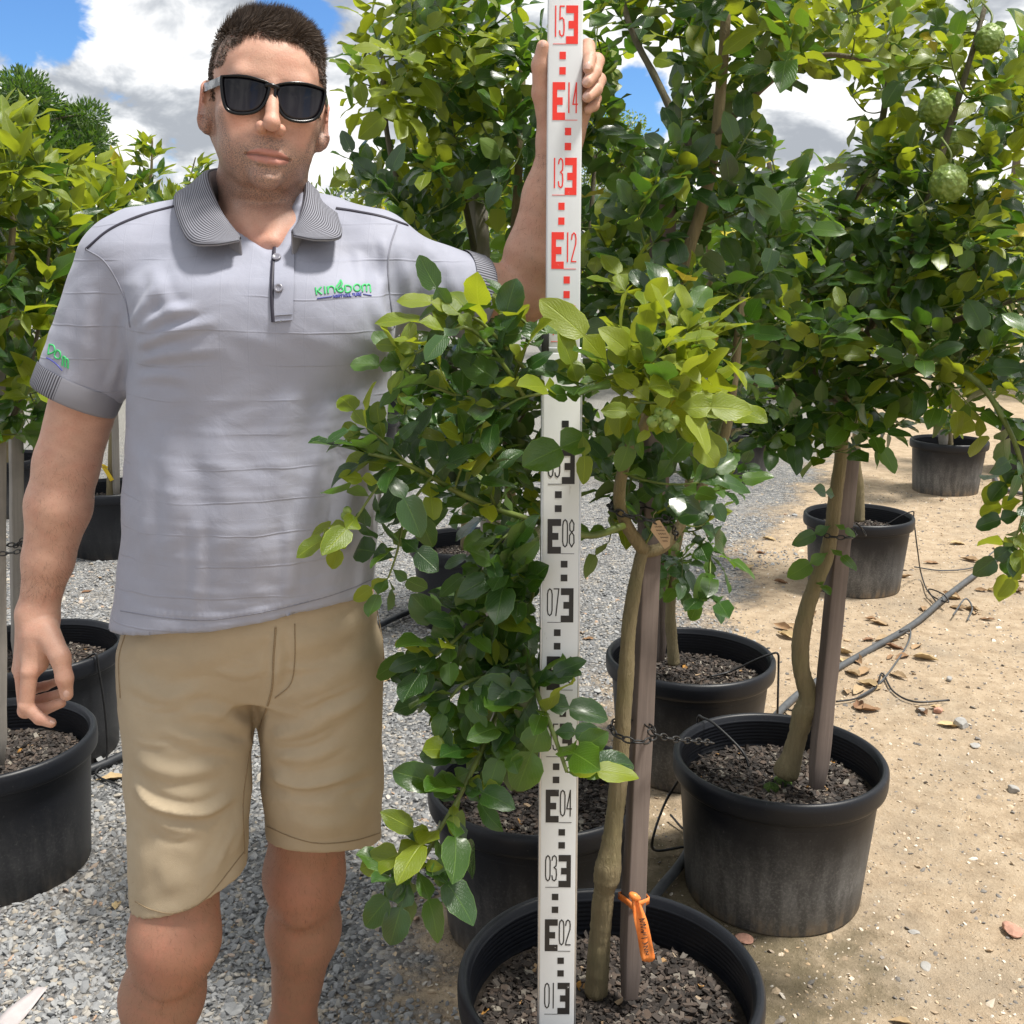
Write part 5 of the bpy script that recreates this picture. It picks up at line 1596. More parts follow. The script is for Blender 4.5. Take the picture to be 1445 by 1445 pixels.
# ================================================================== citrus trees
def leaf_geo(kind, rows, cols, seed):
    r = np.random.default_rng(seed)
    sw = r.uniform(0.40, 0.49)
    if kind == 'lime':
        bw, ww = r.uniform(0.165, 0.225), r.uniform(0.125, 0.185)
        nw = (rows + 1) // 2
        tb = np.linspace(0, 1, rows + 1)[1:]
        s = np.concatenate([[0, 0.05], np.linspace(0.05, sw, nw + 1)[1:], sw + (1 - sw) * (0.5 - 0.5 * np.cos(math.pi * tb)) * 0.6 + (1 - sw) * tb * 0.4])
    else:
        bw, ww = r.uniform(0.17, 0.215), 0
        s = np.concatenate([[0, 0.09], np.linspace(0.09, 1, rows + 1)[1:]])
    def hw(q):
        if kind == 'lime':
            if q <= 0.05:
                return 0.012
            if q < sw:
                t = (q - 0.05) / (sw - 0.05)
                return 0.012 + 0.010 * t + ww * max(0, math.sin(math.pi * min(1, t ** 1.6))) ** 0.65
            t = (q - sw) / (1 - sw)
            return 0.022 * (1 - t) + bw * max(0, 1 - abs(2 * t ** 0.86 - 1) ** 2.3) ** 0.62
        if q <= 0.09:
            return 0.012
        t = (q - 0.09) / 0.91
        return 0.006 + bw * max(0, math.sin(math.pi * t ** 0.82)) ** 0.95 * (1 - 0.18 * t)
    c1, c2, fd, tw = r.uniform(-0.10, 0.42), r.uniform(-0.2, 0.45), r.uniform(0.12, 0.70), r.uniform(-0.7, 0.7)
    wv, wp = r.uniform(0.015, 0.055), r.uniform(0, 6)
    V, U = [], []
    for i, q in enumerate(s):
        h = hw(q)
        if i == len(s) - 1:
            h = 0.012
        z0 = -c1 * q * q - c2 * max(0, q - 0.35) ** 2
        a = tw * (q - 0.3)
        for j in range(cols + 1):
            u = 2 * j / cols - 1
            cr = 1 + 0.030 * (1 if i % 2 else -1) * (abs(u) == 1) * (0.1 < q < 0.97)
            x = u * h * cr
            z = fd * abs(x) * (1 if kind != 'lime' else 0.9) + wv * abs(u) * math.sin(q * 11 + wp + (1.3 if u > 0 else 0)) * min(1, h * 8) - 0.5 * fd * x * x / (h + 0.05)
            V.append((x * math.cos(a) - z * math.sin(a), q * (1 - 0.10 * abs(c1)), z0 + x * math.sin(a) + z * math.cos(a)))
            U.append((j / cols, q))
    n = cols + 1
    F = np.array([(i * n + j, i * n + j + 1, (i + 1) * n + j + 1, (i + 1) * n + j) for i in range(len(s) - 1) for j in range(cols)])
    return np.array(V), F, np.array(U)
NVAR = 9
LEAF_HI = {(k, v): leaf_geo(k, 9, 4, 40 + v) for k in ('lime', 'point') for v in range(NVAR)}
LEAF_LO = {(k, v): leaf_geo(k, 5, 2, 40 + v) for k in ('lime', 'point') for v in range(NVAR)}
LEAF_ME = {}
def leaf_mesh(k, v, age):
    key = (k, v, age)
    if key not in LEAF_ME:
        V, F, U = LEAF_HI[(k, v)]
        me = mesh('leaf', V, F, True, U)
        me.materials.append(MT['leaf%d' % age])
        LEAF_ME[key] = me
    return LEAF_ME[key]
MAN = np.array([(275, -60), (470, -60), (480, 200), (500, 285), (690, 350), (745, 300), (745, 30), (868, 30), (868, 205), (800, 415), (700, 445), (570, 480), (552, 830), (552, 1210), (500, 1500),
                (150, 1500), (160, 880), (105, 1040), (-40, 1040), (-10, 640), (40, 540), (105, 345), (240, 275)], float)
def inside(poly, x, y):
    c = np.zeros(len(x), bool)
    j = len(poly) - 1
    for i in range(len(poly)):
        xi, yi, xj, yj = *poly[i], *poly[j]
        c ^= ((yi > y) != (yj > y)) & (x < (xj - xi) * (y - yi) / (yj - yi + 1e-9) + xi)
        j = i
    return c
KEEP_CLEAR = []          # (cx, cy, rx, ry, Y): nothing grows in front of these
def blocked(P):
    x, y, _ = PX(P)
    b = inside(MAN, x, y) & (P[:, 1] < 1.80)
    b |= (np.abs(x - 791) < 48) & (P[:, 1] < 1.66)
    b |= (np.abs(x - 885) < 62) & (y > 790) & (y < 1440) & (P[:, 1] < 1.75)
    for cx, cy, rx, ry, Y in KEEP_CLEAR:
        b |= (((x - cx) / rx) ** 2 + ((y - cy) / ry) ** 2 < 1) & (P[:, 1] < Y)
    return b
class Tree:
    def __init__(self, label, base, kind='lime', seed=1, size=0.085, group=None, name='citrus_tree', up=0.5):
        self.o = empty(name, tuple(base)); tag(self.o, label, 'tree', group or 'potted citrus trees in the nursery')
        self.base = np.asarray(base, float)
        self.rng = np.random.default_rng(seed)
        self.kind, self.size, self.up = kind, size, up
        self.nodes = []
        self.tw = MB()
        self.L = []           # pos, dir, normal, size, age
    def limb(self, pts, r0, r1, name='branch', mat='bark_dark', n=None, nodes=True, knob=None):
        P = spline([W(*q) if len(q) == 3 else np.array(q[:3]) for q in pts], (n or max(10, len(pts) * 6)) * (2 if name == 'trunk' else 1))
        r = np.linspace(r0, r1, len(P))
        r = r * (1 + 0.03 * np.sin(np.linspace(0, 1, len(P)) * 16 * (1.5 + self.rng.random())) + 0.02 * self.rng.standard_normal(len(P)))
        if knob:
            for t, a in knob:
                r *= 1 + a * np.exp(-((np.linspace(0, 1, len(P)) - t) / 0.035) ** 2)
        V, F = tube(P, r, 14, True, 0.018, self.rng)
        link(name, mesh(name, V - self.base, F), MT[mat], self.o)
        if nodes:
            self.nodes += [p for p in P[len(P) // 4::(2 if name == 'trunk' else 1)]]
        return P
    def leaf(self, p, d, n, s, age):
        self.L.append((np.asarray(p, float), np.asarray(d, float), np.asarray(n, float), s, age))
    def run(self, P, frac=1.0, spacing=0.024, young=0.2, size=None, free=False, r=0.0022, twig=True, spread=0.9, droop=0.0, endcl=3, out=None):
        """leafy shoot along polyline P (world)"""
        rng = self.rng
        size = size or self.size
        d = np.concatenate([[0], np.cumsum(np.linalg.norm(np.diff(P, axis=0), axis=1))])
        L = d[-1]
        if twig:
            self.tw.tube(P, np.linspace(r, r * 0.55, len(P)), 5, False)
        s = L * (1 - frac) + 0.008
        az = rng.uniform(0, 6.28)
        items = []
        while s < L:
            items.append((s, 0)); s += spacing * rng.uniform(0.75, 1.3)
        items += [(L, 1)] * endcl
        for s_, end in items:
            p = np.array([np.interp(s_, d, P[:, j]) for j in range(3)])
            q = np.array([np.interp(min(L, s_ + 0.01), d, P[:, j]) for j in range(3)]) - np.array([np.interp(max(0, s_ - 0.01), d, P[:, j]) for j in range(3)])
            t = q / (np.linalg.norm(q) + 1e-9)
            az += 2.4 + rng.normal(0, 0.35)
            a = np.cross(t, (0.3, 0.2, 1.0)); a /= np.linalg.norm(a) + 1e-9
            b = np.cross(t, a)
            rad_ = a * math.cos(az) + b * math.sin(az)
            sp = spread * rng.uniform(0.7, 1.3) * (0.6 if end else 1)
            dr = t * math.cos(sp) + rad_ * math.sin(sp) + np.array((0, 0, self.up * rng.uniform(0.2, 1.0) - droop))
            dr /= np.linalg.norm(dr)
            ou = (p - self.center()) if out is None else np.asarray(out, float)
            ou = ou / (np.linalg.norm(ou) + 1e-9)
            nn = np.array((0, 0, 0.75)) + ou * 0.7 + t * 0.25 + rng.normal(0, 0.38, 3)
            yg = rng.random() < young * (0.6 + 0.8 * s_ / L)
            age = 2 if yg else (1 if rng.random() < 0.40 else 0)
            if rng.random() < 0.006 and not free:
                age = 3
            sz = size * rng.uniform(0.72, 1.22) * (0.88 if end else 1)
            if not free and blocked(np.array([p, p + dr * sz * 0.5, p + dr * sz])).any():
                continue
            if free:      # shoots cross the staff only where they do in the nursery; elsewhere its scale stays readable
                sx, sy, _ = PX(np.array([p + dr * sz * 0.3, p + dr * sz * 0.65, p + dr * sz]))
                on = (np.abs(sx - 791) < 34)
                ok = ((sy > 425) & (sy < 555)) | ((sy > 900) & (sy < 1075))
                if (on & ~ok).any() or (on.any() and rng.random() < 0.55):
                    continue
            self.leaf(p, dr, nn, sz, age)
    def center(self):
        return self.c if hasattr(self, 'c') else self.base + np.array((0, 0, 0.9))
    def blob(self, px, py, Y, rx, ry, rY, n, young=0.2, spacing=0.024, run=0.20, shell=0.55, free=False, droop=0.0):
        c = W(px, py, Y)
        m = PX(c[None])[2][0] / FPX
        R = np.array((rx * m, rY, ry * m))
        v = self.rng.normal(0, 1, (n, 3)); v /= np.linalg.norm(v, axis=1)[:, None]
        rr = self.rng.random(n) ** (1 / 3 * shell + 0.05)
        T = c + v * rr[:, None] * R
        self.c = c - np.array((0, -0.05, 0.1))
        N = np.array(self.nodes)
        order = np.argsort([np.linalg.norm(N - t, axis=1).min() for t in T])
        for i in order:
            t = T[i]
            if t[2] < SOIL_Z + 0.05:
                continue
            N = np.array(self.nodes)
            cost = np.linalg.norm(N - t, axis=1) + 0.5 * np.maximum(0, N[:, 2] - t[2])
            a = N[cost.argmin()]
            L = np.linalg.norm(t - a)
            if L < 0.03:
                continue
            mid = (a + t) / 2 + np.array((0, 0, -0.10 * L)) + self.rng.normal(0, 0.07 * L, 3)
            k = 9
            u = np.linspace(0, 1, k)[:, None]
            P = a * (1 - u) ** 2 + mid * 2 * u * (1 - u) + t * u * u
            if not free and blocked(P[3:]).any():
                continue
            self.nodes += [P[4], P[6], P[8]]
            self.run(P, min(1.0, run / L), spacing, young, free=free, r=0.0016 + 0.006 * min(L, 0.5), droop=droop)
    def leaf_px(self, b, t, age=2, wide=1.0, nhint=(0.2, -1, 0.6)):
        p, q = W(*b), W(*t)
        self.leaf(p, (q - p) / np.linalg.norm(q - p), nhint, np.linalg.norm(q - p) * 1.05, age)
    def finish(self, nobj=300):
        if self.tw.n:
            o = link('twigs', self.tw.mesh('twigs', True, self.base), MT['twig'], self.o); o['kind'] = 'stuff'
        if not self.L:
            return
        P = np.array([q[0] for q in self.L]); D = np.array([q[1] for q in self.L]); N = np.array([q[2] for q in self.L])
        S = np.array([q[3] for q in self.L]); A = np.array([q[4] for q in self.L])
        X = np.cross(D, N); bad = np.linalg.norm(X, axis=1) < 1e-4
        X[bad] = np.cross(D[bad], (1, 0.2, 0.1))
        X /= np.linalg.norm(X, axis=1)[:, None]
        Z = np.cross(X, D)
        px, py, zc = PX(P + D * S[:, None] * 0.5)
        fr = (px > -40) & (px < 1485) & (py > -40) & (py < 1485)
        view = P - np.array((0, 0, CAM_H)); view /= np.linalg.norm(view, axis=1)[:, None]
        score = S / zc * (0.4 + np.abs((Z * view).sum(1))) * np.exp(-(P[:, 1] - P[:, 1].min()) * 0.6)
        score[~fr] = 0
        order = np.argsort(-score)
        var = self.rng.integers(0, NVAR, len(P))
        objs = [i for i in order[:nobj] if score[i] > 0]
        sel = np.zeros(len(P), bool); sel[objs] = True
        for i in objs:
            o = bpy.data.objects.new('leaf', leaf_mesh(self.kind, int(var[i]), int(A[i])))
            o.parent = self.o
            M = np.eye(4); M[:3, 0], M[:3, 1], M[:3, 2] = X[i] * S[i], D[i] * S[i], Z[i] * S[i]
            M[:3, 3] = P[i] - self.base
            o.matrix_local = Matrix(M.tolist())
            COL.objects.link(o)
        rest = np.where(~sel)[0]
        if len(rest):
            VV, FF, UU, MI, n = [], [], [], [], 0
            for v in range(NVAR):
                idx = rest[var[rest] == v]
                if not len(idx):
                    continue
                V, F, U = LEAF_LO[(self.kind, v)]
                w_ = (V[None, :, 0, None] * X[idx, None] + V[None, :, 1, None] * D[idx, None] + V[None, :, 2, None] * Z[idx, None]) * S[idx, None, None] + P[idx, None]
                VV.append(w_.reshape(-1, 3)); FF.append((F[None] + (n + np.arange(len(idx)) * len(V))[:, None, None]).reshape(-1, 4))
                UU.append(np.tile(U, (len(idx), 1))); MI.append(np.repeat(A[idx], len(F))); n += len(idx) * len(V)
            me = mesh('foliage', np.vstack(VV) - self.base, np.vstack(FF), True, np.vstack(UU), np.concatenate(MI))
            o = link('foliage', me, [MT['leaf%d' % q] for q in range(4)], self.o); o['kind'] = 'stuff'
# ================================================================== placing everything
pot_meshes()
def pot_xy(px, Y):
    """pot whose rim centre is seen at pixel column px, at distance Y"""
    zc = Y * CP + (CAM_H - POT_H) * SP
    return (px - HALF) / FPX * zc, Y
SPOTS = [('front', 861, 1.500, 'black pot nearest the camera with the staff standing in its bark'),
         ('mid_left', 760, 2.160, 'black pot behind the staff, left of the front pot'),
         ('mid_right', 1100, 2.295, 'black pot with mud-splashed side on sand, right of the front pot'),
         ('third', 974, 2.940, 'black pot directly behind the front stake with a thin hose over its rim'),
         ('right', 1212, 4.760, 'grey-black pot on sand with a thin black hose hanging down its side'),
         ('far_right', 1340, 6.930, 'small-looking far pot on sand at the right beneath leafy branches'),
         ('left_front', -17, 2.380, 'large black pot cut by the left edge below the hanging hand'),
         ('left_second', 53, 3.035, 'black pot behind the hanging hand with a thin hose over its rim'),
         ('left_third', 155, 5.390, 'black pot between the hanging arm and the shirt with yellow tagged stem'),
         ('centre_back', 661, 4.280, 'black pot on gravel right of the shorts behind leafy branch'),
         ('behind_hip', 516, 7.880, 'far black pot half hidden behind the side of the polo shirt'),
         ('far_mid', 1040, 7.300, 'far black pot in shade under the middle tree crown'),
         ('right_edge', 1462, 7.600, 'far black pot cut by the right edge'),
         ('left_fourth', 8, 6.300, 'far black pot behind the left edge stake'),
         ('back_row', 560, 9.600, 'most distant black pot visible just right of the shirt')]
XY = {}
for k_, px_, Y_, lb_ in SPOTS:
    x_, y_ = pot_xy(px_, Y_)
    XY[k_] = (x_, y_)
    POT_SPOTS.append((x_, y_, POT_R))
build_ground()
build_gravel()
for i_, (k_, px_, Y_, lb_) in enumerate(SPOTS):
    make_pot(*XY[k_], lb_, rz=i_ * 1.9, dust={'mid_right': 1.0, 'right': 0.95, 'far_right': 0.95, 'third': 0.75, 'front': 0.6, 'left_front': 0.22, 'left_second': 0.2, 'left_third': 0.1, 'centre_back': 0.15}.get(k_, 0.45))
def soil(k, dx=0.0, dy=0.0, dz=0.0):
    x, y = XY[k]
    return np.array((x + dx, y + dy, gz(x, y) + SOIL_Z - 0.004 + dz))

build_person()
build_staff()

# ------------------------------------------------------------------ fruit kept in view
FRUIT = [(1338, 259, 1.95, 0.0320), (1320, 152, 2.05, 0.0300), (1396, 56, 2.10, 0.0260), (1337, 204, 2.12, 0.0270)]
for fx, fy, fY, fr_ in FRUIT[:3]:
    KEEP_CLEAR.append((fx, fy, 36, 36, fY + 0.02))
KEEP_CLEAR += [(912, 125, 36, 58, 9.0), (1140, 150, 66, 48, 9.0), (1158, 262, 34, 20, 2.4), (990, 290, 16, 60, 1.6), (672, 330, 16, 70, 2.3), (1190, 700, 40, 40, 2.25), (1000, 140, 1, 1, 0)]

# ------------------------------------------------------------------ tree in the front pot
t = Tree('makrut lime in the nearest pot with bright young leaves beside the staff', soil('front', 0, 0, 0), seed=4, size=0.078)
b0 = soil('front'); st0 = W(841, 1402, 1.540)
tr = t.limb([(841, 1402, 1.540), (846, 1330, 1.538), (851, 1270, 1.537), (856, 1238, 1.537), (864, 1180, 1.545), (872, 1110, 1.555), (878, 1030, 1.562), (884, 940, 1.570), (888, 880, 1.578), (898, 815, 1.600), (908, 772, 1.615)], 0.0190, 0.0095, 'trunk', 'bark', 60, True, [(0.30, 0.30), (0.34, 0.18)])
t.nodes = t.nodes[-8:]
t.limb([(908, 776, 1.612), (886, 744, 1.585), (874, 708, 1.560), (878, 668, 1.545), (892, 632, 1.540), (912, 596, 1.520), (925, 560, 1.480), (935, 520, 1.43)], 0.0105, 0.0065, 'branch', 'bark', 40)
t.limb([(906, 780, 1.618), (938, 770, 1.622), (968, 728, 1.630), (998, 672, 1.640), (1022, 618, 1.645), (1034, 550, 1.650), (1041, 480, 1.665), (1048, 420, 1.68)], 0.0095, 0.0060, 'branch', 'bark', 40)
t.limb([(892, 632, 1.545), (915, 560, 1.600), (945, 450, 1.660), (972, 352, 1.690), (992, 288, 1.700), (1006, 225, 1.705), (1014, 160, 1.71), (1022, 60, 1.72), (1028, -60, 1.73)], 0.0115, 0.0075, 'branch', 'bark', 50)
t.limb([(1010, 190, 1.705), (1050, 150, 1.70), (1100, 105, 1.69), (1160, 78, 1.68), (1230, 85, 1.66)], 0.0060, 0.0030, 'branch')
t.limb([(1000, 250, 1.70), (960, 180, 1.72), (925, 110, 1.75), (890, 40, 1.80), (870, -40, 1.84)], 0.0070, 0.0040, 'branch')
# shoot passing behind the staff to the man's hip
a_ = t.limb([(880, 742, 1.560), (830, 756, 1.520), (765, 738, 1.475), (700, 718, 1.430), (645, 694, 1.385), (600, 668, 1.345), (560, 650, 1.315), (520, 640, 1.300)], 0.0056, 0.0024, 'branch', 'twig', 40)
t.run(a_[14:], 1.0, 0.013, 0.22, free=True, twig=False, size=0.078, out=(-0.2, -0.6, 0.6))
for q, yg in (([(560, 650, 1.315), (530, 690, 1.295), (500, 735, 1.285), (486, 752, 1.282)], 0.75), ([(610, 672, 1.35), (575, 720, 1.32), (560, 780, 1.31), (548, 815, 1.31)], 0.05),
              ([(575, 655, 1.33), (545, 625, 1.31), (518, 605, 1.30)], 0.45), ([(640, 692, 1.38), (652, 655, 1.36), (655, 630, 1.35)], 0.2), ([(700, 716, 1.43), (690, 690, 1.42), (688, 672, 1.41)], 0.1), ([(740, 733, 1.46), (700, 770, 1.43), (680, 800, 1.42)], 0.05)):
    t.run(spline([W(*p) for p in q], 12), 1.0, 0.013, yg, free=True, size=0.070, out=(-0.2, -0.8, 0.5))
# shoots in front of the man's sleeve and the staff
for q, yg, sz in (([(940, 560, 1.45), (880, 530, 1.39), (836, 541, 1.365), (790, 552, 1.350), (740, 560, 1.345), (705, 578, 1.34)], 0.35, 0.085),
                  ([(1010, 505, 1.45), (930, 500, 1.40), (860, 535, 1.375)], 0.4, 0.085),
                  ([(740, 560, 1.36), (700, 500, 1.33), (660, 462, 1.31), (622, 478, 1.30), (588, 498, 1.30)], 0.55, 0.078),
                  ([(740, 520, 1.37), (700, 475, 1.34), (672, 450, 1.33), (640, 442, 1.33)], 0.45, 0.074),
                  ([(720, 545, 1.40), (738, 500, 1.38), (745, 462, 1.37), (724, 442, 1.36)], 0.2, 0.074),
                  ([(705, 578, 1.36), (650, 560, 1.35), (600, 540, 1.34), (570, 520, 1.33)], 0.1, 0.08),
                  ([(705, 578, 1.40), (660, 610, 1.42), (620, 600, 1.42)], 0.05, 0.08)):
    t.run(spline([W(*p) for p in q], 14), 1.0, 0.0145, yg, free=True, size=sz, out=(-0.1, -0.9, 0.5), r=0.0030)
# bright crown in the middle
t.size = 0.084
t.blob(935, 520, 1.43, 80, 70, 0.12, 13, 0.80, 0.022, 0.14)
t.blob(925, 520, 1.33, 70, 60, 0.07, 8, 0.95, 0.022, 0.10)
t.size = 0.078
t.blob(950, 420, 1.55, 90, 60, 0.10, 12, 0.25)
# dark leaves around the fork
t.blob(960, 660, 1.66, 90, 95, 0.20, 16, 0.03)
t.blob(850, 700, 1.70, 50, 110, 0.14, 9, 0.03)
t.blob(985, 790, 1.68, 38, 50, 0.10, 5, 0.05)
t.blob(1020, 470, 1.75, 90, 100, 0.22, 30, 0.10)
t.blob(880, 390, 1.80, 60, 110, 0.22, 26, 0.08)
t.blob(930, 300, 1.60, 40, 55, 0.06, 9, 0.06)
t.blob(960, 230, 1.82, 75, 120, 0.25, 36, 0.12)
t.blob(1040, 100, 1.75, 85, 120, 0.25, 42, 0.22)
t.blob(900, 30, 1.90, 70, 60, 0.22, 16, 0.30)
t.blob(1150, 40, 1.70, 100, 55, 0.20, 22, 0.50)
t.blob(1000, -40, 1.80, 190, 70, 0.3, 26, 0.3)
t.blob(1090, 330, 1.85, 60, 90, 0.22, 14, 0.08)
# hero leaves and fruitlets
for b_, e_, ag in (((905, 584, 1.285), (862, 572, 1.262), 2), ((955, 577, 1.285), (1060, 566, 1.27), 2), ((958, 596, 1.285), (1012, 652, 1.262), 2), ((950, 600, 1.30), (1022, 640, 1.29), 2), ((947, 570, 1.29), (955, 520, 1.29), 2),
                   ((918, 585, 1.28), (938, 560, 1.25), 2), ((925, 600, 1.29), (905, 618, 1.27), 2), ((836, 612, 1.385), (742, 655, 1.350), 1), ((822, 612, 1.375), (830, 676, 1.350), 2), ((815, 545, 1.355), (800, 470, 1.34), 2),
                   ((860, 520, 1.37), (793, 418, 1.345), 2), ((820, 560, 1.36), (775, 555, 1.33), 1), ((960, 690, 1.42), (1008, 702, 1.38), 1), ((770, 470, 1.36), (690, 465, 1.33), 1), ((895, 600, 1.36), (880, 660, 1.34), 1)):
    t.leaf_px(b_, e_, ag)
for i_, (dx, dy) in enumerate(((0, 0), (11, -4), (20, 3), (8, 9), (-9, 5), (14, 12), (2, -9))):
    c_ = W(930 + dx, 590 + dy, 1.272 - 0.004 * (i_ % 3))
    mb = MB().lathe([(0.0004, -0.0075), (0.004, -0.0066), (0.0070, -0.003), (0.0076, 0.0005), (0.0064, 0.0045), (0.003, 0.0072), (0.0016, 0.0080), (0.0008, 0.0095)], 12)
    R_ = rot_to((0.25 * math.sin(i_ * 2), -0.8, 0.3 * math.cos(i_ * 3)))
    mb.V = [v @ R_.T + c_ - t.base for v in mb.V]
    link('fruitlet', mb.mesh('fruitlet'), MT['lime'], t.o)
for i_, (dx, dy) in enumerate(((0, 0), (7, 4), (3, -7))):
    c_ = W(487 + dx, 728 + dy, 1.278)
    mb = MB().lathe([(0.0004, -0.006), (0.0045, -0.004), (0.0058, 0.0), (0.0045, 0.004), (0.0015, 0.006)], 10, c_ - t.base)
    link('fruitlet', mb.mesh('fruitlet'), MT['lime'], t.o)
t.finish()

# ------------------------------------------------------------------ tree behind the staff, with low shoots reaching forward
t = Tree('makrut lime behind the staff with low leafy shoots reaching forward', soil('mid_left', -0.04, 0.0), seed=9, size=0.077)
t.limb([(733, 1114, 2.150), (728, 1040, 2.150), (718, 960, 2.150), (722, 880, 2.150), (728, 800, 2.150), (720, 700, 2.150), (716, 600, 2.150), (712, 520, 2.15), (718, 420, 2.15), (728, 300, 2.16), (735, 180, 2.17), (738, 60, 2.2)], 0.017, 0.007, 'trunk', 'bark', 60)
t.limb([(720, 690, 2.15), (672, 600, 2.12), (640, 520, 2.10), (600, 420, 2.10), (570, 300, 2.12), (545, 180, 2.15), (540, 80, 2.18)], 0.009, 0.0045, 'branch', 'bark_dark')
t.limb([(716, 560, 2.15), (690, 460, 2.2), (665, 330, 2.25), (640, 200, 2.3), (625, 80, 2.3)], 0.009, 0.0045)
t.limb([(718, 620, 2.15), (760, 540, 2.1), (800, 440, 2.1), (830, 330, 2.12), (840, 220, 2.15)], 0.008, 0.004)
t.limb([(716, 640, 2.15), (660, 640, 2.0), (610, 620, 1.92), (570, 590, 1.9)], 0.007, 0.003)
for c_ in ((560, 150, 2.15, 75, 130, 0.25, 34, 0.75), (640, 130, 2.25, 90, 150, 0.30, 46, 0.50), (720, 180, 2.15, 70, 160, 0.28, 38, 0.14), (590, 290, 2.15, 90, 90, 0.28, 36, 0.28), (660, 60, 2.2, 120, 80, 0.25, 24, 0.55),
           (600, 10, 2.2, 60, 50, 0.2, 10, 0.6), (700, 340, 2.2, 80, 110, 0.3, 24, 0.06), (810, 250, 2.15, 60, 140, 0.25, 22, 0.10), (840, 130, 2.15, 40, 60, 0.2, 8, 0.15), (640, 580, 1.98, 80, 75, 0.16, 20, 0.03), (720, 620, 2.05, 80, 110, 0.18, 18, 0.02),
           (610, 540, 1.95, 60, 60, 0.12, 16, 0.05), (650, 610, 1.92, 75, 70, 0.10, 16, 0.04), (715, 690, 1.95, 60, 60, 0.12, 10, 0.03), (800, 560, 2.15, 90, 120, 0.22, 18, 0.03), (740, 470, 2.15, 120, 80, 0.25, 20, 0.03), (690, 720, 2.05, 60, 50, 0.15, 7, 0.03)):
    t.blob(*c_)
n0 = len(t.nodes)
f1 = t.limb([(722, 850, 2.145), (728, 868, 1.90), (733, 890, 1.65), (738, 912, 1.50), (755, 970, 1.400), (775, 1020, 1.345), (790, 1060, 1.325), (800, 1090, 1.312)], 0.0060, 0.0024, 'branch', 'twig', 40)
f2 = t.limb([(735, 895, 1.62), (722, 945, 1.49), (700, 1010, 1.41), (672, 1075, 1.365), (645, 1130, 1.340), (618, 1175, 1.325), (598, 1212, 1.315), (578, 1240, 1.310)], 0.0048, 0.0020, 'branch', 'twig', 40)
f3 = t.limb([(730, 880, 1.75), (705, 870, 1.55), (670, 880, 1.44), (640, 905, 1.39), (615, 925, 1.37)], 0.0042, 0.0020, 'branch', 'twig', 30)
f6 = t.limb([(733, 885, 1.70), (742, 862, 1.55), (752, 838, 1.47), (748, 812, 1.44)], 0.0036, 0.0018, 'branch', 'twig', 24)
f7 = t.limb([(735, 900, 1.60), (730, 940, 1.47), (742, 965, 1.42), (735, 1000, 1.39), (715, 1040, 1.37)], 0.0036, 0.0018, 'branch', 'twig', 24)
f4 = t.limb([(733, 888, 1.66), (735, 860, 1.52), (728, 830, 1.45), (715, 808, 1.42)], 0.0040, 0.0020, 'branch', 'twig', 24)
f5 = t.limb([(735, 900, 1.58), (720, 930, 1.46), (690, 950, 1.41), (655, 965, 1.38), (635, 985, 1.37)], 0.0040, 0.0020, 'branch', 'twig', 24)
for P_, yg, sz, sp_ in ((f1[14:], 0.10, 0.090, 0.015), (f2[12:], 0.22, 0.088, 0.016), (f3[8:], 0.25, 0.082, 0.011), (f4[6:], 0.04, 0.082, 0.010), (f5[6:], 0.12, 0.086, 0.011), (f6[6:], 0.10, 0.082, 0.011), (f7[6:], 0.10, 0.086, 0.012)):
    for dr_ in (0.25, -0.25):
        t.run(P_, 1.0, sp_ * 1.25, yg, free=True, twig=False, size=sz, out=(0, -0.8, 0.6), spread=1.0, droop=dr_)
for b_, e_, ag in (((770, 1010, 1.345), (728, 1118, 1.315), 1), ((740, 1000, 1.38), (745, 1100, 1.34), 1), ((650, 1118, 1.345), (568, 1085, 1.31), 1), ((610, 1190, 1.318), (560, 1150, 1.29), 2), ((585, 1232, 1.31), (542, 1262, 1.29), 1), ((640, 1135, 1.335), (640, 1170, 1.30), 2),
                   ((796, 1075, 1.32), (850, 1035, 1.30), 1), ((800, 1090, 1.312), (846, 1088, 1.295), 1), ((660, 1100, 1.35), (700, 1110, 1.31), 2), ((675, 1065, 1.36), (600, 1060, 1.33), 0),
                   ((590, 1222, 1.312), (612, 1218, 1.285), 2), ((690, 1030, 1.395), (610, 1000, 1.36), 1), ((700, 840, 1.44), (660, 800, 1.41), 1), ((720, 850, 1.45), (770, 800, 1.41), 0)):
    t.leaf_px(b_, e_, ag, nhint=(0.1, -0.8, 0.8))
t.finish()

# ------------------------------------------------------------------ big tree on the right with the bumpy limes
t = Tree('tall makrut lime on the right bearing round bumpy fruit', soil('mid_right', 0, 0), seed=13, size=0.080)
t.limb([(1107, 1095, 2.270), (1118, 1065, 2.270), (1132, 1015, 2.270), (1141, 985, 2.270), (1131, 945, 2.270), (1130, 905, 2.270), (1138, 862, 2.270), (1152, 820, 2.270), (1166, 785, 2.270), (1174, 745, 2.270), (1179, 700, 2.275), (1186, 650, 2.28), (1190, 590, 2.28), (1195, 520, 2.28), (1200, 430, 2.28)],
       0.0235, 0.0115, 'trunk', 'bark', 70, True, [(0.17, 0.28), (0.02, 0.25)])
t.nodes = t.nodes[-26:]
t.limb([(1190, 590, 2.28), (1150, 520, 2.20), (1120, 420, 2.15), (1100, 320, 2.15), (1085, 230, 2.18)], 0.009, 0.0045)
t.limb([(1195, 500, 2.28), (1180, 400, 2.3), (1185, 320, 2.3), (1232, 225, 2.3), (1255, 100, 2.3), (1262, -30, 2.3)], 0.010, 0.005)
t.limb([(1198, 520, 2.28), (1240, 440, 2.2), (1280, 360, 2.12), (1310, 280, 2.08), (1340, 180, 2.10), (1370, 80, 2.12), (1390, 10, 2.15)], 0.0095, 0.0045)
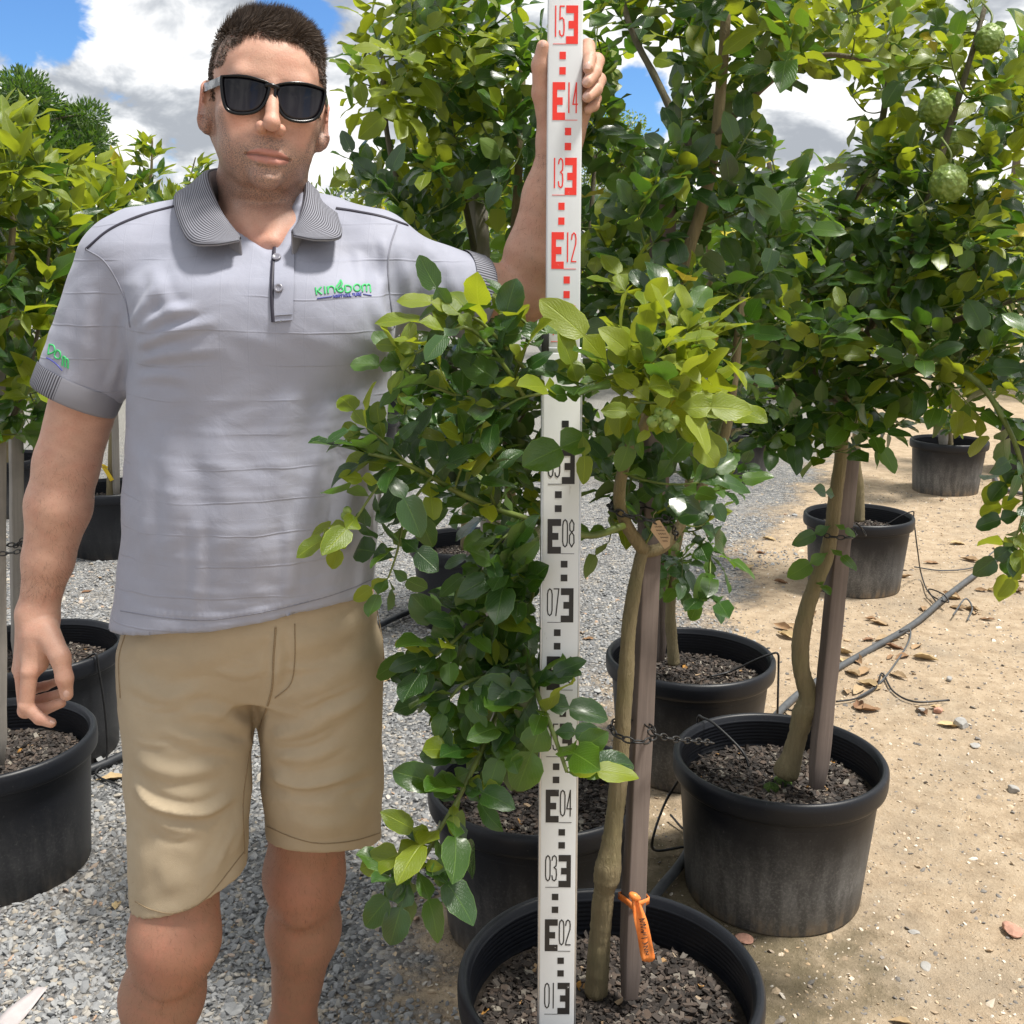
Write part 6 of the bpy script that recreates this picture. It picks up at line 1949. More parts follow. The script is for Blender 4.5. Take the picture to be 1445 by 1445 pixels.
t.limb([(1192, 560, 2.28), (1250, 500, 2.15), (1330, 460, 2.05), (1410, 430, 2.0), (1480, 410, 2.0)], 0.0085, 0.0040)
t.limb([(1190, 580, 2.27), (1260, 530, 2.10), (1340, 520, 1.95), (1385, 545, 1.90), (1415, 590, 1.87), (1437, 640, 1.86), (1446, 700, 1.86), (1440, 750, 1.86)], 0.0075, 0.0028, 'branch', 'twig')
t.limb([(1192, 570, 2.28), (1140, 560, 2.15), (1090, 545, 2.05), (1060, 540, 2.0)], 0.006, 0.003)
for c_ in ((1130, 470, 2.10, 80, 75, 0.20, 32, 0.08), (1180, 590, 2.15, 110, 50, 0.18, 30, 0.02), (1090, 580, 2.10, 60, 60, 0.16, 12, 0.02), (1120, 350, 2.2, 80, 90, 0.25, 22, 0.10), (1220, 330, 2.25, 90, 110, 0.28, 38, 0.12),
           (1240, 440, 2.12, 90, 70, 0.22, 30, 0.16), (1330, 380, 2.10, 90, 80, 0.24, 38, 0.20), (1410, 330, 2.1, 60, 110, 0.24, 30, 0.30), (1300, 260, 2.18, 80, 80, 0.25, 34, 0.42), (1385, 190, 2.15, 70, 80, 0.25, 22, 0.48),
           (1260, 120, 2.22, 80, 70, 0.25, 20, 0.55), (1350, 90, 2.2, 80, 60, 0.24, 22, 0.55), (1230, 20, 2.25, 120, 50, 0.25, 22, 0.60), (1410, 480, 2.0, 60, 60, 0.2, 16, 0.20), (1330, 520, 2.0, 90, 40, 0.18, 14, 0.10),
           (1240, 560, 2.05, 80, 40, 0.16, 12, 0.03), (1430, 110, 2.2, 40, 70, 0.2, 8, 0.3), (1150, 200, 2.35, 60, 50, 0.2, 6, 0.1)):
    t.blob(*c_)
for q, yg in (([(1400, 560, 1.89), (1425, 610, 1.87), (1440, 660, 1.86)], 0.3), ([(1437, 640, 1.86), (1446, 700, 1.85), (1438, 745, 1.85), (1430, 770, 1.85)], 0.15), ([(1445, 700, 1.86), (1440, 770, 1.86), (1438, 800, 1.86)], 0.7), ([(1290, 530, 2.0), (1340, 545, 1.95), (1380, 585, 1.93)], 0.35),
              ([(1150, 500, 2.05), (1130, 475, 1.98), (1120, 440, 1.95)], 0.3), ([(1160, 520, 2.05), (1175, 480, 1.98), (1190, 455, 1.95)], 0.35)):
    t.run(spline([W(*p) for p in q], 12), 1.0, 0.024, yg, free=True, size=0.095, out=(0.1, -0.8, 0.5))
for b_, e_, ag in (((1172, 742, 2.25), (1128, 762, 2.22), 0), ((1168, 780, 2.25), (1122, 808, 2.22), 1), ((1172, 775, 2.24), (1205, 790, 2.18), 1), ((1178, 740, 2.22), (1208, 752, 2.2), 1), ((1152, 822, 2.25), (1170, 828, 2.2), 1), ((1178, 700, 2.25), (1150, 690, 2.22), 0),
                   ((1400, 290, 2.0), (1428, 268, 1.98), 3), ((1100, 400, 1.98), (1098, 440, 1.95), 2)):
    t.leaf_px(b_, e_, ag)
for fx, fy, fY, fr_ in FRUIT:
    bm = bmesh.new(); bmesh.ops.create_icosphere(bm, subdivisions=5, radius=1.0)
    V_ = np.array([v.co[:] for v in bm.verts]); F_ = np.array([[v.index for v in f.verts] for f in bm.faces]); bm.free()
    rg = np.random.default_rng(int(fx))
    ctr = rg.normal(0, 1, (170, 3)); ctr /= np.linalg.norm(ctr, axis=1)[:, None]
    dd = (V_ @ ctr.T)
    hgt = np.max(np.exp((dd - 1) * 130), axis=1)
    R_ = 1 + 0.085 * hgt - 0.05 + 0.10 * np.exp((V_[:, 2] - 1) * 14) - 0.07 * np.exp((-V_[:, 2] - 1) * 40)
    c_ = W(fx, fy, fY)
    V_ = V_ * (R_ * fr_)[:, None]
    me = mesh('fruit', V_ + c_ - t.base, F_, True)
    fo = link('fruit', me, MT['lime'], t.o)
    link('fruit_stalk', MB().tube(spline([c_ + (0, 0, fr_ * 1.0), c_ + (0.004, 0.01, fr_ + 0.02), c_ + (0.0, 0.05, fr_ + 0.05)], 8) - t.base, 0.0022, 6).mesh('fruit_stalk'), MT['twig'], fo)
t.finish()

# ------------------------------------------------------------------ the other potted citrus
t = Tree('small makrut lime in the pot directly behind the front stake', soil('third', -0.05, 0), seed=17, size=0.09)
t.limb([(951, 937, 2.93), (948, 900, 2.93), (946, 865, 2.93), (950, 800, 2.93), (965, 720, 2.95), (985, 600, 2.97), (1000, 450, 3.0), (1000, 320, 3.0)], 0.018, 0.008, 'trunk', 'bark', 40)
t.nodes = t.nodes[10:]
t.limb([(965, 720, 2.95), (1010, 640, 2.9), (1060, 560, 2.9), (1090, 470, 2.95)], 0.008, 0.004)
for c_ in ((960, 810, 2.85, 28, 45, 0.10, 6, 0.03), (1000, 620, 2.95, 60, 70, 0.25, 10, 0.03), (1050, 480, 3.0, 90, 110, 0.35, 22, 0.05), (980, 350, 3.0, 90, 120, 0.35, 24, 0.15), (1090, 300, 3.0, 80, 100, 0.3, 14, 0.2)):
    t.blob(*c_, 0.027, 0.25)
t.finish(220)
t = Tree('potted citrus behind the winding trunk, its foliage merging with the big tree', soil('right', 0.0, 0), seed=19, size=0.095)
t.limb([(1212, 735, 4.75), (1212, 690, 4.75), (1208, 640, 4.75), (1212, 560, 4.75), (1215, 450, 4.8), (1220, 380, 4.8)], 0.026, 0.010, 'trunk', 'bark', 40)
t.nodes = t.nodes[14:]
for c_ in ((1220, 470, 4.8, 80, 80, 0.5, 34, 0.25), (1230, 370, 4.8, 80, 70, 0.5, 26, 0.45)):
    t.blob(*c_, 0.030, 0.3)
t.finish(120)
t = Tree('potted citrus in the far right pot seen under the branches', soil('far_right', 0.03, 0), seed=23, size=0.10)
t.limb([(1341, 632, 6.92), (1340, 600, 6.92), (1342, 560, 6.92), (1345, 480, 6.92), (1345, 420, 6.95)], 0.020, 0.010, 'trunk', 'bark', 30)
t.nodes = t.nodes[8:]
for c_ in ((1340, 590, 6.8, 24, 22, 0.15, 5, 0.1), (1345, 470, 6.9, 70, 80, 0.5, 44, 0.35), (1350, 370, 6.9, 60, 60, 0.5, 26, 0.45)):
    t.blob(*c_, 0.032, 0.3)
t.finish(120)
t = Tree('potted citrus on gravel behind the leafy branch right of the shorts', soil('centre_back', 0.0, 0), seed=29, size=0.095)
t.limb([(655, 775, 4.28), (656, 720, 4.28), (660, 640, 4.28), (662, 520, 4.3), (662, 400, 4.3), (660, 300, 4.3)], 0.016, 0.008, 'trunk', 'bark', 30)
t.nodes = t.nodes[8:]
for c_ in ((640, 560, 4.3, 90, 70, 0.45, 24, 0.08), (660, 430, 4.3, 110, 90, 0.5, 36, 0.15), (650, 300, 4.3, 100, 90, 0.5, 30, 0.35)):
    t.blob(*c_, 0.030, 0.3)
t.finish(160)
t = Tree('light green citrus at the left edge beside the weathered stake', soil('left_front', 0.0, 0), 'point', seed=31, size=0.092, up=0.85)
t.limb([(-22, 1050, 2.38), (-20, 900, 2.38), (-14, 760, 2.38), (-8, 640, 2.38), (0, 540, 2.38), (10, 420, 2.38), (20, 300, 2.38)], 0.014, 0.007, 'trunk', 'bark', 30)
t.limb([(-8, 640, 2.38), (30, 560, 2.36), (55, 460, 2.35), (70, 350, 2.35)], 0.007, 0.003)
t.limb([(0, 560, 2.38), (-40, 450, 2.36), (-60, 300, 2.35)], 0.007, 0.003)
t.nodes = t.nodes[10:]
for c_ in ((20, 300, 2.38, 70, 110, 0.22, 44, 0.50), (40, 450, 2.38, 65, 90, 0.20, 36, 0.22), (-60, 350, 2.38, 90, 180, 0.25, 24, 0.35), (15, 560, 2.36, 45, 60, 0.14, 14, 0.15), (70, 400, 2.4, 45, 70, 0.18, 16, 0.35), (35, 235, 2.4, 60, 55, 0.2, 18, 0.75)):
    t.blob(*c_, 0.021, 0.26)
for b_, e_, ag in (((60, 545, 2.30), (20, 500, 2.22), 2), ((60, 545, 2.30), (85, 570, 2.22), 2), ((55, 520, 2.30), (70, 470, 2.24), 2), ((40, 560, 2.30), (5, 560, 2.22), 2)):
    t.leaf_px(b_, e_, ag)
t.finish()
t = Tree('light green citrus rising behind the man\'s right shoulder', soil('left_second', 0, 0), 'point', seed=37, size=0.095, up=0.85)
t.limb([(45, 925, 3.03), (42, 800, 3.03), (50, 660, 3.03), (65, 540, 3.03), (85, 420, 3.03), (100, 320, 3.03), (105, 260, 3.03)], 0.014, 0.006, 'trunk', 'bark', 30)
t.limb([(65, 540, 3.03), (120, 430, 3.05), (160, 330, 3.08), (185, 270, 3.1)], 0.007, 0.003)
t.nodes = t.nodes[8:]
for c_ in ((110, 340, 3.05, 65, 80, 0.28, 38, 0.50), (70, 440, 3.05, 60, 90, 0.28, 24, 0.25), (170, 330, 3.1, 50, 50, 0.25, 18, 0.45), (30, 560, 3.05, 60, 60, 0.2, 12, 0.1), (130, 270, 3.1, 45, 45, 0.2, 12, 0.7)):
    t.blob(*c_, 0.022, 0.28)
t.finish()
t = Tree('upright citrus with spire-like shoots against the clouds left of the man', soil('left_third', 0, 0), 'point', seed=41, size=0.11, up=1.0)
t.limb([(156, 705, 5.39), (158, 640, 5.39), (165, 540, 5.39), (190, 420, 5.4), (205, 330, 5.4), (213, 250, 5.4), (215, 195, 5.4)], 0.022, 0.004, 'trunk', 'bark', 30)
t.limb([(190, 420, 5.4), (230, 350, 5.4), (260, 280, 5.4), (276, 222, 5.4)], 0.007, 0.003)
t.limb([(190, 430, 5.4), (180, 340, 5.4), (175, 280, 5.4)], 0.007, 0.003)
t.nodes = t.nodes[10:]
for c_ in ((214, 245, 5.4, 16, 50, 0.10, 14, 0.45), (272, 245, 5.4, 18, 35, 0.10, 10, 0.5), (240, 300, 5.4, 60, 40, 0.35, 26, 0.4), (200, 380, 5.4, 90, 80, 0.45, 40, 0.3), (170, 480, 5.4, 70, 70, 0.4, 22, 0.15), (180, 290, 5.4, 30, 30, 0.2, 10, 0.5)):
    t.blob(*c_, 0.030, 0.28)
t.finish(260)
# trees whose pots stand further back
far_specs = [('behind_hip', 516, 7.88, [(520, 440, 110, 110, 34), (500, 320, 90, 60, 20)], 'distant citrus behind the polo shirt and lifted arm'),
             ('far_mid', 1040, 7.30, [(1045, 450, 110, 110, 44), (1060, 330, 90, 70, 24)], 'distant citrus over the shaded far pot'),
             ('right_edge', 1462, 7.60, [(1450, 470, 80, 90, 34), (1440, 370, 70, 60, 24)], 'distant citrus at the right edge'),
             ('left_fourth', 8, 6.30, [(20, 460, 110, 120, 40), (30, 330, 90, 60, 20)], 'distant citrus behind the left edge stake'),
             ('back_row', 560, 9.60, [(570, 420, 80, 90, 34), (575, 330, 60, 50, 14)], 'most distant potted citrus right of the shirt')]
for i_, (k_, px_, Y_, bl_, lb_) in enumerate(far_specs):
    t = Tree(lb_, soil(k_), 'point' if px_ < 100 else 'lime', seed=50 + i_, size=0.11, up=0.8)
    s_ = soil(k_)
    z1 = PX(s_[None])[1][0]
    t.limb([(px_, z1, Y_), (px_ + 2, z1 - 60, Y_), (bl_[0][0], bl_[0][1] + 20, Y_), (bl_[1][0], bl_[1][1], Y_)], 0.02, 0.007, 'trunk', 'bark', 24)
    t.nodes = t.nodes[9:]
    for (bx_, by_, rx_, ry_, n_) in bl_:
        t.blob(bx_, by_, Y_, rx_, ry_, 0.55, n_, 0.35, 0.032, 0.32)
    t.finish(60)

# ------------------------------------------------------------------ far nursery rows and tall trees
def far_citrus(x, y, h, wdt, label, seed):
    rng = np.random.default_rng(seed)
    o = empty('citrus_tree', (x, y, 0)); tag(o, label, 'tree', 'distant nursery rows')
    P = spline([(0, 0, 0), (0.03, 0, h * 0.35), (0, 0, h * 0.8)], 8)
    link('trunk', MB().tube(P, np.linspace(0.04, 0.015, 8), 8).mesh('trunk'), MT['bark'], o)
    n = 1500
    v = rng.normal(0, 1, (n, 3)); v /= np.linalg.norm(v, axis=1)[:, None]
    rr = rng.random(n) ** 0.45
    lob = 1 + 0.25 * np.sin(v[:, 0] * 5 + seed) * np.sin(v[:, 2] * 6 + v[:, 1] * 4)
    C = v * (rr * lob)[:, None] * np.array((wdt / 2, wdt / 2, h * 0.36)) + np.array((0, 0, h * 0.66))
    D = v + rng.normal(0, 0.6, (n, 3)) + np.array((0, 0, 0.5)); D /= np.linalg.norm(D, axis=1)[:, None]
    Nn = v + rng.normal(0, 0.5, (n, 3)) + np.array((0, 0, 0.6))
    X = np.cross(D, Nn); X /= np.linalg.norm(X, axis=1)[:, None]
    Zx = np.cross(X, D)
    S = rng.uniform(0.10, 0.17, n)
    V, F, U = LEAF_LO[('point', seed % NVAR)]
    w_ = (V[None, :, 0, None] * X[:, None] + V[None, :, 1, None] * D[:, None] + V[None, :, 2, None] * Zx[:, None]) * S[:, None, None] + C[:, None]
    age = np.where(rng.random(n) < 0.30 + 0.3 * (v[:, 2] > 0.3), 2, np.where(rng.random(n) < 0.5, 1, 0))
    me = mesh('crown', w_.reshape(-1, 3), (F[None] + (np.arange(n) * len(V))[:, None, None]).reshape(-1, 4), True, np.tile(U, (n, 1)), np.repeat(age, len(F)))
    c = link('crown', me, [MT['leaf%d' % q] for q in range(4)], o); c['kind'] = 'stuff'
for i_, (x_, y_, h_, w_2) in enumerate(((-7.2, 13.0, 2.5, 2.0), (-5.2, 12.0, 2.4, 1.9), (-3.4, 12.6, 2.35, 1.8), (-1.9, 12.2, 2.3, 1.7), (-0.5, 13.0, 2.4, 1.8), (0.9, 12.4, 2.2, 1.7), (2.3, 12.8, 2.3, 1.8), (3.7, 12.2, 2.4, 1.8), (5.2, 12.8, 2.3, 1.9), (6.8, 12.2, 2.4, 1.9),
                                          (-4.2, 17.5, 2.6, 2.2), (-1.2, 18.0, 2.5, 2.2), (1.7, 17.6, 2.6, 2.2), (4.6, 18.0, 2.6, 2.2), (7.6, 17.8, 2.6, 2.2), (10.2, 17.0, 2.6, 2.2), (-9.4, 13.4, 2.5, 2.1), (-11.8, 14.2, 2.6, 2.2), (-7.2, 18.2, 2.6, 2.3), (-10.2, 18.8, 2.6, 2.3), (-4.6, 8.6, 2.3, 1.8), (-6.4, 9.4, 2.4, 1.9), (8.8, 12.8, 2.4, 1.9), (11.0, 13.6, 2.4, 2.0))):
    far_citrus(x_, y_, h_, w_2, 'pale green citrus in the far nursery row behind the potted trees', 70 + i_)
def tall_tree(px, py, Y, wpx, hpx, n, label, needle, seed, mats):
    """a far tree whose crown is centred at pixel (px, py) and rooted on the ground below"""
    rng = np.random.default_rng(seed)
    c = W(px, py, Y); m = PX(c[None])[2][0] / FPX
    o = empty('tall_tree', (c[0], c[1], 0)); tag(o, label, 'tree')
    R = np.array((wpx * m / 2, wpx * m / 2, hpx * m / 2))
    H = c[2]
    P = spline([(0, 0, 0), (0.2, 0.1, H * 0.5), (0, 0, H + R[2] * 0.6)], 12)
    link('trunk', MB().tube(P, np.linspace(0.30, 0.06, 12), 8).mesh('trunk'), MT['bark_dark'], o)
    k = 46
    cl = rng.normal(0, 1, (k, 3)); cl /= np.linalg.norm(cl, axis=1)[:, None]
    cl = cl * (rng.random(k) ** 0.4)[:, None] * R * 0.92
    mb = MB()
    for q in cl:
        mb.tube(spline([(0, 0, H + min(0, q[2] - 0.4)), (q[0] * 0.5, q[1] * 0.5, H + q[2] * 0.7), (q[0], q[1], H + q[2])], 6), np.linspace(0.06, 0.02, 6), 5, False)
    link('branches', mb.mesh('branches'), MT['bark_dark'], o)
    idx = rng.integers(0, k, n)
    off = rng.normal(0, 1, (n, 3)); off /= np.linalg.norm(off, axis=1)[:, None]
    C = cl[idx] + off * (rng.random(n) ** 0.5)[:, None] * (R.mean() * 0.30) * np.array((1.15, 1.15, 0.70)) + np.array((0, 0, H))
    D = off + np.array((0, 0, 0.5 if needle else -0.2)) + rng.normal(0, 0.4, (n, 3)); D /= np.linalg.norm(D, axis=1)[:, None]
    X = np.cross(D, rng.normal(0, 1, (n, 3))); X /= np.linalg.norm(X, axis=1)[:, None]
    L, Wd = (rng.uniform(0.12, 0.24, n), 0.030) if needle else (rng.uniform(0.10, 0.2, n), 0.035)
    L = L[:, None]
    V = np.stack([C, C + D * L * 0.5 + X * Wd, C + D * L, C + D * L * 0.5 - X * Wd], 1).reshape(-1, 3)
    F = (np.arange(n) * 4)[:, None] + np.arange(4)[None]
    U = np.tile(np.array([(0.5, 0), (0.9, 0.5), (0.5, 1), (0.1, 0.5)]), (n, 1))
    me = mesh('crown', V, F, False, U, rng.choice([0, 1], n, p=[0.6, 0.4]))
    cr = link('crown', me, [MT[q] for q in mats], o); cr['kind'] = 'stuff'
tall_tree(38, 185, 34.0, 185, 190, 30000, 'tall dark pine rising at the left edge', True, 1, ('leaf0', 'leaf1'))
tall_tree(122, 225, 36.0, 60, 110, 8000, 'smaller dark pine right of the tall left one', True, 2, ('leaf0', 'leaf1'))
tall_tree(872, 225, 42.0, 120, 130, 6000, 'pale airy gum tree far behind the staff', False, 3, ('leaf1', 'leaf2'))
tall_tree(640, 285, 40.0, 120, 90, 6000, 'dark gum tree far behind the lifted arm', False, 4, ('leaf0', 'leaf1'))
tall_tree(1440, 120, 40.0, 90, 150, 5000, 'dark tree far behind the fruit at the right edge', False, 5, ('leaf0', 'leaf1'))

# ------------------------------------------------------------------ stakes
SK = 'timber stakes supporting the trees'
stake(W(888, 1408, 1.505), W(937, 292, 1.735), 0.031, 'brown timber stake in the nearest pot with orange tape', 'stake', 0.5, SK)
stake(W(1152, 1112, 2.210), W(1199, 632, 2.33), 0.036, 'brown timber stake leaning beside the winding trunk', 'stake', 0.6, SK)
stake(W(706, 1092, 2.20), W(673, 262, 2.40), 0.034, 'weathered grey stake rising behind the lifted arm', 'stake_grey', 0.3, SK)
stake(W(930, 932, 2.96), W(934, 560, 3.0), 0.034, 'brown stake in the pot directly behind the front stake', 'stake', 0.4, SK)
stake(W(-2, 1078, 2.33), W(-6, 470, 2.36), 0.036, 'weathered pale stake at the left edge below the leaves', 'stake_grey', 0.2, SK)
stake(W(26, 930, 3.00), W(22, 560, 3.03), 0.034, 'weathered stake between left edge and hanging arm', 'stake_grey', 0.2, SK)
stake(W(164, 702, 5.38), W(158, 470, 5.40), 0.034, 'weathered stake beside yellow tagged stem left of the shirt', 'stake_grey', 0.2, SK)
stake(W(692, 782, 4.20), W(690, 480, 4.25), 0.034, 'brown stake in the pot right of the shorts', 'stake', 0.4, SK)
stake(W(1331, 632, 6.90), W(1332, 470, 6.90), 0.045, 'pale stake in the far right pot', 'stake_grey', 0.4, SK)
# yellow stem tag
c_ = W(152, 668, 5.36)
mb = MB().box((0, 0, 0), (0.020, 0.003, 0.085), np.array(Matrix.Rotation(rad(-28), 3, 'Y'))).tube(spline([(-0.03, 0, 0.04), (-0.015, -0.012, 0.045), (0, 0, 0.03)], 8), 0.006, 6)
tag(link('plant_tag', mb.mesh('plant_tag', False), MT['yellow'], None, tuple(c_)), 'yellow plastic tag on the stem left of the shirt', 'tag')

# ------------------------------------------------------------------ ties, tape, card
f_ = lambda px, py, Y: W(px, py, Y)
chain_tie(f_(903, 722, 1.585), 0.046, 0.052, 'black chain tie round stake and fork near the card tag', [f_(935, 728, 1.56), f_(950, 744, 1.58), f_(955, 760, 1.62)], -0.008)
chain_tie(f_(893, 1030, 1.545), 0.034, 0.042, 'black chain tie round trunk and stake of the nearest tree', [f_(915, 1032, 1.52), f_(945, 1042, 1.55), f_(985, 1046, 1.60), f_(1005, 1048, 1.64)], -0.004)
chain_tie(f_(1180, 751, 2.275), 0.038, 0.048, 'black chain tie round the winding trunk and its stake', [f_(1200, 752, 2.24), f_(1212, 742, 2.25), f_(1222, 756, 2.25)], 0.0)
chain_tie(f_(10, 775, 2.36), 0.040, 0.040, 'black tie on the weathered stake at the left edge', [f_(20, 772, 2.32), f_(34, 760, 2.3)], 0.0)
# orange flagging tape knotted on the front stake
e_ = empty('flagging_tape', tuple(f_(890, 1262, 1.50)))
tag(e_, 'orange flagging tape with handwriting tied to the front stake', 'tape')
og = np.array(e_.location)
sc_ = on_seg(W(888, 1408, 1.505), W(937, 292, 1.735), (1408 - 1262) / 1116.0)
mb = MB()
ring = []
for i_ in range(25):
    a_ = i_ / 24 * 2 * math.pi
    q_ = max(abs(math.cos(a_ - 0.5)), abs(math.sin(a_ - 0.5)))
    ring.append((0.0185 / q_ * math.cos(a_), 0.0185 / q_ * math.sin(a_), 0.002 * math.sin(a_ * 2)))
V_ = np.vstack([np.array(ring) + (0, 0, -0.006), np.array(ring) + (0, 0, 0.006)]) + sc_
mb.add(V_, [(i, i + 1, 26 + i - 0 if False else 25 + i + 1, 25 + i) for i in range(24)])
lp = link('loop', mb.mesh('loop', True, og), MT['orange'], e_)
lp.modifiers.new('thickness', 'SOLIDIFY').thickness = 0.0006
kn = W(896, 1264, 1.478)
V_, F_, U_ = [], [], []
ctl = spline([W(895, 1262, 1.477), W(900, 1285, 1.470), W(907, 1312, 1.466), (W(912, 1338, 1.463)), W(915, 1354, 1.460)], 20)
wid = np.interp(np.linspace(0, 1, 20), [0, 0.15, 0.4, 0.9, 1], [0.006, 0.013, 0.020, 0.0215, 0.020])
for i_ in range(20):
    for j_ in range(6):
        u = j_ / 5 - 0.5
        V_.append(ctl[i_] + np.array((u * wid[i_], 0.004 * math.sin(u * 9 + i_ * 0.45) * (1 - i_ / 30), -0.012 * (0.5 - abs(u)) * (i_ == 19) + 0.10 * u * wid[i_] )))
F_ = [(i * 6 + j, i * 6 + j + 1, (i + 1) * 6 + j + 1, (i + 1) * 6 + j) for i in range(19) for j in range(5)]
tl = link('tail', mesh('tail', np.array(V_) - og, F_), MT['orange'], e_)
tl.modifiers.new('thickness', 'SOLIDIFY').thickness = 0.0006
mb = MB(); mb.tube(spline([kn + (-0.008, 0.002, 0.003), kn + (0, -0.004, 0.0), kn + (0.007, 0.0, -0.005)], 8), np.array([0.003, .005, .006, .0065, .006, .005, .0045, .003]), 8)
link('knot', mb.mesh('knot', True, og), MT['orange'], e_)
mb = MB()
tv = BVHTree.FromPolygons([tuple(q) for q in V_], F_)
def scr(pts):
    L = []
    for q in spline(pts, len(pts) * 4):
        h = surf_hit(tv, q[0], q[1], 0.0011)
        if h:
            L.append(h[0])
    if len(L) > 2:
        mb.tube(np.array(L), 0.0006, 4, False)
for s_ in ([(903, 1297), (909, 1296), (904, 1300), (910, 1301)], [(904, 1304), (911, 1304), (905, 1308), (911, 1309)], [(905, 1311), (909, 1313), (905, 1315), (911, 1316)], [(907, 1318), (912, 1319)], [(906, 1324), (913, 1322)], [(907, 1330), (911, 1331), (914, 1328), (909, 1333)],
           [(908, 1336), (914, 1334), (909, 1340), (915, 1339)], [(909, 1343), (914, 1342), (911, 1346), (916, 1346)]):
    scr(s_)
if mb.n:
    link('handwriting', mb.mesh('handwriting', True, og), MT['ink_pen'], e_)
# card tag under the chain tie
e_ = empty('card_tag', tuple(f_(930, 735, 1.54))); tag(e_, 'small buff card tag with faint handwriting hanging by the front stake', 'tag')
og = np.array(e_.location)
pts_ = [(922, 736), (931, 734), (946, 757), (945, 770), (938, 775), (918, 748)]
cv = [W(x, y, 1.535 + 0.0006 * (y - 736)) for x, y in pts_]
V_ = np.vstack([np.array(cv), np.array(cv) + (0, 0.0014, 0)])
n_ = len(cv)
F_ = [tuple(range(n_))[::-1], tuple(range(n_, 2 * n_))] + [(i, (i + 1) % n_, n_ + (i + 1) % n_, n_ + i) for i in range(n_)]
link('card', mesh('card', V_ - og, F_, False), MT['card'], e_)
mb = MB()
for x0_, y0_, x1_, y1_ in ((924, 743, 934, 742), (926, 748, 938, 748), (929, 753, 940, 752), (932, 758, 943, 758), (935, 763, 942, 763)):
    mb.tube(np.array([W(x0_ + (x1_ - x0_) * k / 7, y0_ + 1.1 * (k % 2), 1.5335 + 0.0006 * (y0_ - 736)) for k in range(8)]), 0.0004, 4, False)
link('handwriting', mb.mesh('handwriting', True, og), MT['ink_pen'], e_)
link('string', MB().tube(spline([W(926, 738, 1.5345), W(922, 728, 1.55), W(926, 722, 1.56)], 8), 0.0006, 5).mesh('string', True, og), MT['card'], e_)

# ------------------------------------------------------------------ irrigation pipe and drip hoses
G_ = lambda px, py, z=0.0: GP(px, py, z)
hose('irrigation_pipe', [G_(1560, 690, .012), G_(1480, 735, .012), G_(1415, 782, .012), G_(1340, 838, .012), G_(1290, 880, .012), G_(1225, 918, .012), G_(1170, 950, .012), G_(1120, 985, .012), G_(1070, 1040, .012), G_(1010, 1130, .012), G_(965, 1212, .012), G_(925, 1262, .012), G_(880, 1330, .012), G_(800, 1480, .012)], 0.0125, 'long grey irrigation pipe curving over the sand on the right', 'pipe')
hose('irrigation_pipe', [G_(-80, 1130, .012), G_(60, 1105, .012), G_(120, 1088, .012), G_(180, 1062, .012), G_(300, 1000, .012), G_(430, 935, .012), G_(540, 880, .012), G_(590, 858, .012), G_(700, 815, .012)], 0.0125, 'dark irrigation pipe crossing the gravel behind the man', 'pipe', 'hose_dark')
hose('irrigation_pipe', [G_(1460, 700, .012), G_(1418, 690, .012), G_(1404, 672, .012), G_(1412, 655, .012), G_(1450, 640, .012)], 0.0125, 'grey pipe curling on the ground beside the far right pot', 'pipe')
rimz = lambda k: gz(*XY[k]) + POT_H + 0.006
def drip(k, ang, pts_in, pts_out, label, r=0.0032):
    x, y = XY[k]
    c, s = math.cos(rad(ang)), math.sin(rad(ang))
    z = gz(x, y)
    P = [np.array((x + c * q * POT_R + s * w2, y + s * q * POT_R - c * w2, z + h)) for q, w2, h in pts_in]
    P += [np.array((x + c * q * POT_R, y + s * q * POT_R, z + POT_H + h)) for q, h in ((0.97, 0.008), (1.03, 0.006), (1.045, -0.03))]
    P += [np.asarray(q, float) for q in pts_out]
    return hose('drip_hose', P, r, label, 'hose', 'black_plastic', 90, 8)
x_, y_ = XY['third']
drip('third', -5, [(0.25, 0.02, SOIL_Z + 0.012), (0.5, -0.02, SOIL_Z + 0.014), (0.8, 0.0, POT_H - 0.01)], [(x_ + 0.262, y_ - 0.02, 0.14), G_(1098, 1000, .01), G_(1120, 1003, .02)], 'thin black hose looping over the rim of the third pot')
x_, y_ = XY['mid_right']
drip('mid_right', 128, [(0.35, 0.0, SOIL_Z + 0.006), (0.45, 0.0, SOIL_Z + 0.04), (0.8, 0.0, POT_H + 0.004)], [(x_ - 0.165, y_ + 0.215, 0.12), (x_ - 0.17, y_ + 0.23, 0.012), (x_ - 0.2, y_ + 0.3, 0.012)], 'thin black hose arching into the mud-splashed pot')
x_, y_ = XY['right']
drip('right', 0, [(0.1, 0.02, SOIL_Z + 0.012), (0.5, -0.01, SOIL_Z + 0.014), (0.8, 0.0, POT_H - 0.01)], [(x_ + 0.265, y_ - 0.05, 0.18), G_(1300, 810, .02), G_(1312, 838, .012), G_(1338, 850, .03), G_(1330, 838, .04), G_(1310, 832, .03), G_(1325, 855, .012)], 'thin black hose hanging from the right pot to the pipe')
x_, y_ = XY['left_second']
drip('left_second', -28, [(0.3, 0.02, SOIL_Z + 0.012), (0.7, 0.0, POT_H - 0.03)], [(x_ + 0.235, y_ - 0.125, 0.17), (x_ + 0.23, y_ - 0.13, 0.03), G_(135, 1092, .01), G_(168, 1108, .006)], 'thin black hose dropping from the pot behind the hanging hand')
x_, y_ = XY['front']
hose('drip_hose', [soil('front', -0.10, -0.17, 0.008), soil('front', -0.115, -0.10, 0.014), soil('front', -0.09, -0.04, 0.016), soil('front', -0.065, 0.0, 0.010)], 0.0034, 'thin black hose lying on the bark left of the staff in front pot', 'hose', 'black_plastic', 40, 8)
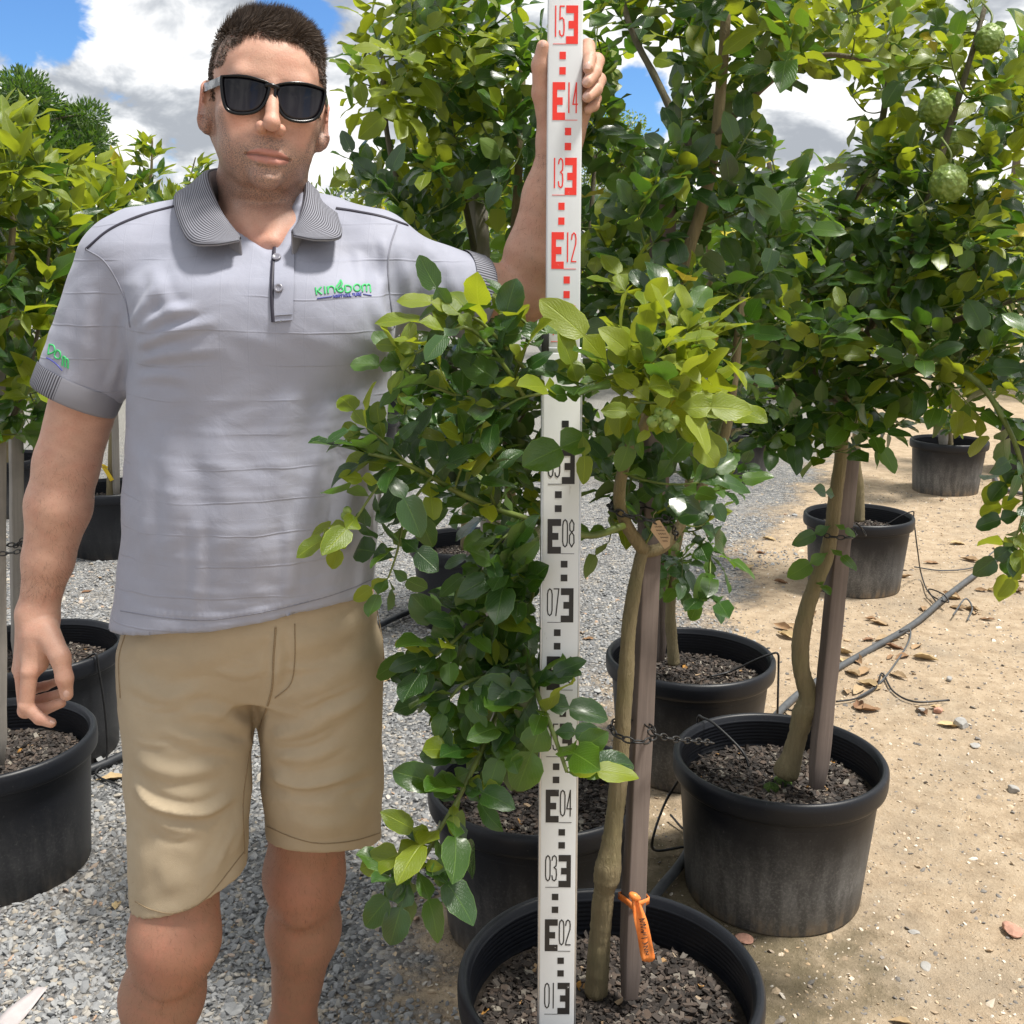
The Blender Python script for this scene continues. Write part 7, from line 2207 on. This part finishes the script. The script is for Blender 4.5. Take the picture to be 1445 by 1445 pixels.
hose('drip_hose', [G_(1210, 985, .006), G_(1245, 960, .006), G_(1280, 910, .008), G_(1284, 888, .012), G_(1270, 890, .03)], 0.0034, 'thin hose branching from the grey pipe towards the dry leaves', 'hose', 'hose', 40, 8)
hose('drip_hose', [G_(1180, 990, .006), G_(1210, 985, .006), G_(1236, 970, .01), G_(1245, 950, .006), G_(1260, 975, .006), G_(1290, 990, .006), G_(1340, 988, .012)], 0.0034, 'thin black hose end lying on sand beside small stones', 'hose', 'black_plastic', 60, 8)
hose('drip_hose', [G_(1290, 800, .006), G_(1330, 805, .006), G_(1375, 800, .006), G_(1400, 780, .02), G_(1412, 772, .04), G_(1414, 782, .03)], 0.0034, 'thin hose loop sprouting from the upper end of the grey pipe', 'hose', 'hose', 50, 8)
hose('drip_hose', [G_(1345, 868, .02), G_(1362, 845, .02), G_(1372, 858, .008), G_(1365, 875, .006)], 0.0036, 'short grey hose stub on the pipe near brown leaves', 'hose', 'hose', 30, 8)
hose('drip_hose', [W(965, 1090, 2.42), W(940, 1130, 2.45), W(922, 1180, 2.36), G_(925, 1200, .01), G_(965, 1195, .01)], 0.0034, 'thin black hose between the front stake and the mud-splashed pot', 'hose', 'black_plastic', 40, 8)

# ------------------------------------------------------------------ litter: dry leaves, stones, scraps
def dry_leaf(px, py, L, rz, seed, label):
    V, F, U = leaf_geo('point', 8, 4, seed)
    rg = np.random.default_rng(seed)
    V = V.copy(); V[:, 1] -= 0.5
    cu = rg.uniform(1.2, 2.6)
    V[:, 2] = np.abs(V[:, 0]) * cu * 0.42 + 0.35 * V[:, 1] ** 2 * rg.uniform(-0.2, 1.2) + 0.02 * rg.standard_normal(len(V)) * (np.abs(V[:, 0]) > 0.03)
    V[:, 2] -= V[:, 2].min()
    p = GP(px, py)
    me = mesh('dry_leaf', V * L, F, True, U)
    o = link('dry_leaf', me, MT['dead'], None, (p[0], p[1], gz(p[0], p[1]) + 0.002))
    o.rotation_euler = (rg.normal(0, 0.15), rg.normal(0, 0.15), rz)
    tag(o, label, 'dry leaf', 'dry leaves on the ground')
rg_ = np.random.default_rng(77)
spots = [(1340, 690), (1330, 705), (1355, 765), (1345, 840), (1385, 835), (1372, 858), (1300, 855), (1240, 880), (1250, 905), (1225, 905), (1210, 935), (1235, 965), (1200, 955), (1195, 975), (1260, 925), (1180, 900), (1150, 870), (1110, 905), (1300, 930),
         (1320, 1000), (1300, 1005), (1425, 830), (1445, 835), (1150, 990), (1085, 760), (1075, 780), (1060, 800), (1220, 950), (1265, 955), (1215, 998), (1340, 1018), (1430, 765), (1365, 795), (1310, 800), (1280, 820), (1405, 800), (1100, 820), (1145, 800)] + [(int(rg_.normal(1235, 60)), int(rg_.normal(935, 40))) for _ in range(14)] + [(int(rg_.normal(1380, 40)), int(rg_.normal(825, 30))) for _ in range(6)]
for i_, (x_, y_) in enumerate(spots):
    dry_leaf(x_ + rg_.normal(0, 3), y_ + rg_.normal(0, 3), rg_.uniform(0.06, 0.115), rg_.uniform(0, 6.28), 200 + i_, 'curled brown dry leaf lying on the sand near the pipe')
for i_, (x_, y_) in enumerate(((822, 892), (830, 900), (548, 955), (140, 815), (122, 835), (165, 1280))):
    dry_leaf(x_, y_, 0.055, i_ * 1.3, 300 + i_, 'small orange brown dry leaf lying on the grey gravel')
dry_leaf(1272, 1438, 0.05, 1.2, 340, 'yellowish dry leaf on sand at the bottom edge')
dry_leaf(158, 1098, 0.09, 1.9, 341, 'pale silvery dry leaf on gravel beside the dark pipe')
def rock(px, py, s, seed, label, mat='stone', fl=0.55):
    p = GP(px, py); rg = np.random.default_rng(seed)
    bm = bmesh.new(); bmesh.ops.create_icosphere(bm, subdivisions=3, radius=1.0)
    V = np.array([v.co[:] for v in bm.verts]); F = np.array([[v.index for v in f.verts] for f in bm.faces]); bm.free()
    for _ in range(9):
        d = rg.normal(0, 1, 3); d /= np.linalg.norm(d); q = V @ d - rg.uniform(0.5, 0.8)
        V = V - np.maximum(q, 0)[:, None] * d
    V = V * np.array((1.0, rg.uniform(0.6, 0.9), fl)) * s
    V[:, 2] -= V[:, 2].min() + 0.1 * s
    o = link('stone', mesh('stone', V, F, False), MT[mat], None, (p[0], p[1], gz(p[0], p[1])))
    o.rotation_euler[2] = rg.uniform(0, 6.28)
    tag(o, label, 'stone', 'loose stones on the sand')
rock(1302, 1003, 0.018, 1, 'small pale stone by the end of the thin black hose')
rock(1322, 1004, 0.022, 2, 'tan stone between the two pale stones on sand', 'stone_pink')
rock(1358, 1022, 0.032, 3, 'largest grey stone on the sand right of the hose end')
rock(1375, 1050, 0.024, 4, 'flat grey stone just below the largest grey stone', fl=0.25)
rock(1430, 1112, 0.022, 5, 'pale grey stone on sand near the right edge')
rock(1428, 1312, 0.026, 6, 'pinkish stone on sand at the lower right edge', 'stone_pink')
rock(1290, 1310, 0.014, 7, 'bluish grey flat stone on sand in the lower right', fl=0.3)
rock(1308, 1358, 0.018, 8, 'pale flat stone embedded in sand in the lower right', fl=0.2)
rock(1050, 1322, 0.022, 9, 'rounded tan stone at the foot of the mud-splashed pot', 'stone_pink')
rock(1340, 960, 0.018, 10, 'grey stone above the largest stone on the sand')
# scraps on the gravel
def scrap(name, pts, z, mat, label, curl=0.006, nu=10, nv=4, hole=False):
    A, B, C, D = (GP(*q) for q in pts)
    V = []
    for i in range(nu + 1):
        for j in range(nv + 1):
            s, t2 = i / nu, j / nv
            p = (A * (1 - t2) + B * t2) * (1 - s) + (D * (1 - t2) + C * t2) * s
            V.append(p + np.array((0, 0, z + curl * (0.5 + 0.5 * math.sin(s * 5 + t2 * 3)))))
    V = np.array(V); o0 = V[0].copy()
    F = [(i * (nv + 1) + j, i * (nv + 1) + j + 1, (i + 1) * (nv + 1) + j + 1, (i + 1) * (nv + 1) + j) for i in range(nu) for j in range(nv)]
    o = link(name, mesh(name, V - o0, F), MT[mat], None, tuple(o0))
    o.modifiers.new('thickness', 'SOLIDIFY').thickness = 0.0004
    tag(o, label, name.replace('_', ' '))
scrap('paper_strip', [(-8, 1450), (16, 1462), (68, 1402), (52, 1396)], 0.007, 'paper', 'pinkish white paper strip on gravel in the lower left corner')
scrap('plastic_scrap', [(77, 1320), (92, 1318), (97, 1338), (82, 1344)], 0.008, 'film', 'crumpled clear plastic scrap on the gravel left of the knee', 0.012, 8, 6)
# moss at the winding trunk's foot
for i_, (x_, y_, s_) in enumerate(((1106, 1104, 0.026), (1088, 1114, 0.020))):
    p_ = W(x_, y_, 2.24); p_[2] = gz(*XY['mid_right']) + SOIL_Z - 0.002
    p_ = np.array(GP(x_, y_, p_[2]))
    rg = np.random.default_rng(i_)
    mb = MB().lathe([(s_, -0.004), (s_ * 0.93, 0.006), (s_ * 0.7, 0.012), (s_ * 0.35, 0.015), (0.0005, 0.016)], 18)
    mb.V[0] *= 1 + rg.normal(0, 0.07, mb.V[0].shape)
    tag(link('moss_clump', mb.mesh('moss_clump'), MT['moss'], None, tuple(p_)), ('green moss clump against the winding trunk base', 'smaller green moss clump left of the winding trunk base')[i_], 'moss')
